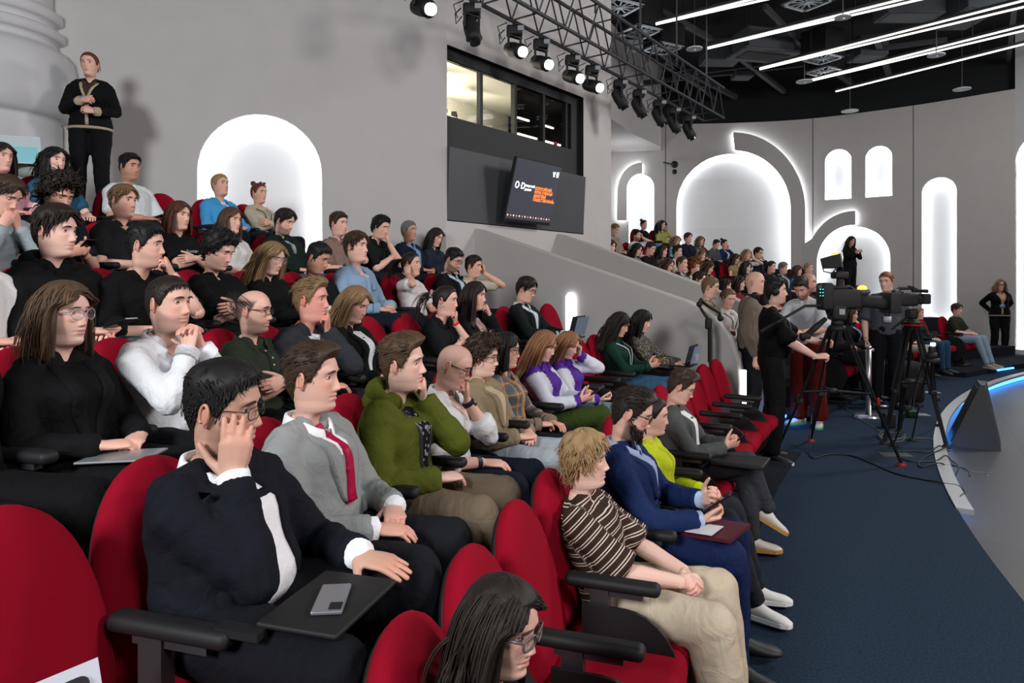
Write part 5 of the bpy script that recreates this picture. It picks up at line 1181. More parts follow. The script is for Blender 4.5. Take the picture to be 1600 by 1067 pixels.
sit('B', 630, 517, 609, 'the man in the olive jacket', 'man in olive green zipped jacket leaning his chin on his fist', yaw=10, pitch=-1, roll=6, lod=0, skin='pale', hair=('quiff', 'mid'), beard=.12, top=('hoodie', '#4d5418', dict(zip=1, inner='#141416', innerprint=1, open=.06, zipto=.1)), bottom=('#6d5f4e', {'wide': .012}), L='chin', R='lapin', hunch=12, lean=-4, key='B2', nose=1.15, jw=1.12)
sit('B', 710, 530, 606, 'the shaven-headed man in the white shirt', 'shaven-headed man in loose white shirt touching his nose with his hand', yaw=10, pitch=-16, lod=0, skin='fair', hair=('shaved', 'dark'), beard=.18, glasses=((.012, .012, .013), False, .0022), top=('shirt', '#d3d4d6', dict(opn=16, sleeve=.45, wide=.03, deep=.08)), bottom='#0f1421', L='mouth', R='lap', hunch=13, lean=-4, extra=(('watch', -1), ('wristband', 1, '#15151c', .92)), key='B3')
sit('B', 755, 524, 586, 'the curly-haired person in the beige coat', 'person with curly brown hair and dark glasses in a beige coat', yaw=8, pitch=-6, lod=0, skin='pale', hair=('curly', 'brown'), glasses=((.02, .018, .02), False, .002), top=('coat', '#8a7b62', dict(inner='#b8a98e', innername='under_shirt', collar=0)), bottom='#9aa1a8', R='lapin', L='lapin', key='B4', hlen=.075)
sit('B', 790, 519, 570, 'the black-haired woman in plaid', 'woman with black bobbed hair and glasses in a checked shirt', yaw=10, pitch=-4, sex='f', skin='fair', hair=('bob', 'black'), glasses=((.012, .012, .012), False, .002), top=('shirt', '#7d6a58', dict(kind='plaid', col2='#3b5763', col3='#b98a66', n=13)), bottom='#14151a', R='lapin', L='lap', part=.0, key='B5', hlen=.2)
b = sit('B', 850, 513, 562, 'the red-haired woman in the purple and white jacket', 'woman with long auburn hair in purple and white varsity jacket and green trousers', yaw=6, pitch=-15, sex='f', skin='fair', hair=('long', 'ginger'), top=('hoodie', '#4a1d8a', dict(sleevecol='#c9cbd6')), bottom='#33431a', R='phone', L='phone', legs='cross', key='B6', hlen=.32)
phone(b, 'dark phone held up by the woman in purple and white')
sit('B', 888, 519, 565, 'the blonde girl with her hand at her temple', 'girl with long blonde hair in purple cuffed jacket holding her temple', yaw=-6, pitch=-17, sex='f', skin='pale', hair=('long', 'ginger'), top=('hoodie', '#4a1d8a', dict(sleevecol='#c9cbd6')), bottom='#7d95a0', L='temple', R='hold', key='B7', hlen=.36)
b = sit('B', 968, 485, 524, 'the woman in the dark green shirt', 'dark-haired woman in dark green shirt and jeans typing on a phone', yaw=6, pitch=-16, sex='f', skin='warm', hair=('long', 'dark'), top=('shirt', '#0d2f25', dict(lanyard=('#b9c4c8', .35))), bottom='#31536e', R='phone', L='phone', key='B10', wavy=.8, hlen=.33)
phone(b, 'yellow phone in the hands of the woman in dark green', col='#b98a10')
b = sit('B', 1003, 480, 519, 'the woman in the patterned blouse', 'dark-haired woman in patterned grey blouse working on a laptop beside the parapet', yaw=10, pitch=-12, sex='f', skin='pale', hair=('long', 'black'), top=('blouse', '#4a443f', dict(kind='speckle', col2='#8d8276', n=48, collar=0)), bottom='#15161a', R='type', L='type', key='B11', wavy=.7, hlen=.3)
laptop(b, 'thin dark laptop on the lap of the woman beside the parapet', (0, .42, b.pz + .15))
# ================================================================ THIRD ROW (C)
sit('C', -110, 437, 533, 'the black-clad person at the left edge', 'person in black trousers cut off by the left edge of the picture', lod=1, top=('jacket', '#0d0d0f'), bottom='#0b0b0d', hair=('short', 'dark'), R='down', L='down', key='Cm')
b = sit('C', 100, 437, 534, 'the woman in the black blazer', 'woman with shoulder-length brown hair and round clear glasses in black blazer', yaw=6, pitch=-2, lod=0, sex='f', skin='pale', hair=('long', 'mid'), glasses=((.35, .34, .36), True, .0018), top=('jacket', '#0e0e10', dict(inner='#09090a', innername='t_shirt', collar=0, bv=.25, wt=.055)), bottom='#0c0c0e', R='lapin', L='lapin', hlen=.24, part=.0, key='C0', vol=1.3, wavy=.55, extra=(('wristband', 1, '#9a9aa0', .9),))
rigid(b, 'tablet_computer', lambda g: g.rbox((0, 0, 0), (.17, .24, .009), .004), mat('silver_tablet', '#a9acb0', .3, .6), 'thin silver tablet on the lap of the woman in black blazer', 'tablet', (.08, .32, b.pz + .108), (-.3, 1, .05), (0, 0, 1))
sit('C', 265, 426, 515, 'the man in the white shirt', 'man with short beard in white shirt, hands folded below his chin', yaw=2, pitch=0, lod=0, skin='fair', hair=('crop', 'dark'), beard=.55, top=('shirt', '#d9dade', dict(opn=12, pocket=1, sleeve=.93)), bottom='#101116', R='prayer', L='prayer', lean=-1, hunch=12, extra=(('watch', -1),), key='C1', jw=1.12)
sit('C', 397, 446, 520, 'the bald man in the green polo', 'balding bearded man in dark green polo and blue-armed glasses', yaw=18, pitch=-3, lod=0, skin='fair', hair=('balding', 'dark'), beard=.62, glasses=((.02, .02, .03), False, .0022), top=('polo', '#2b3428', dict(opn=10, slv=.85)), bottom='#121216', R='crossed', L='crossed', key='C2')
sit('C', 487, 435, 497, 'the man in the charcoal blazer', 'flushed man in charcoal blazer over white T-shirt, fist under chin', yaw=14, pitch=0, lod=0, skin='flushed', hair=('quiff', 'dblond'), top=('jacket', '#2b2e33', dict(inner='#d6dade', innername='t_shirt', collar=0, bv=.2, wt=.06)), bottom='#15161c', L='chin', R='lapin', lean=2, hunch=9, extra=(('watch', -1, '#2b1a12'),), key='C3', vol=.7)  # red of the face is stage light put into the skin tone
sit('C', 555, 444, 501, 'the blonde woman in the black blazer', 'blonde woman in black blazer over white top looking down', yaw=2, pitch=-15, sex='f', skin='fair', hair=('bob', 'dblond'), top=('jacket', '#0f1012', dict(inner='#d3d7da', innername='t_shirt', collar=0, bv=.15, wt=.055)), bottom='#111216', R='lapin', L='lapin', key='C4', hlen=.24, part=.5)
sit('C', 697, 446, 489, 'the woman with the pink scrunchie', 'woman with ponytail and pink scrunchie in black short-sleeved shirt', yaw=12, pitch=-4, sex='f', skin='fair', hair=('pony', 'dark'), top=('polo', '#101315', dict(slv=.8)), bottom='#121316', L='chin', R='crossed', extra=(('scrunchie', '#b58a95'), ('wristband', -1, '#d8201c'), ('earring',)), hunch=12, lean=6, key='C7')
sit('C', 742, 440, 480, 'the long-haired woman covering her mouth', 'woman with long brown hair in black cardigan covering her mouth', yaw=10, pitch=-4, sex='f', skin='fair', hair=('long', 'dark'), top=('cardigan', '#0f0f12', dict(inner='#b39a92', innername='under_shirt', collar=0, lapel=0)), bottom='#14151a', L='mouth', R='crossed', hunch=10, lean=4, key='C8', hlen=.36)
b = sit('C', 822, 430, 471, 'the man with the laptop', 'dark-haired man in dark suit and glasses typing on a black laptop', yaw=8, pitch=-13, skin='fair', hair=('side', 'dark'), glasses=((.02, .02, .02), False, .0018), top=('jacket', '#111a1b', dict(inner='#c9d0d3', cuff='#d5dadd', bv=.3)), bottom='#101418', R='type', L='type', key='C9', hunch=10)
laptop(b, 'open black laptop in front of the man in dark suit', (0, .43, b.pz + .15))
# ================================================================ FOURTH ROW (D)
sit('D', -62, 322, 392, 'the person in white at the left edge', 'person in white T-shirt at the left edge showing only a bent arm', top=('tee', '#d2d3d2', dict(slv=.8)), bottom='#16171c', R='lapin', L='lapin', hair=('short', 'brown'), key='Dm')
b = sit('D', 88, 325, 393, 'the man in the black hoodie', 'young man with messy dark hair in black hooded top holding a phone', yaw=14, pitch=-3, skin='pale', hair=('side', 'dark'), top=('hoodie', '#0b0b0d', dict(strings=1)), bottom='#3f4a56', R='lapin', L='lapin', hunch=9, key='D0', vol=1.3)
phone(b, 'phone in the hands of the man in black hooded top', pos=(0, .36, b.pz + .17), d=(0, 1, .3), n=(0, -.3, 1))
sit('D', 228, 347, 415, 'the man in black with his hand at his mouth', 'man in profile in black T-shirt with his bare arm raised to his mouth', yaw=26, pitch=-2, skin='fair', hair=('fade', 'black'), beard=.3, top=('tee', '#0a0a0c', dict(slv=.9)), bottom='#101114', L='mouth', R='lapin', hunch=10, lean=4, key='D1')
sit('D', 343, 357, 422, 'the curly-haired man in the black T-shirt', 'young man with fluffy dark curls in black T-shirt looking down', yaw=6, pitch=-15, skin='fair', hair=('curly', 'black'), top=('tee', '#0c0e0f', dict(slv=.9)), bottom='#14151a', R='crossed', L='crossed', key='D2', hlen=.045, recede=0)
sit('D', 425, 374, 427, 'the long-haired blonde girl in glasses', 'girl with long strawberry blonde hair and clear glasses in black sweatshirt', yaw=2, pitch=-12, sex='f', skin='pale', hair=('long', 'dblond'), glasses=((.4, .38, .36), True, .0016), top=('sweater', '#0b0b0d', dict(print=('OPEN DAY', '#b9b9b9', .0, .45, .03))) if 0 else ('sweater', '#0b0b0d'), bottom='#1a1b20', R='phone', L='hold', key='D3', hlen=.38, wavy=.3)
sit('D', 497, 376, 427, 'the man in the black printed T-shirt', 'dark-haired tanned man in black T-shirt with a colourful print', yaw=8, pitch=-14, skin='tan', hair=('fade', 'black'), top=('tee', '#0b0c0e', dict(motif=(.05, .45, .14, .26, ('#d8d8d0', '#e0c020', '#2b4fa0', '#c8ccd0', '#30303a')))), bottom='#16171c', R='lapin', L='lapin', key='D4')
sit('D', 557, 362, 406, 'the man in the light blue shirt', 'young man in light blue shirt and jeans smiling slightly', yaw=4, pitch=2, skin='fair', hair=('side', 'brown'), top=('shirt', '#7f98b0', dict(opn=12, pocket=1)), bottom='#131824', R='lap', L='lapin', lean=-8, key='D5')
sit('D', 643, 394, 428, 'the woman touching her ear', 'woman with dark ponytail in white T-shirt touching her ear', yaw=12, pitch=2, sex='f', skin='warm', hair=('pony', 'dark'), top=('tee', '#cfcccb', dict(slv=.75)), bottom='#141418', R='ear', L='lapin', key='D6')
sit('D', 708, 385, 424, 'the bearded man in the black blazer', 'bearded man in black blazer and light shirt looking down beside a wall', yaw=6, pitch=-15, skin='olive', hair=('fade', 'black'), beard=.75, glasses=((.03, .03, .03), False, .0016), top=('jacket', '#0b0c0f', dict(inner='#aab9c9', bv=.2, wt=.06)), bottom='#111217', R='lapin', L='lapin', key='D7')
sit('D', 740, 399, 431, 'the young man in cream at the parapet', 'young man in cream short-sleeved shirt holding his head beside the parapet', yaw=8, pitch=-3, skin='warm', hair=('fade', 'dark'), top=('polo', '#b5aa9c', dict(slv=.75)), bottom='#15161b', L='temple', R='lapin', hunch=10, lean=4, key='D8')
# ================================================================ FIFTH ROW (E)
sit('E', 8, 270, 335, 'the person in the pale grey sweater', 'person with brown hair in pale grey sweater leaning into both hands', yaw=10, pitch=-20, skin='fair', hair=('side', 'brown'), top=('sweater', '#8f989c'), bottom='#1a1c22', R='mouth', L='mouth', hunch=20, lean=10, key='E0')
b = sit('E', 92, 272, 332, 'the man with shaggy dark curls', 'man with shaggy dark curls in navy T-shirt bent over a phone', yaw=-2, pitch=-17, skin='warm', hair=('curly', 'dark'), top=('tee', '#10141f'), bottom='#14161d', R='phone', L='phone', hunch=14, lean=6, key='E1', vol=1.15, hlen=.09)
phone(b, 'phone held by the man with shaggy dark curls')
sit('E', 193, 284, 340, 'the man in the dark grey V-neck', 'light-brown-haired man in dark grey V-neck T-shirt staring ahead', yaw=8, pitch=-2, skin='fair', hair=('side', 'light'), top=('tee', '#1a1b1d', dict(vneck=1)), bottom='#14151a', R='lapin', L='lapin', key='E2', vol=.8)
sit('E', 280, 311, 359, 'the woman in the black lettered T-shirt', 'woman with brown bob in black T-shirt with small white lettering', yaw=2, pitch=-3, sex='f', skin='fair', hair=('bob', 'auburn'), top=('tee', '#0c0d0f', dict(print=('ЧЕРНЫЙ', '#c9ccce', .0, .62, .028))), bottom='#121317', R='crossed', L='crossed', key='E3')
sit('E', 361, 321, 364, 'the woman in the white top', 'woman with long straight brown hair in white short-sleeved top', yaw=6, pitch=-3, sex='f', skin='fair', hair=('long', 'mid'), top=('tee', '#c9c7c4'), bottom='#35506a', R='lapin', L='lapin', key='E4', hlen=.28, extra=(('watch', 1),))
sit('E', 445, 322, 367, 'the bearded man in the green jacket', 'bearded man in dark green fleece jacket looking down', yaw=8, pitch=-13, skin='fair', hair=('side', 'dark'), beard=.7, fat=.03, top=('hoodie', '#0f211b', dict(zip=1, inner='#a9b0b4', open=.03, zipto=.6)), bottom='#3b5a78', R='lapin', L='lapin', key='E5')
sit('E', 529, 333, 364, 'the young man in brown covering his mouth', 'young man in light brown shirt covering his mouth with one hand', yaw=4, pitch=-2, skin='fair', hair=('fade', 'brown'), top=('polo', '#7d675b', dict(slv=.8)), bottom='#1b1b20', L='mouth', R='lapin', key='E7')
sit('E', 595, 335, 371, 'the dark-shirted man with hand on mouth', 'dark-haired man in dark green shirt leaning his mouth on his fist', yaw=2, pitch=-12, skin='fair', hair=('curly', 'black'), top=('polo', '#0c1513', dict(slv=.85)), bottom='#14161a', L='mouth', R='crossed', hunch=14, lean=4, key='E8', hlen=.03, vol=.55)
sit('E', 639, 342, 376, 'the man in the navy blazer', 'grey-haired man in navy blazer over light blue shirt by the wall', yaw=4, pitch=0, skin='tan', hair=('crop', 'grey'), top=('jacket', '#131c30', dict(inner='#6a8fb5', bv=.1, wt=.05, wb=.04)), bottom='#15171d', R='lapin', L='lapin', key='E9')
sit('E', 681, 352, 386, 'the woman in the denim shirt', 'woman with long dark hair in dark denim shirt looking down at wall end', yaw=0, pitch=-13, sex='f', skin='fair', hair=('long', 'dark'), top=('shirt', '#1d2836', {}), bottom='#15171d', R='lapin', L='lapin', key='E10', hlen=.27)
# ================================================================ SIXTH ROW (F)
sit('F', 2, 222, 265, 'the woman in the pink shirt', 'woman in pink shirt at the upper left edge of the audience', yaw=2, pitch=-2, sex='f', skin='fair', hair=('bob', 'dark'), top=('shirt', '#c58f9d', {}), bottom='#1a1b20', R='lapin', L='lapin', key='F0')
sit('F', 85, 227, 272, 'the woman in the teal top', 'woman with dark curly hair in teal denim top in the back row', yaw=2, pitch=-2, sex='f', skin='pale', hair=('long', 'black'), top=('tee', '#28506b'), bottom='#14151a', R='lap', L='lap', key='F1', wavy=1., hlen=.24)
b = sit('F', 203, 237, 282, 'the man in the white T-shirt', 'dark-haired man in white T-shirt in the back row left of the lit arch', yaw=2, pitch=-2, skin='tan', hair=('fade', 'black'), beard=.35, top=('tee', '#c6ccd0', dict(slv=.85)), bottom='#121318', R='lap', L='lapin', key='F2')
phone(b, 'black phone in the lap of the back row man in white', pos=(0, .33, b.pz + .14), d=(0, 1, .2), n=(0, -.2, 1))
sit('F', 344, 271, 304, 'the man in the sky blue shirt', 'fair-haired man in sky blue shirt in front of the lit arch', yaw=2, pitch=6, skin='warm', hair=('crop', 'blond'), top=('shirt', '#3f8fc4', dict(inner='#cfd3d6', opn=18)), bottom='#121318', R='lapin', L='lapin', key='F6')
sit('F', 405, 282, 319, 'the woman in the beige sweater', 'woman with pinned-up hair and beige sweater in front of the lit arch', yaw=2, pitch=0, sex='f', skin='warm', hair=('bun', 'redd'), top=('sweater', '#a89f8a', dict(lanyard=('#26304a', .3))), bottom='#14161b', R='crossed', L='crossed', key='F7', extra=(('sunglasses',), ('earring',)))
# ================================================================ EMPTY AND OCCUPIED SEATS OF THE NEAR BLOCK
ORD = ['first', 'second', 'third', 'fourth', 'fifth', 'sixth', 'seventh']
ROWN = dict(A='front row', B='second row', C='third row', D='fourth row', E='fifth row', F='back row', G='top row')
def put_chair(row, deg, label, group=None, tab=False, dR=0.):
    x, y, z = pol(ROWR[row] + dR, deg, ROWZ[row]); return chair(x, y, z, face_to_centre(x, y), label, group, tab)
def fill_row(row, step, ends=(), blk='near'):
    L = sorted(SEATS.get(row, []), key=lambda t: -t[0]); d = math.degrees(step / ROWR[row])
    for i, (deg, short, tab, dR) in enumerate(L):
        put_chair(row, deg, 'red theatre seat under ' + short, 'theatre seats', tab, dR)
        if i + 1 < len(L):
            gap = deg - L[i + 1][0]; n = int(round(gap / d)) - 1
            for k in range(n):
                nm = 'empty red seat ' if n == 1 else ORD[k] + ' empty red seat '
                a = short.replace('the ', '', 1); b_ = L[i + 1][1].replace('the ', '', 1)
                put_chair(row, deg - gap * (k + 1) / (n + 1), nm + 'directly after ' + short, 'theatre seats')
    for deg, label in ends: put_chair(row, deg, label, 'theatre seats', False, -.08 if deg == 164.62 else 0.)
dA = math.degrees(.5 / ROWR['A']); a0 = SEATS['A'][-1][0]
fill_row('A', .5, [(a0 - dA * (k + 1), '%s empty red seat beyond the man in the grey jacket' % ORD[k]) for k in range(5)])
dB = math.degrees(.5 / ROWR['B'])
fill_row('B', .52, [(164.62, 'large empty red seat at the lower left corner of the picture')])
dC = math.degrees(.5 / ROWR['C'])
fill_row('C', .52, [(SEATS['C'][-1][0] - dC * (k + 1), '%s empty red seat beside the man with the laptop' % ORD[k]) for k in range(2)])
fill_row('D', .52)
fill_row('E', .54)
fill_row('F', .52, [(159.8, 'empty red seat at the left end of the back row')])
# white tent card on the corner seat
ra, rb = np.array((-1.045, 1.325)), np.array((-.914, 1.507)); cdir = (rb - ra) / np.linalg.norm(rb - ra); cm_ = (ra + rb) / 2; zc_ = ROWZ['B'] + .462
cs = empty('name_card', (cm_[0], cm_[1], zc_), math.atan2(cdir[1], cdir[0]), 'white folded paper card with a black letter on the corner seat', 'card')
g = G(); hh = .225; g.loft([[(-.112, -.085, 0), (-.112, .0, hh), (-.112, .05, 0)], [(.112, -.085, 0), (.112, .0, hh), (.112, .05, 0)]]); g.make('folded_card', mat('white_card', '#c4cad4', .7), cs)
me = text_mesh('В', .085, 'CENTER', .0025); o = obj('letter', me, None, mat('black_ink', '#101014', .6), cs); sl = math.atan2(.225, .085)
o.matrix_local = Matrix.Translation((.065, -.030 - .004, .145)) @ Matrix.Rotation(sl, 4, 'X')
# the white laptop and jacket behind the back row
x, y = -4.68, 6.4
lp = empty('laptop', (x, y, 2.93), rad(18), 'large white laptop lid with pale blue picture at the upper left edge', 'laptop')
g = G(); g.rbox((0, 0, .0), (.40, .27, .014), .006); g.make('keyboard', mat('white_laptop', '#b9c6ca', .4), lp)
g = G(); Rq = Rx(rad(14)); g.rbox(np.array((0, .135, .012)) + Rq @ np.array((0, 0, .14)), (.40, .010, .28), .004, Rq); g.make('lid', mat('white_laptop', '#b9c6ca', .4), lp)
g = G(); g.box(np.array((0, .135, .012)) + Rq @ np.array((.02, -.006, .10)), (.30, .001, .16), Rq); g.make('picture', mat('pale_blue_print', '#86c4cc', .5), lp)
g = G(); g.rbox((-4.68, 6.4, 2.61), (.45, .34, .62), .05); tag(g.make('seat_table', M_black), 'black ledge carrying the white laptop at the upper left edge', 'table')
g = G(); g.rbox((0, 0, 0), (.34, .22, .20), .09, n=5); g.ball((.06, -.05, .09), (.16, .10, .06), 14, 8); o = g.make('jacket', mat('grey_jacket_cloth', '#8f9492', .9, bump=.5, scale=25), None, True); o.location = (-4.38, 6.22, 2.72); tag(o, 'crumpled light grey jacket lying between the pink and teal women', 'jacket')
# ================================================================ FAR SEATING BLOCK
FAR = [  # crop x, crop top, crop head height, short, label, kwargs
 (338, 103, 62, 'F', 'the dark-haired woman in black in the far corner', 'woman in black V-neck top in the top far row before the lit arch', dict(sex='f', hair=('bun', 'dark'), top=('tee', '#101114'), bottom='#6f9fb0')),
 (464, 100, 72, 'F', 'the far woman in pale yellow', 'black-haired woman in pale yellow jacket, hand at cheek, far block top row', dict(sex='f', hair=('long', 'black'), top=('shirt', '#a3a35a', {}), bottom='#23252b', L='cheek')),
 (288, 170, 74, 'E', 'the far bearded man in white', 'bearded man in white T-shirt leaning his head on his hand in far block', dict(hair=('fade', 'black'), beard=.8, top=('tee', '#c7cacb'), bottom='#1b1c22', L='temple', roll=10)),
 (105, 252, 70, 'D', 'the far woman peeking over the wall', 'brown-haired head peeking over the far parapet at its upper end', dict(sex='f', hair=('bob', 'dark'), top=('tee', '#2b2b30'))),
 (290, 268, 76, 'D', 'the far woman behind the parapet', 'dark-haired woman in grey behind the far parapet below the bearded man', dict(sex='f', hair=('bob', 'black'), top=('tee', '#6c706e'), pitch=-14)),
 (383, 262, 74, 'D', 'the far man in black', 'short-haired man in black sweater in far block behind the parapet', dict(hair=('fade', 'dark'), top=('sweater', '#0e0f12'), pitch=-12)),
 (465, 280, 76, 'D', 'the far woman in olive', 'woman with dark shoulder-length hair in olive top in far block', dict(sex='f', hair=('bob', 'dark'), top=('tee', '#3a4332'), pitch=-8)),
 (563, 212, 66, 'E', 'the far blonde woman in blue pattern', 'blonde woman in blue patterned dress in far block', dict(sex='f', hair=('bob', 'dblond'), top=('blouse', '#3e7f94', dict(kind='speckle', col2='#a8c3c6', n=30, collar=0)), pitch=-14)),
 (612, 190, 68, 'F', 'the far man in navy', 'brown-haired man in navy jacket beside the blonde woman in far block', dict(hair=('side', 'brown'), top=('jacket', '#141b2b', dict(inner='#20242c', collar=0)), R='phone', L='phone')),
 (716, 217, 60, 'F', 'the far woman hidden behind grey', 'woman with light brown hair half hidden behind a leaning man', dict(sex='f', hair=('bob', 'light'), top=('tee', '#4c5148'))),
 (752, 233, 64, 'E', 'the far man in grey leaning forward', 'dark-haired man in grey-green shirt leaning forward in far block', dict(hair=('fade', 'dark'), top=('shirt', '#454f50', {}), pitch=-15, lean=8)),
 (848, 232, 66, 'E', 'the far woman with the top knot', 'woman with dark top knot in blue denim jacket, hand at her face', dict(sex='f', hair=('bun', 'dark'), top=('jacket', '#17274a', dict(inner='#c8ccd2', innername='t_shirt', collar=0, bv=.2)), L='cheek', R='lapin')),
 (572, 282, 76, 'D', 'the far man in cream', 'dark-haired man in cream T-shirt in the middle of far block', dict(hair=('curly', 'dark'), vol=.4, hlen=.03, top=('tee', '#b1a893'), R='phone', L='phone')),
 (602, 365, 76, 'C', 'the far man in the dark suit', 'balding brown-haired man in dark suit and tie in far block', dict(hair=('crop', 'brown'), top=('jacket', '#12141c', dict(tie='#1c2028', inner='#a9b2bd')), recede=.012)),
 (503, 378, 74, 'C', 'the far woman behind the suit', 'woman with brown hair lowered behind the far parapet, left of the suited man', dict(sex='f', hair=('bob', 'brown'), top=('tee', '#3a3a3e'), pitch=-14)),
 (690, 388, 86, 'C', 'the far red-haired woman', 'woman with curly red hair and white blouse behind far parapet', dict(sex='f', hair=('curly', 'red'), top=('blouse', '#b4ae9c', dict(collar=0)), hlen=.1)),
 (786, 392, 80, 'C', 'the far brown-haired woman', 'woman with straight brown hair and pale jeans looking down in far block', dict(sex='f', hair=('long', 'brown'), top=('tee', '#4a4a48'), bottom='#56778c', pitch=-14, hlen=.25)),
 (737, 308, 78, 'D', 'the far woman with light brown hair', 'woman with long light brown hair in khaki top in far block', dict(sex='f', hair=('long', 'light'), top=('tee', '#55513f'), pitch=-8, hlen=.25)),
 (975, 330, 80, 'D', 'the far woman in the sleeveless top', 'woman with long brown hair in beige sleeveless top leaning on her hand', dict(sex='f', hair=('long', 'brown'), top=('tee', '#8d7c50', dict(slv=.3)), pitch=-12, L='cheek', hlen=.3)),
 (1030, 303, 76, 'E', 'the far blonde woman in white', 'blonde woman in white top resting her head on her hand in far block', dict(sex='f', hair=('bob', 'blond'), top=('tee', '#c3c0bd'), L='temple')),
 (1118, 297, 68, 'E', 'the far man in navy with glasses', 'man with glasses in navy shirt over white, fist raised, far block right', dict(hair=('side', 'dark'), top=('jacket', '#151c2d', dict(inner='#2f3338', collar=0)), L='mouth', glasses=((.02, .02, .02), False, .002))),
 (1047, 388, 86, 'C', 'the far woman in black with long hair', 'woman with long black hair and black jacket in front of the empty seats', dict(sex='f', hair=('long', 'black'), top=('jacket', '#0d0d10', dict(inner='#24201e', collar=0)), hlen=.3)),
 (1222, 392, 70, 'D', 'the far man in black, short hair', 'short-haired man in black shirt at the right of far block', dict(hair=('crop', 'dark'), top=('shirt', '#101114', {}))),
 (1306, 400, 72, 'D', 'the far grey-haired man', 'grey-haired man in dark blazer and pale shirt in far block', dict(hair=('side', 'grey'), top=('jacket', '#23262e', dict(inner='#9fb0c0')))),
 (1405, 418, 72, 'D', 'the far woman in bright blue', 'woman with auburn bob in bright blue top at the far block right', dict(sex='f', hair=('bob', 'auburn'), top=('tee', '#1f7fb0'))),
 (1471, 405, 62, 'E', 'the far fair-haired person', 'fair-haired person in grey jacket before the small white lit corner', dict(hair=('crop', 'blond'), top=('shirt', '#8a8d92', {}))),
 (725, 484, 66, 'B', 'the far dark head by the wall', 'dark-haired head just above the lower end of far parapet', dict(hair=('side', 'dark'), top=('tee', '#202024'))),
 (905, 522, 72, 'B', 'the far curly dark-haired woman', 'woman with dark wavy hair behind the standing man in beige', dict(sex='f', hair=('bob', 'black'), top=('tee', '#3a1218'), pitch=-8)),
 (1000, 498, 84, 'B', 'the far woman in red', 'woman with short dark hair in red cardigan between the standing crew', dict(sex='f', hair=('bob', 'dark'), top=('tee', '#6b1418'))),
 (1215, 490, 78, 'B', 'the far brown-haired man behind crew', 'brown-haired person behind the bald crew man in beige', dict(hair=('side', 'dark'), top=('tee', '#1b1c20'))),
 (135, 135, 62, 'E', 'the far person in beige by the pillar', 'person in beige half hidden behind the grey pillar at the top of far block', dict(hair=('crop', 'dblond'), top=('sweater', '#8f8474'), pitch=-18)),
]
FSEAT = {}
def far_sit(cx, ct, ch, row0, short, label, kw):
    xc = 930 + cx / 4.444; top = 320 + ct / 4.444; chin = top + ch / 4.444; kw = dict(kw); yaw = kw.pop('yaw', 6); pitch = kw.pop('pitch', -4); roll = kw.pop('roll', 0)
    best = None
    for row in 'BCDEFG':
        hc = head_center(kw.get('lean', -3), 5, (yaw, pitch, roll)); deg, x, y, f, sc, raw = solve_seat(ROWR[row], ROWZ[row], xc, (top + chin) / 2, hc)
        e = abs(raw - 1.0)
        if deg < 140.9 and (best is None or e < best[0]): best = (e, row, deg, x, y, f, sc, raw)
    if best is None: return
    e, row, deg, x, y, f, sc, raw = best
    kw.setdefault('lean', -3); DBG.append(('far', short, row, round(deg, 1), round(raw, 2)))
    for d_ in FSEAT.get(row, []):
        if abs(d_[0] - deg) < 1.0: deg = d_[0] + (1.02 if deg > d_[0] else -1.02)
    x, y, _z = pol(ROWR[row], deg); f = face_to_centre(x, y)
    person(label, x, y, ROWZ[row], f, sc, 2, head=(yaw, pitch, roll), hunch=5, group='far block audience', **{**dict(bottom='#17181d', R='lapin', L='lapin'), **kw})
    FSEAT.setdefault(row, []).append((deg, short))
for a in FAR: far_sit(*a)
for row, L in FSEAT.items():
    L.sort(key=lambda t: -t[0]); d = math.degrees(.55 / ROWR[row])
    for i, (deg, short) in enumerate(L):
        put_chair(row, deg, 'red theatre seat under ' + short, 'far theatre seats')
        if i + 1 < len(L):
            gap = deg - L[i + 1][0]; n = min(4, int(gap / d) - 1)
            for k in range(n): put_chair(row, deg - gap * (k + 1) / (n + 1), ((ORD[k] + ' ' if n > 1 else '') + 'empty red seat directly after ' + short), 'far theatre seats')
# right-hand part of the far block (front row facing the stage)
def far_front(px, pyt, pyc, short, label, row='A', z=.10, **kw):
    yaw = kw.pop('yaw', 0); pitch = kw.pop('pitch', -4); hc = head_center(kw.get('lean', -4), 5, (yaw, pitch, 0)); deg, x, y, f, sc, raw = solve_seat(ROWR[row], z, px, (pyt + pyc) / 2, hc)
    DBG.append(('ff', short, round(deg, 1), round(raw, 2))); kw.setdefault('lean', -4)
    b = person(label, x, y, z, f, sc, 1 if px > 1420 else 2, head=(yaw, pitch, 0), hunch=5, **{**dict(bottom='#17181d', R='lapin', L='lapin'), **kw}); chair(x, y, z, face_to_centre(x, y), 'red theatre seat under ' + short, 'far theatre seats'); return deg
d1 = far_front(1495, 470, 495, 'the seated man in dark olive', 'young man in dark olive T-shirt and pale jeans seated at far right', hair=('side', 'brown'), top=('tee', '#26291f', dict(slv=.8)), bottom='#7f93a6', legs='fwd', shoes=('#8f8a80', '#b8b2a6'), R='clasp', L='clasp')
d2 = far_front(1436, 477, 500, 'the seated person in dark green', 'fair-haired person in dark green shirt and jeans seated behind the second camera', hair=('crop', 'dblond'), top=('shirt', '#1c2a22', {}), bottom='#23435c', sex='f', R='lap', L='lap')
d3 = far_front(1410, 486, 508, 'the seated person in pale trousers', 'person in dark jacket and pale trousers seated behind the grey-shirted man', hair=('side', 'dark'), top=('jacket', '#141519', dict(inner='#5d8aa0', collar=0)), bottom='#a7a698')
x, y, z = pol(ROWR['A'], (d1 + d2) / 2 + .35, .10); chair(x, y, z, face_to_centre(x, y), 'empty red seat between the olive and green-shirted far right people', 'far theatre seats')
x, y, z = pol(ROWR['A'] + .15, d1 - 1.9 + 3.3, .10)
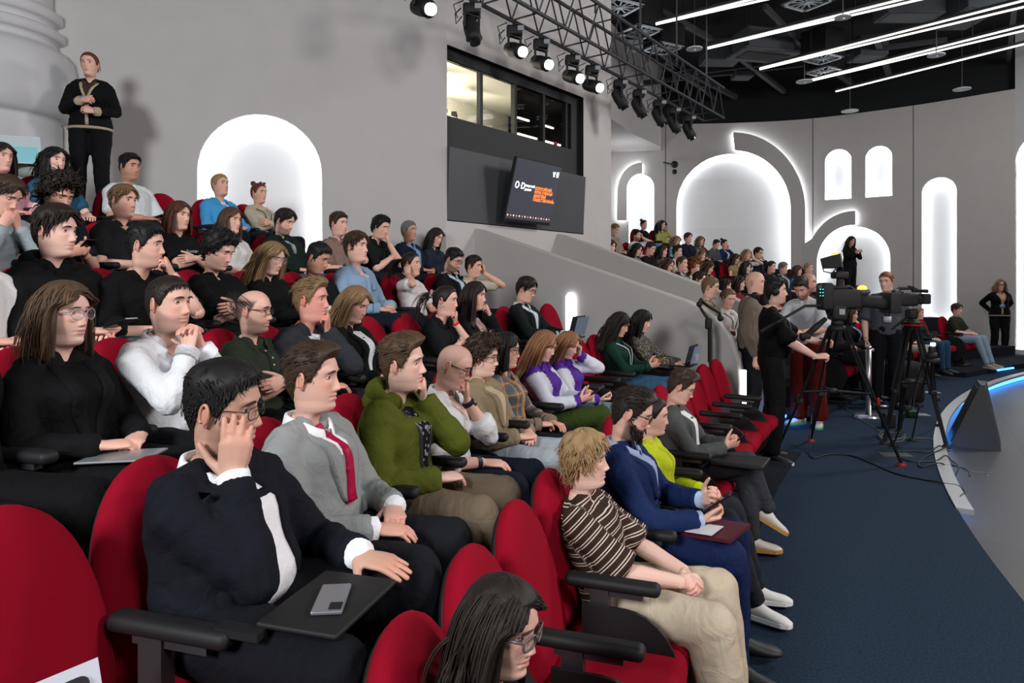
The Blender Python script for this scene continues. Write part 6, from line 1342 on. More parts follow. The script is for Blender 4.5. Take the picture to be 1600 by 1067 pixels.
for k, (px, t_, c_, sh, lb, kw) in enumerate([(1330, 478, 502, 'the person behind the large tripod', 'person in black with light blue collar seated behind the large tripod', dict(hair=('bob', 'brown'), sex='f', top=('jacket', '#101116', dict(inner='#4f87a0', collar=0)))),
        (1300, 470, 494, 'the dark-clad person beside the tripod', 'dark-clad person seated in the shadow left of the large tripod', dict(hair=('side', 'dark'), top=('sweater', '#17131a'))),
        (1368, 482, 506, 'the person behind the steel posts', 'dark-clothed person seated behind the steel barrier posts', dict(hair=('fade', 'black'), top=('sweater', '#101014'), bottom='#0f1014')),
        (1313, 439, 456, 'the ginger-haired child-size head', 'ginger-haired person peeking out behind the broadcast camera', dict(hair=('bob', 'ginger'), sex='f', top=('tee', '#2a2022'), row='B', z=.305))]): far_front(px, t_, c_, sh, lb, **kw)
# ================================================================ STANDING PEOPLE
def stand(px, pyt, chin_or_Y, facedeg, label, Y=None, z=0., lod=1, head=(0, -3, 0), **kw):
    hc = head_center(kw.get('lean', 0), kw.get('hunch', 4), head, True); f = rad(facedeg); Y = Y; sc = 1.
    X = (px - 800) / FPX * Y
    for _ in range(4):
        zt = CAMH + (HOR - pyt) / FPX * (Y + (Rz(f - PI / 2) @ (hc * sc))[1]); sc = float(np.clip((zt - z) / (hc[2] + .132), .86, 1.2)); q = Rz(f - PI / 2) @ (hc * sc); X = (px - 800) / FPX * (Y + q[1]) - q[0]
    kw.setdefault('hunch', 4); DBG.append(('stand', label[:30], round(X, 2), Y, round(sc, 2), round((zt - z) / (hc[2] + .132), 2)))
    return person(label, X, Y, z, f, sc, lod, head=head, stand=True, **kw)
CARD = dict(vneck='#b3a48e')
stand(140, 80, 0, -72, 'woman with red tied hair in black cardigan standing beside the round column', Y=7.35, z=2.5, head=(-8, -4, 0), sex='f', skin='fair', hair=('pony', 'redd'), tail=.1, top=('cardigan', '#0b0c0e', dict(inner='#3a3028', lanyard=('#b4a88c', .60), badge='#3f8fd0', lapel=0, bv=.58, wt=.06, wb=.004, trim='#a3957e', cuff='#a3957e')), bottom='#0c0c0f', shoes='#0c0c0f', R=('waist', dict(x=.03, y=.22, z=.20)), L=('waist', dict(x=.09, y=.22, z=.10)))
op = stand(1212, 432, 0, -20, 'camera operator in black T-shirt and headset standing behind the large tripod', Y=7.05, head=(2, 2, 0), skin='fair', hair=('fade', 'black'), recede=.004, beard=.3, fat=.06, top=('tee', '#0a0a0c', dict(slv=.95, wide=.02, lanyard=('#9aa0a4', .25), badge='#2a2c30')), bottom=('#0b0b0d', {'wide': .02}), shoes=('#101012', '#c9c9c9'), R=('forward', dict(y=.36, z=-.36, x=-.02)), L=('forward', dict(y=.42, z=-.26, x=.02)), extra=(('headphones', 'head'),), vol=.9)
stand(1252, 430, 0, -140, 'bearded man in white T-shirt and rust red track trousers bending to his camera', Y=8.7, head=(10, -34, 0), skin='warm', hair=('fade', 'dark'), beard=.8, top=('tee', '#b9bcc0', dict(slv=.95, wide=.02)), bottom=('#521109', {'wide': .025}), shoes=('#b5b3ab', '#3fae6a'), R=('forward', dict(y=.33, z=-.30)), L=('forward', dict(y=.33, z=-.28)), lean=6, hunch=16)
stand(1180, 421, 0, -20, 'bald man in beige jumper with headphones round his neck standing near the parapet', Y=8.1, head=(-10, -4, 0), skin='fair', hair=('shaved', 'blond'), top=('sweater', '#70655a'), bottom='#131318', R='down', L='down', extra=(('headphones', 'neck'),), shoes=('#8f8e8a', '#c4c4c0'))
stand(1110, 430, 0, -30, 'short-haired man in beige shirt and lanyard behind the near parapet end', Y=8.6, head=(10, -8, 0), skin='fair', hair=('crop', 'light'), top=('polo', '#8e7d66', dict(lanyard=('#1a1b20', .45))), bottom='#1b1c20', R='lapin', L='lapin')
stand(1139, 449, 0, -60, 'woman with tied light hair in white shirt looking down near the parapet', Y=9.0, head=(-14, -20, 0), sex='f', skin='fair', hair=('pony', 'light'), tail=.12, top=('shirt', '#b9b7b3', dict(lanyard=('#24262c', .45))), bottom='#3b4a56', R='lapin', L='lapin')
stand(1263, 424, 0, -40, 'bald photographer raising a grey device behind the man in white T-shirt', Y=9.8, head=(0, -6, 0), skin='warm', hair=('shaved', 'dark'), beard=.6, top=('tee', '#3a1416'), bottom='#141418', R=('forward', dict(y=.34, z=.02)), L=('forward', dict(y=.36, z=.06)))
gm = stand(1385, 415, 0, -112, 'ginger-haired man in grey T-shirt with white badge standing behind the cameras', Y=9.9, head=(-30, -8, 0), skin='pale', hair=('crop', 'red'), top=('tee', '#4a4d54', dict(slv=.85, wide=.015, lanyard=('#15161a', .42), badge='#b5b9b9')), bottom='#121318', R='down', L='down', shoes='#111114')
stand(1330, 368, 0, -70, 'long-haired woman in black suit standing in the small lit arch with a phone', Y=18.4, z=1.265, lod=1, head=(-10, -16, 0), sex='f', skin='fair', hair=('long', 'dark'), hlen=.3, top=('jacket', '#151316', dict(inner='#1b1416', collar=0)), bottom='#141215', R=('waist', dict(x=.0, y=.26, z=.34)), L=('waist', dict(x=.0, y=.28, z=.30)))
stand(1563, 435, 0, -105, 'blonde woman in black cardigan with beige trim standing at the far right', Y=16.3, z=.0, head=(0, -2, 0), sex='f', skin='fair', hair=('bob', 'dblond'), glasses=((.05, .02, .03), False, .004), top=('cardigan', '#0b0d10', dict(inner='#b98f7a', lanyard=('#a58f6c', .45), badge='#6d86b8', lapel=0, bv=.58, wt=.06, wb=.004, trim='#a8916c')), bottom='#0e0e12', R='behind', L='behind')
# ================================================================ CAMERAS, TRIPODS AND FLOOR THINGS
def tripod(head_pos, feet, label, r=.022, dual=True, spread_z=.55, red=True, name='tripod'):
    hp = np.array(head_pos); t = empty(name, (hp[0], hp[1], 0), 0, label, 'tripod'); L = lambda q: np.asarray(q, float) - np.array((hp[0], hp[1], 0))
    top = hp - np.array((0, 0, .12)); mids = []
    for fx in feet:
        f = np.array(fx, float); d = f - top; side = nrm(np.cross(d, (0, 0, 1))); g = G(); at0 = top + nrm(np.array((d[0], d[1], 0))) * .07
        for s in ((-1, 1) if dual else (0,)): g.tube([L(at0 + side * s * .032), L(at0 * .45 + f * .55 + side * s * .030)], r * .62, 8); g.tube([L(at0 * .5 + f * .5 + side * s * .016), L(f + np.array((0, 0, .03)) + side * s * .010)], r * .5, 8)
        leg = g.make('leg', M_matt, t, True)
        g = G(); m = at0 * .45 + f * .55; g.rbox(L(m), (.07, .07, .05), .012); k1 = g.make('leg_clamp', M_black, leg, True)
        if red: g = G(); g.rbox(L(m + side * .045 + np.array((0, 0, .03))), (.025, .025, .075), .008); g.make('red_lever', mat('red_lever', '#8a0d14', .4), leg, True)
        g = G(); g.cyl(L(f + np.array((0, 0, .012))), .045, .022, 14, .03); g.cyl(L(f), .05, .013, 14); g.make('foot', mat('red_rubber', '#7a0c14', .6) if red else M_black, leg, False)
        mids.append(at0 * .52 + f * .48)
    if dual:
        c = np.mean(mids, 0); g = G(); [g.tube([L(c), L(m)], .012, 6) for m in mids]; g.cyl(L(c) - np.array((0, 0, .02)), .05, .04, 14); g.make('spreader', M_black, t, True)
    g = G(); g.cyl(L(top - np.array((0, 0, .03))), .085, .05, 20, .075); g.cyl(L(top + np.array((0, 0, .02))), .06, .06, 18, .05); g.make('bowl', M_black, t, True)
    return t
def loc(px, py, Y): return at(px, py, Y)
# --- large broadcast camera
Yc = 6.75; hp = loc(1308, 485, Yc); s = FPX / Yc
ft = [atz(1211, 716, 0.0), atz(1266, 690, 0.0), atz(1408, 728, 0.0)]
tp = tripod((hp[0], hp[1], hp[2] - .05), ft, 'large black twin-tube tripod with red levers under the broadcast camera')
P0 = np.array((hp[0], hp[1], 0))
g = G(); g.rbox(hp - P0 + np.array((0, 0, -.01)), (.15, .16, .17), .03); g.tube([hp - P0 + np.array((-.09, 0, .0)), hp - P0 + np.array((.09, 0, .0))], .055, 18); h = g.make('fluid_head', M_black, tp, True)
g = G(); q = hp - P0; g.box(q + np.array((.01, -.083, -.01)), (.055, .004, .055)); g.box(q + np.array((.01, -.0855, -.01)), (.04, .004, .04)); g.make('square_emblem', mat('grey_emblem', '#8d9296', .5), h)
g = G(); e = loc(1258, 478, Yc - .1) - P0; e2 = loc(1215, 503, Yc - .15) - P0; g.tube([hp - P0 + np.array((-.05, 0, .05)), e, e2, e2 + (e2 - e) * .35], .014, 8); g.tube([e2 + (e2 - e) * .05, e2 + (e2 - e) * .6], .02, 8); g.make('pan_bar', M_black, tp, True)
g = G(); a, b2 = loc(1253, 530, Yc - .2) - P0, loc(1290, 498, Yc - .1) - P0; g.tube([a, a * .4 + b2 * .6, b2], [.028, .03, .022], 10); g.rbox(a + np.array((.03, 0, .03)), (.10, .07, .06), .02); g.make('zoom_control', M_black, tp, True)
cb = hp + np.array((.12, 0, .25)); cam_e = empty('broadcast_camera', (hp[0], hp[1], hp[2] + .085), rad(0), 'large black broadcast camera with long lens and orange tally light on the tripod', 'camera'); O = np.array(cam_e.location)
def cl(px, py, dy=0.): return loc(px, py, Yc + dy) - O
g = G(); g.rbox((cl(1288, 467) + cl(1340, 467)) / 2, (.36, .16, .19), .03); g.rbox(cl(1289, 463), (.12, .17, .27), .03); g.rbox(cl(1312, 449), (.16, .05, .04), .015); g.box(cl(1310, 481), (.30, .10, .03)); g.tube([cl(1298, 456), cl(1306, 448), cl(1328, 448), cl(1336, 454)], .014, 8); g.make('body', M_black, cam_e, True)
g = G(); P = [cl(1338, 468), cl(1352, 470), cl(1366, 472), cl(1390, 474)]; g.tube(P, [.062, .066, .060, .075], 20); g.tube([cl(1390, 474), cl(1393, 474)], .08, 20); lens = g.make('lens', M_matt, cam_e, True)
g = G(); g.rbox(cl(1391, 473), (.11, .22, .20), .01); g.make('lens_hood', M_black, cam_e, True)
g = G(); g.ball(cl(1347, 450.5), (.045, .04, .03), 12, 8); g.make('tally_light', mat('orange_tally', (1, .25, .02), emit=6, ecol=(1, .22, .02)), cam_e, True)
g = G(); g.rbox(cl(1347, 456), (.13, .1, .05), .02); g.rbox(cl(1283, 449, -.04), (.07, .05, .05), .01); g.make('tally_housing', mat('grey_housing', '#3c3d40', .5), cam_e, True)
g = G(); [g.box(cl(1282 + 4 * i, 452 + 5 * j, -.092), (.008, .003, .008)) for i in range(2) for j in range(3)]; g.make('lit_buttons', mat('green_button', (.1, .9, .75), emit=1.5), cam_e)
# viewfinder monitor with its hood
ve = empty('viewfinder_monitor', tuple(loc(1310, 430, Yc)), 0, 'black hooded monitor on a post above the broadcast camera with orange light on top', 'monitor'); O2 = np.array(ve.location)
def vl(px, py, dy=0.): return loc(px, py, Yc + dy) - O2
front = [vl(1281, 404, -.0), vl(1285, 420, -.0), vl(1316, 417, -.05), vl(1312, 396, -.05)]; back = [vl(1281, 404, .26), vl(1285, 420, .26), vl(1318, 419, .22), vl(1314, 396, .22)]
g = G(); g.loft([front, back]); g.make('hood', M_black, ve)
g = G(); g.rbox(vl(1304, 396, .08), (.05, .05, .02), .008); g.make('top_light', mat('orange_tally', (1, .25, .02), emit=6, ecol=(1, .35, .06)), ve, True)
g = G(); g.tube([vl(1312, 420, .1), vl(1313, 428, .1), vl(1312, 452, .05)], .035, 12); g.rbox(vl(1312, 430, .08), (.14, .12, .07), .02); g.tube([vl(1284, 412, -.03), vl(1287, 424, -.06), vl(1300, 427, -.06), vl(1306, 420, -.04)], .007, 6); g.make('mount', M_black, ve, True)
# --- second camcorder
Y2 = 7.9; h2 = loc(1424, 492, Y2); tp2 = tripod((h2[0], h2[1], h2[2] - .02), [h2 * np.array((1, 1, 0)) + np.array(v) for v in ((-.42, -.20, 0), (.10, .42, 0), (.16, -.38, 0))], 'second black tripod with red collar carrying the handheld camcorder', r=.03, red=False)
P2 = np.array((h2[0], h2[1], 0)); g = G(); g.rbox(h2 - P2 + np.array((0, 0, .01)), (.11, .12, .12), .03); g.cyl(h2 - P2 + np.array((0, 0, -.10)), .105, .02, 20); g.make('pan_head', M_black, tp2, True)
g = G(); g.cyl(h2 - P2 + np.array((0, 0, -.125)), .11, .022, 20); g.make('red_collar', mat('red_lever', '#8a0d14', .4), tp2)
g = G(); g.tube([h2 - P2 + np.array((-.05, -.05, .0)), h2 - P2 + np.array((-.32, -.18, -.15))], .012, 8); g.make('pan_bar', M_black, tp2, True)
cc = empty('camcorder', tuple(h2 + np.array((0, 0, .07))), 0, 'black camcorder with top handle and matte hood on the second tripod', 'camera'); O3 = np.array(cc.location)
def c3(px, py, dy=0.): return loc(px, py, Y2 + dy) - O3
g = G(); g.rbox((c3(1398, 468) + c3(1432, 468)) / 2, (.26, .12, .15), .03); g.rbox(c3(1402, 460), (.12, .10, .1), .03); g.make('body', M_black, cc, True)
g = G(); g.tube([c3(1432, 467), c3(1441, 468)], [.05, .06], 18); g.rbox(c3(1444, 467), (.09, .14, .12), .02); g.make('lens', M_matt, cc, True)
g = G(); g.tube([c3(1398, 456), c3(1404, 451), c3(1428, 450), c3(1436, 454)], .018, 8); g.tube([c3(1425, 453), c3(1449, 455)], .022, 12); g.rbox(c3(1423, 448), (.06, .05, .025), .01); g.make('top_handle', M_black, cc, True)
g = G(); g.rbox(c3(1401, 455, -.08), (.05, .03, .05), .008); g.make('viewfinder', M_metal, cc, True)
# --- small light stand tripod at the stage lip
h3 = at(1456, 545, 7.4); f3 = [atz(1467, 667, 0.0), h3 * np.array((1, 1, 0)) + np.array((-.30, .20, 0)), h3 * np.array((1, 1, 0)) + np.array((.05, .45, 0))]
tp3 = tripod((h3[0], h3[1], h3[2]), f3, 'slim dark tripod with a small clamp standing at the stage edge', r=.018, dual=False, red=False)
g = G(); P3 = np.array((h3[0], h3[1], 0)); g.rbox(h3 - P3 + np.array((0, 0, -.02)), (.06, .06, .10), .02); g.tube([h3 - P3 + np.array((0, 0, -.12)), h3 - P3 + np.array((0, 0, -.45))], .016, 8); g.make('clamp', M_black, tp3, True)
g = G(); g.rbox(h3 - P3 + np.array((.0, -.02, .05)), (.05, .03, .04), .01); g.make('small_light', mat('pale_cyan_lamp', (.6, .9, 1), emit=2), tp3, True)
# --- gimbal on a monopod leaning at the parapet
m0 = at(1110, 592, 7.4); mt = at(1107, 500, 7.4); mo = empty('gimbal', (m0[0], m0[1], 0), 0, 'black camera gimbal on a thin monopod standing before the near parapet', 'gimbal'); O4 = np.array(mo.location)
g = G(); g.tube([(0, 0, 0), (0, 0, mt[2] - .12)], .016, 10); g.tube([(0, 0, mt[2] - .45), (0, 0, mt[2] - .1)], .03, 12); g.make('monopod', M_black, mo, True)
g = G(); q = mt - O4; g.rbox(q + np.array((0, 0, -.04)), (.07, .06, .12), .02); g.tube([q, q + np.array((-.06, 0, .09)), q + np.array((-.11, 0, .17)), q + np.array((-.07, 0, .23))], .016, 8); g.tube([q + np.array((-.07, 0, .2)), q + np.array((.03, 0, .13)), q + np.array((.12, 0, .08)), q + np.array((.13, 0, .01))], .018, 8); g.ball(q + np.array((.13, 0, .02)), .035, 12, 8); g.ball(q + np.array((-.10, 0, .17)), .032, 12, 8); g.make('gimbal_arm', M_black, mo, True)
g = G(); g.cyl((0, 0, .0), .05, .02, 14); g.make('base', M_black, mo)
# --- steel barrier posts
def post(px, pyt, pyb, label):
    f = atz(px, pyb, 0); top = CAMH + (HOR - pyt) / FPX * f[1]; o = empty('barrier_post', tuple(f), 0, label, 'barrier post', 'steel barrier posts')
    g = G(); g.cyl((0, 0, 0), .19, .022, 32, .18); g.make('base', M_alu, o, False)
    g = G(); g.cyl((0, 0, .02), .038, top - .05, 24); g.make('pole', M_alu, o, True)
    g = G(); g.cyl((0, 0, top - .03), .042, .03, 24); g.rbox((.05, 0, top - .05), (.05, .03, .04), .008); g.make('cap', M_alu, o, True)
post(1357, 541, 650, 'front steel barrier post with round base, beside a cable')
post(1378, 531, 632, 'rear steel barrier post, partly behind the tripod leg')
# --- bags, boxes, plates
p = atz(1413, 632, 0); g = G(); g.rbox((0, 0, .33), (.52, .34, .64), .12, n=6); g.rbox((0, -.17, .25), (.38, .10, .34), .05, n=5); g.tube([(-.08, 0, .64), (-.05, 0, .71), (.05, 0, .71), (.08, 0, .64)], .014, 8); o = g.make('camera_bag', mat('black_nylon', '#0a0a0c', .9, bump=.4, scale=40), None, True); o.location = tuple(p); tag(o, 'bulky black camera bag standing behind the second tripod', 'bag')
p = atz(1388, 668, 0); g = G(); g.rbox((0, 0, .09), (.14, .12, .18), .02); o = g.make('battery_box', M_black, None, True); o.location = tuple(p); tag(o, 'small black box on the carpet behind the right tripod leg', 'box')
p = atz(1424, 652, 0); g = G(); g.rbox((0, 0, .05), (.12, .10, .10), .02); g.tube([(-.02, 0, .1), (.0, 0, .25), (.12, .05, .55), (.2, .1, .9)], .006, 6); g.tube([(.02, 0, .1), (.05, 0, .3), (.16, .05, .6), (.2, .1, .9)], .006, 6); o = g.make('power_box', mat('dark_green_plastic', '#0d3a20', .5), None, True); o.location = tuple(p); tag(o, 'small green floor socket box with two cables rising from it', 'box')
p = atz(1345, 654, 0); g = G(); g.rbox((0, 0, .025), (.16, .09, .05), .015); o = g.make('adapter', mat('lilac_plastic', '#8f8fb0', .4), None, True); o.location = tuple(p); o.rotation_euler = (0, 0, .3); tag(o, 'small pale lilac adapter box against the front post base', 'box')
for px, py, lb, c_ in ((1399, 711, 'worn beige floor plate set in the carpet by the tripod foot', '#3b4242'), (1432, 648, 'pale metal floor plate by the second tripod', '#7d8388'), (1452, 613, 'small white floor plate near the small tripod', '#8b979f')):
    p = atz(px, py, 0); g = G(); g.box((0, 0, .004), (.30, .16, .008)); o = g.make('floor_plate', mat('floor_plate', c_, .6), None); o.location = tuple(p); o.rotation_euler = (0, 0, -.1); tag(o, lb, 'floor plate')
# --- wedge loudspeaker on the stage floor
w0 = atz(1484, 697, -.14); w1 = atz(1564, 705, -.14); ws = empty('stage_monitor', tuple((w0 + w1) / 2), 0, 'dark grey wedge loudspeaker standing on the stage floor by the edge', 'loudspeaker'); O5 = np.array(ws.location)
d = nrm((w1 - w0) * np.array((1, 1, 0))); Lw = np.linalg.norm(w1 - w0); nb = np.array((-d[1], d[0], 0)) * .55; sz = w0[1] / FPX
A0_, B0_ = w0 - O5, w1 - O5; hgt = 98 * sz; T0 = A0_ + d * Lw * .62 + np.array((0, 0, hgt)) + nb * .1; T1 = A0_ + d * Lw * .70 + np.array((0, 0, hgt * .99)) + nb * .1
g = G(); g.loft([[A0_, B0_, T1, T0], [A0_ + nb, B0_ + nb * 1.05 + d * .06, T1 + nb * .8 + d * .06, T0 + nb * .8]]); wo = g.make('cabinet', mat('dark_grey_speaker', '#2e3033', .6, bump=.3, scale=90), ws)
g = G(); k = .012; up_ = nrm(np.cross(T0 - A0_, nb)); up_ = up_ if up_[2] > 0 else -up_; q4 = [A0_ + (T0 - A0_) * .06 + nb * .06, T0 - (T0 - A0_) * .06 + nb * .05, T0 - (T0 - A0_) * .06 + nb * .75, A0_ + (T0 - A0_) * .06 + nb * .93]
g.loft([[p + up_ * k for p in q4], q4]); g.make('grille', mat('speaker_grille', '#1a1b1d', .7, bump=.8, scale=300), ws)
# --- cables on the floor
def cable(pts, r, m, label, z=.0):
    P = spline([tuple(atz(px, py, 0)[:2]) + ((zz,) ) for px, py, zz in pts], max(30, len(pts) * 10)); P[:, 2] = np.maximum(P[:, 2] + r, r); g = G(); g.tube(P, r, 6); o = g.make('cable', m, None, True); tag(o, label, 'cable', 'floor cables'); return o
M_cab = mat('black_cable', '#0b0c0e', .5); M_cabg = mat('grey_cable', '#5b6063', .5)
cable([(1268, 690, .3), (1265, 708, .02), (1272, 717, 0), (1295, 711, 0), (1330, 713, 0), (1362, 725, 0), (1400, 741, 0), (1440, 750, 0), (1476, 757, 0), (1496, 760, -.1), (1507, 770, -.12), (1500, 778, -.13)], .008, M_cab, 'long black cable winding from the tripod across the carpet to the stage')
cable([(1236, 540, .9), (1262, 592, .1), (1297, 615, 0), (1330, 646, 0), (1376, 676, 0), (1385, 686, 0)], .006, M_cabg, 'thin grey cable running past the steel post base')
t = np.linspace(0, 6 * PI, 40); cable([(1394 + 19 * math.cos(a) * (1 + .1 * math.sin(a * .7)), 683 + 6.5 * math.sin(a) + .2 * a, .004 * (i % 9)) for i, a in enumerate(t)] + [(1425, 685, 0), (1450, 686, 0), (1476, 694, .0)], .006, M_cabg, 'coil of grey cable lying on the blue carpet')
cable([(1402, 706, 0), (1425, 706, 0), (1450, 708, 0), (1470, 702, .03), (1484, 706, -.1)], .007, M_cab, 'upper black cable crossing the stage lip')
cable([(1405, 716, 0), (1425, 722, 0), (1460, 722, 0), (1480, 718, .03), (1497, 730, -.1), (1492, 745, -.12)], .007, M_cab, 'middle black cable hanging over the stage lip')
cable([(1478, 704, .03), (1452, 712, 0), (1436, 724, 0), (1440, 731, 0), (1468, 729, .03), (1485, 728, -.05), (1510, 735, -.13), (1515, 745, -.13)], .007, M_cab, 'black cable loop on both sides of the stage lip')
cable([(1481, 716, -.06), (1492, 728, -.12), (1512, 737, -.13), (1530, 739, -.13), (1543, 741, -.13), (1542, 746, -.13)], .006, M_cabg, 'grey cable end on the stage floor')
# ================================================================ SCREEN ON THE WALL
def TVp(px, py, Yt): return at(px, py, Yt)
nW = WT.nor(np.array([1.5]))[0]; n3 = np.array((nW[0], nW[1], 0)); dW = np.array((-nW[1], nW[0], 0)); dW = dW if dW[1] > 0 else -dW
bl = CR(1.0, .15, 2.71); W_, H_ = 1.13, .93; tilt = rad(15); upv = np.array((0, 0, math.cos(tilt))) + n3 * math.sin(tilt); R = np.stack([dW, np.cross(upv, dW), upv], 1)
tv = empty('wall_screen', tuple(bl), 0, 'large tilted black screen on the dark wall panel showing white and orange lettering', 'screen'); M = Matrix([[*R[0], 0], [*R[1], 0], [*R[2], 0], [0, 0, 0, 1]]); M.translation = Vector(bl); tv.matrix_world = M
s_f = -1 if (R[:, 1] @ n3) > 0 else 1     # side of the front
fy = (lambda d: d) if (R[:, 1] @ n3) > 0 else (lambda d: -d)
g = G(); g.rbox((W_ / 2, 0, H_ / 2), (W_, .06, H_), .012); g.make('housing', M_black, tv)
g = G(); g.box((W_ / 2, fy(.032), H_ / 2 + .015), (W_ - .03, .004, H_ - .06)); g.make('display', mat('dark_screen', (.035, .035, .045), .25, emit=.10, ecol=(.30, .31, .40)), tv)
g = G(); g.bar((W_ / 2, fy(-.03), H_ * .5), (W_ / 2, fy(-.28), H_ * .45), .12); g.make('bracket', M_black, tv)
M_tw = mat('white_screen_text', (.9, .97, 1), emit=1.6, ecol=(.85, .97, 1)); M_to = mat('orange_screen_text', (1, .25, .03), emit=1.4, ecol=(1, .22, .03))
def tvt(txt, x, z, size, m, bold=.004, name='lettering', fit=None):
    me = text_mesh(txt, size, 'LEFT', bold); V = getv(me)
    if fit and len(V): k = fit / (V[:, 0].max() - V[:, 0].min()); V[:, 0] *= k; setv(me, V)
    o = obj(name, me, None, m, tv, False); o.matrix_local = Matrix(((1, 0, 0, x), (0, 0, -1 if fy(1) < 0 else -1, fy(.037)), (0, 1, 0, z), (0, 0, 0, 1)))
for i, (tx, ln) in enumerate((('ВСЕРОССИЙСКИЙ', .41), ('ФОРУМ, ОТКРЫТЫЙ', .45), ('ДИАЛОГОВЫЙ', .30), ('ОБЩЕСТВЕННЫЙ»', .54))): tvt(tx, .56, .515 - .056 * i, .062, M_to, .0004, fit=ln)
tvt('открытый', .315, .535, .052, M_tw, .0004, fit=.22); tvt('диалог', .315, .480, .052, M_tw, .0004, fit=.165)
tvt('О', .075, .495, .13, M_tw, .002); tvt('D', .215, .495, .13, M_tw, .002); tvt('•', .178, .515, .06, M_to, .002, 'orange_dot')
for i in range(16): tvt('•', .035 + i * .068, .07, .075, M_to if i % 2 else M_tw, .001, 'dot')
g = G(); g.rbox((.955, fy(.038), .785), (.032, .003, .07), .004); g.box((.955, fy(.038), .81), (.06, .003, .026)); g.rbox((1.045, fy(.038), .78), (.055, .003, .055), .004); g.box((1.045, fy(.038), .825), (.065, .003, .012)); g.make('corner_emblems', M_tw, tv)
# ================================================================ CEILING: LIGHT LINES, TRUSS, LAMPS
ZL = 6.95
M_line = mat('white_light_line', (1, .98, .93), emit=2.6, ecol=(1, .96, .88))
LINES = [((1025, 37), (1171, 0), 'upper tube of the leftmost ceiling light pair'), ((1025, 38), (1194, 0), 'lower tube of the leftmost ceiling light pair'), ((1105, 75), (1406, 0), 'upper tube of the second ceiling light pair'), ((1105, 76), (1435, 0), 'lower tube of the second ceiling light pair'),
         ((1187, 107), (1600, 1), 'upper tube of the third ceiling light pair'), ((1187, 108.5), (1600, 11), 'lower tube of the third ceiling light pair'), ((1265, 125.5), (1600, 40.5), 'upper tube of the fourth ceiling light pair'), ((1265, 127), (1600, 48), 'lower tube of the fourth ceiling light pair'), ((1306, 143), (1600, 69), 'lowest single ceiling light line, nearest the far wall')]
for a, b2, lb in LINES:
    p, q = atz(*a, ZL), atz(*b2, ZL); q = p + (q - p) * 1.6; o = empty('light_line', tuple((p + q) / 2), 0, 'long white ' + lb, 'ceiling light', 'ceiling light lines'); c = (p + q) / 2
    g = G(); g.bar(p - c, q - c, .028, .026); g.make('tube', M_line, o); g = G(); g.bar(p - c + np.array((0, 0, .045)), q - c + np.array((0, 0, .045)), .07, .05); h_ = g.make('housing', M_duct, o)
    for k in (.15, .5, .85): g = G(); m = p + (q - p) * k - c; g.bar(m + np.array((0, 0, .06)), m + np.array((0, 0, 8.3 - ZL)), .008); g.make('cord', M_black, o)
for px, py, lb in ((1085, 77, 'leftmost white round ceiling disc on a rod'), (1257, 128, 'white round ceiling disc at the end of the fourth light pair'), (1328, 174, 'lowest white round ceiling disc before the far wall'), (1317, 28, 'white round ceiling disc between the second light tubes'), (1463, 87, 'white round ceiling disc below the third light pair'), (1503, 140, 'rightmost white round ceiling disc above the far wall')):
    p = atz(px, py, 6.55); o = empty('ceiling_disc', tuple(p), 0, lb, 'sprinkler', 'white ceiling discs'); r = 12.5 * p[1] / FPX
    g = G(); g.cyl((0, 0, 0), r, .02, 24); g.cyl((0, 0, -.03), .03, .03, 10); g.make('disc', mat('white_disc', '#b9c0c4', .5), o); g = G(); g.bar((0, 0, .02), (0, 0, 1.75), .015); g.make('rod', M_metal, o)
# truss
A_ = atz(1100, 189, 5.2); B_ = atz(742, 2, 5.2); B_ = A_ + (B_ - A_) * 1.12; tr = empty('lighting_truss', tuple(A_), 0, 'long black lighting truss carrying stage lamps across the upper hall', 'truss'); d = nrm(B_ - A_); Ln = np.linalg.norm(B_ - A_); sd = np.array((d[1], -d[0], 0)); sd = sd if sd[0] > 0 else -sd; up_ = np.array((0, 0, 1.)); M_tr = mat('truss_metal', '#45474b', .45, .5)
def tq(t, a, b_): return d * t + sd * a + up_ * b_
for a, b_ in ((0, 0), (.42, 0), (0, .62), (.42, .62)): g = G(); g.tube([tq(0, a, b_), tq(Ln, a, b_)], .026, 8); g.make('chord', M_tr, tr, True)
g = G(); n = int(Ln / .62)
for i in range(n + 1):
    t0, t1 = i * .62, (i + .5) * .62
    g.tube([tq(t0, 0, 0), tq(t1, 0, .62)], .012, 5); g.tube([tq(t1, 0, .62), tq(min(t0 + .62, Ln), 0, 0)], .012, 5); g.tube([tq(t0, .42, 0), tq(t1, .42, .62)], .012, 5); g.tube([tq(t1, .42, .62), tq(min(t0 + .62, Ln), .42, 0)], .012, 5); g.tube([tq(t0, 0, 0), tq(t0, .42, 0)], .012, 5); g.tube([tq(t1, 0, .62), tq(t1, .42, .62)], .012, 5)
g.make('lattice', M_tr, tr, True)
for k in np.linspace(.05, .95, 6): g = G(); g.bar(tq(Ln * k, .21, .62), tq(Ln * k, .21, 3.1), .03); g.make('hanger', M_metal, tr)
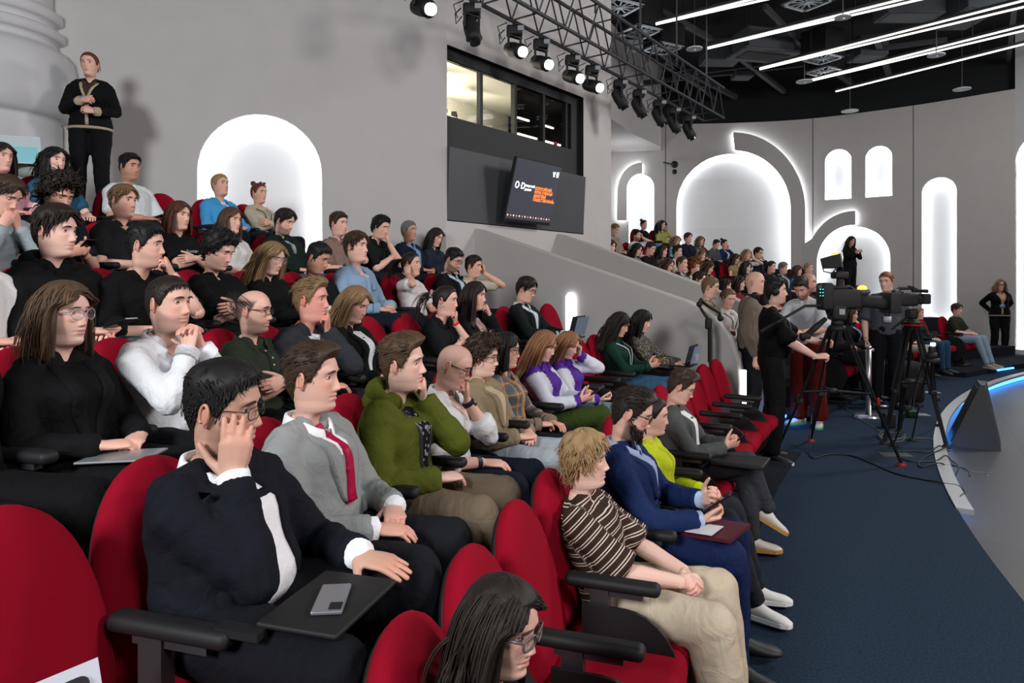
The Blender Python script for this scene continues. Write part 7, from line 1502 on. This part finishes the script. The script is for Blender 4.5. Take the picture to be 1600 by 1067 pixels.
def moving_head(px, py, label, lit=1, aim=(.75, -.45, -.5), scale_=.8):
    tt = min(np.linspace(-.5, Ln, 1500), key=lambda t: abs(800 + FPX * (A_ + tq(t, .0, 0))[0] / (A_ + tq(t, .0, 0))[1] - (px - 8))); p = A_ + tq(tt, .0, -.06); Y = p[1]; zz = CAMH + (HOR - py) / FPX * Y
    o = empty('moving_head_lamp', tuple(p), 0, label, 'stage lamp', 'moving head lamps'); hz = min(-.30, zz - p[2]); hc_ = np.array((0, 0, hz)); ax = nrm(aim); s_ = scale_
    g = G(); g.rbox((0, 0, -.06), (.26 * s_, .20 * s_, .13), .03); g.bar((0, 0, .0), (0, 0, .08), .05); g.tube([(-.13, 0, -.04), (-.2, .02, -.1), (-.19, .02, -.22), (-.12, 0, -.14)], .008, 6); g.tube([(-.1, 0, .05), (-.22, 0, .0), (-.17, 0, -.16)], .007, 6); g.make('base', M_black, o, True)
    side = nrm(np.cross(ax, (0, 0, 1))); g = G()
    for k in (-1, 1): g.bar(side * k * .13 * s_ + np.array((0, 0, -.12)), side * k * .13 * s_ + hc_, .03, .06)
    g.bar(side * -.14 * s_ + np.array((0, 0, -.13)), side * .14 * s_ + np.array((0, 0, -.13)), .06, .03); g.make('yoke', M_black, o)
    g = G(); q = hc_; g.tube([q - ax * .20 * s_, q - ax * .16 * s_, q - ax * .02, q + ax * .08, q + ax * .17 * s_], [.07 * s_, .105 * s_, .12 * s_, .115 * s_, .125 * s_], 20); hd = g.make('head', M_black, o, True)
    g = G(); e1, e2 = side, np.cross(side, ax); a_ = np.arange(24) * 2 * PI / 24; ring = np.outer(np.cos(a_), e1) * .082 * s_ + np.outer(np.sin(a_), e2) * .082 * s_; c_ = q + ax * (.245 if 0 else .245 * s_); g.loft([ring + q + ax * .10 * s_, ring + c_]); g.make('lens', mat('lit_lens', (1, 1, 1), emit=3, ecol=(.86, 1, .95)) if lit else mat('dark_lens', '#14181a', .1), hd)
    g = G(); g.box((.10 * s_, -.11 * s_, -.05), (.08, .02, .06)); g.make('display', mat('lamp_display', '#8f9498', .3), o)
    if lit == 1:
        w3 = np.array(p) + hc_ + ax * .27
        l = lamp('lamp_beam', 'SPOT', tuple(w3), tuple(w3 + ax), 60, (.92, 1, .97), .1, 40)
lab = ['topmost lit stage lamp above the control room, leftmost of all', 'dark stage lamp second from the left on the truss', 'lit stage lamp above the first control room pane', 'lit stage lamp above the second control room pane', 'lit stage lamp right of the brightest one over the control room', 'lit stage lamp above the right end of the control room window',
       'dark stage lamp just right of the grey pillar', 'dark stage lamp with hanging disc below it', 'dark stage lamp left of the last pair on the truss', 'dark stage lamp next to last on the truss', 'dark stage lamp at the far end of the truss']
for (px, py, lit), lb in zip(((668, 12, 1), (745, 46, 0), (812, 78, 1), (853, 98, 1), (902, 118, 1), (933, 134, 1), (976, 152, 0), (1006, 168, 0), (1037, 180, 0), (1060, 189, 0), (1084, 203, 0)), lab):
    moving_head(px, py, lb, lit, (.62, -.70, -.38) if lit else (.25, -.3, -1) if px < 800 else (.5, .1, -.8))
# dark technical ceiling: ducts, cassettes, grilles, beams
k = 0
for (a, b2, w_) in (((1040, 95), (1150, 152), .12), ((1150, 85), (1225, 143), .12), ((1110, 60), (1000, 0), .10), ((1290, 100), (1330, 130), .14), ((1370, 60), (1390, 118), .14), ((1195, 10), (1255, 72), .08), ((1585, 10), (1576, 95), .10), ((1000, 130), (1300, 95), .06), ((1050, 118), (1480, 62), .05), ((960, 20), (1130, 165), .10)):
    p, q = atz(*a, 7.5), atz(*b2, 7.5); g = G(); c = (p + q) / 2; g.bar(p - c, q - c, w_, .12); o = g.make('ceiling_beam', M_duct); o.location = tuple(c); k += 1
    tag(o, 'dark grey ceiling %s, number %s from the left in the black ceiling' % ('duct' if w_ > .09 else 'pipe', ('one', 'two', 'three', 'four', 'five', 'six', 'seven', 'eight', 'nine', 'ten')[k - 1]), 'ceiling beam', 'ceiling beams'); o['kind'] = 'structure'
for (px, py, w_, d_, lb) in ((1125, 98, .9, .7, 'grey ceiling cassette under the second light pair, left one'), (1160, 122, .5, .5, 'grey box duct near the end of the truss'), (1355, 92, .7, .7, 'grey square ceiling panel between the light pairs'), (1510, 30, .8, 1.3, 'grey ceiling unit between the light tubes at the right'), (1420, 28, 1.2, .6, 'wide dark ceiling unit above the third light pair')):
    p = atz(px, py, 7.35); g = G(); g.rbox((0, 0, .25), (w_, d_, .5), .02); g.box((0, 0, -.005), (w_ * .86, d_ * .86, .01)); o = g.make('ceiling_unit', mat('grey_ceiling_unit', '#3c4146', .6)); o.location = tuple(p); tag(o, lb, 'ceiling unit')
p = atz(1192, 88, 7.2); o = empty('air_conditioner', tuple(p), .25, 'rectangular air conditioner cassette with oval grille in the black ceiling', 'air conditioner'); g = G(); g.rbox((0, 0, .03), (1.5, .9, .07), .03); g.box((0, 0, .3), (1.2, .7, .5)); g.make('casing', mat('grey_casing', '#4a4f54', .6), o); g = G(); g.rbox((0, 0, -.012), (1.15, .52, .02), .01); g.make('grille', mat('dark_grille', '#1b1e21', .7), o)
for px, py, lb in ((968, 12, 'fan grille at the top edge left of the light lines'), (1000, 50, 'bright spoked ceiling fan grille above the truss, left one'), (1036, 76, 'spoked ceiling fan grille above the truss, right one'), (1262, 4, 'spoked ceiling fan grille at the top edge between light tubes'), (1285, 92, 'spoked ceiling fan grille under the third light pair'), (1288, 112, 'lower spoked ceiling fan grille near the fourth light pair')):
    p = atz(px, py, 7.0); o = empty('fan_grille', tuple(p), .5, lb, 'fan', 'ceiling fan grilles'); g = G(); m = mat('pale_grille_metal', '#9aa2a8', .35, .6)
    for sx, sy, wx, wy in ((0, .3, .66, .06), (0, -.3, .66, .06), (.3, 0, .06, .66), (-.3, 0, .06, .66)): g.box((sx, sy, 0), (wx, wy, .03))
    g.make('frame', m, o); g = G(); [g.bar((0, 0, 0), (.28 * math.cos(a), .28 * math.sin(a), 0), .03, .012) for a in np.arange(12) * PI / 6]; g.cyl((0, 0, -.02), .07, .04, 14); g.make('spokes', m, o); g = G(); g.box((0, 0, .35), (.66, .66, .6)); g.make('duct_box', M_ceil, o)
p = atz(990, 72, 6.9); g = G(); g.rbox((0, 0, 0), (.36, .3, .2), .03); o = g.make('projector', mat('pale_grey_plastic', '#6d7278', .5)); o.location = tuple(p); tag(o, 'pale grey projector box hanging above the truss', 'projector')
# security camera on the far wall
p = at(1054, 257, 20.6); o = empty('security_camera', tuple(p), 0, 'round black security camera on the far wall left of the large arch', 'security camera'); g = G(); g.ball((0, 0, 0), .11, 14, 10); g.ball((0, 0, -.22), .08, 12, 8); g.make('dome', M_black, o, True); g = G(); g.tube([(0, .05, 0), (-.25, .35, .12)], .03, 8); g.make('arm', M_metal, o, True)
run_jobs()
# lettering on clothes
for body, txt, col_, (proj, x0, v0, sz) in TXT:
    me = text_mesh(txt, sz, 'CENTER', .0006); V = getv(me); q = np.array([proj(x0 + v[0], v0 + v[1] / .468, .006) for v in V]) if len(V) else V; setv(me, q); obj('lettering', me, None, mat('white_print', col_, .6), body.o, False)
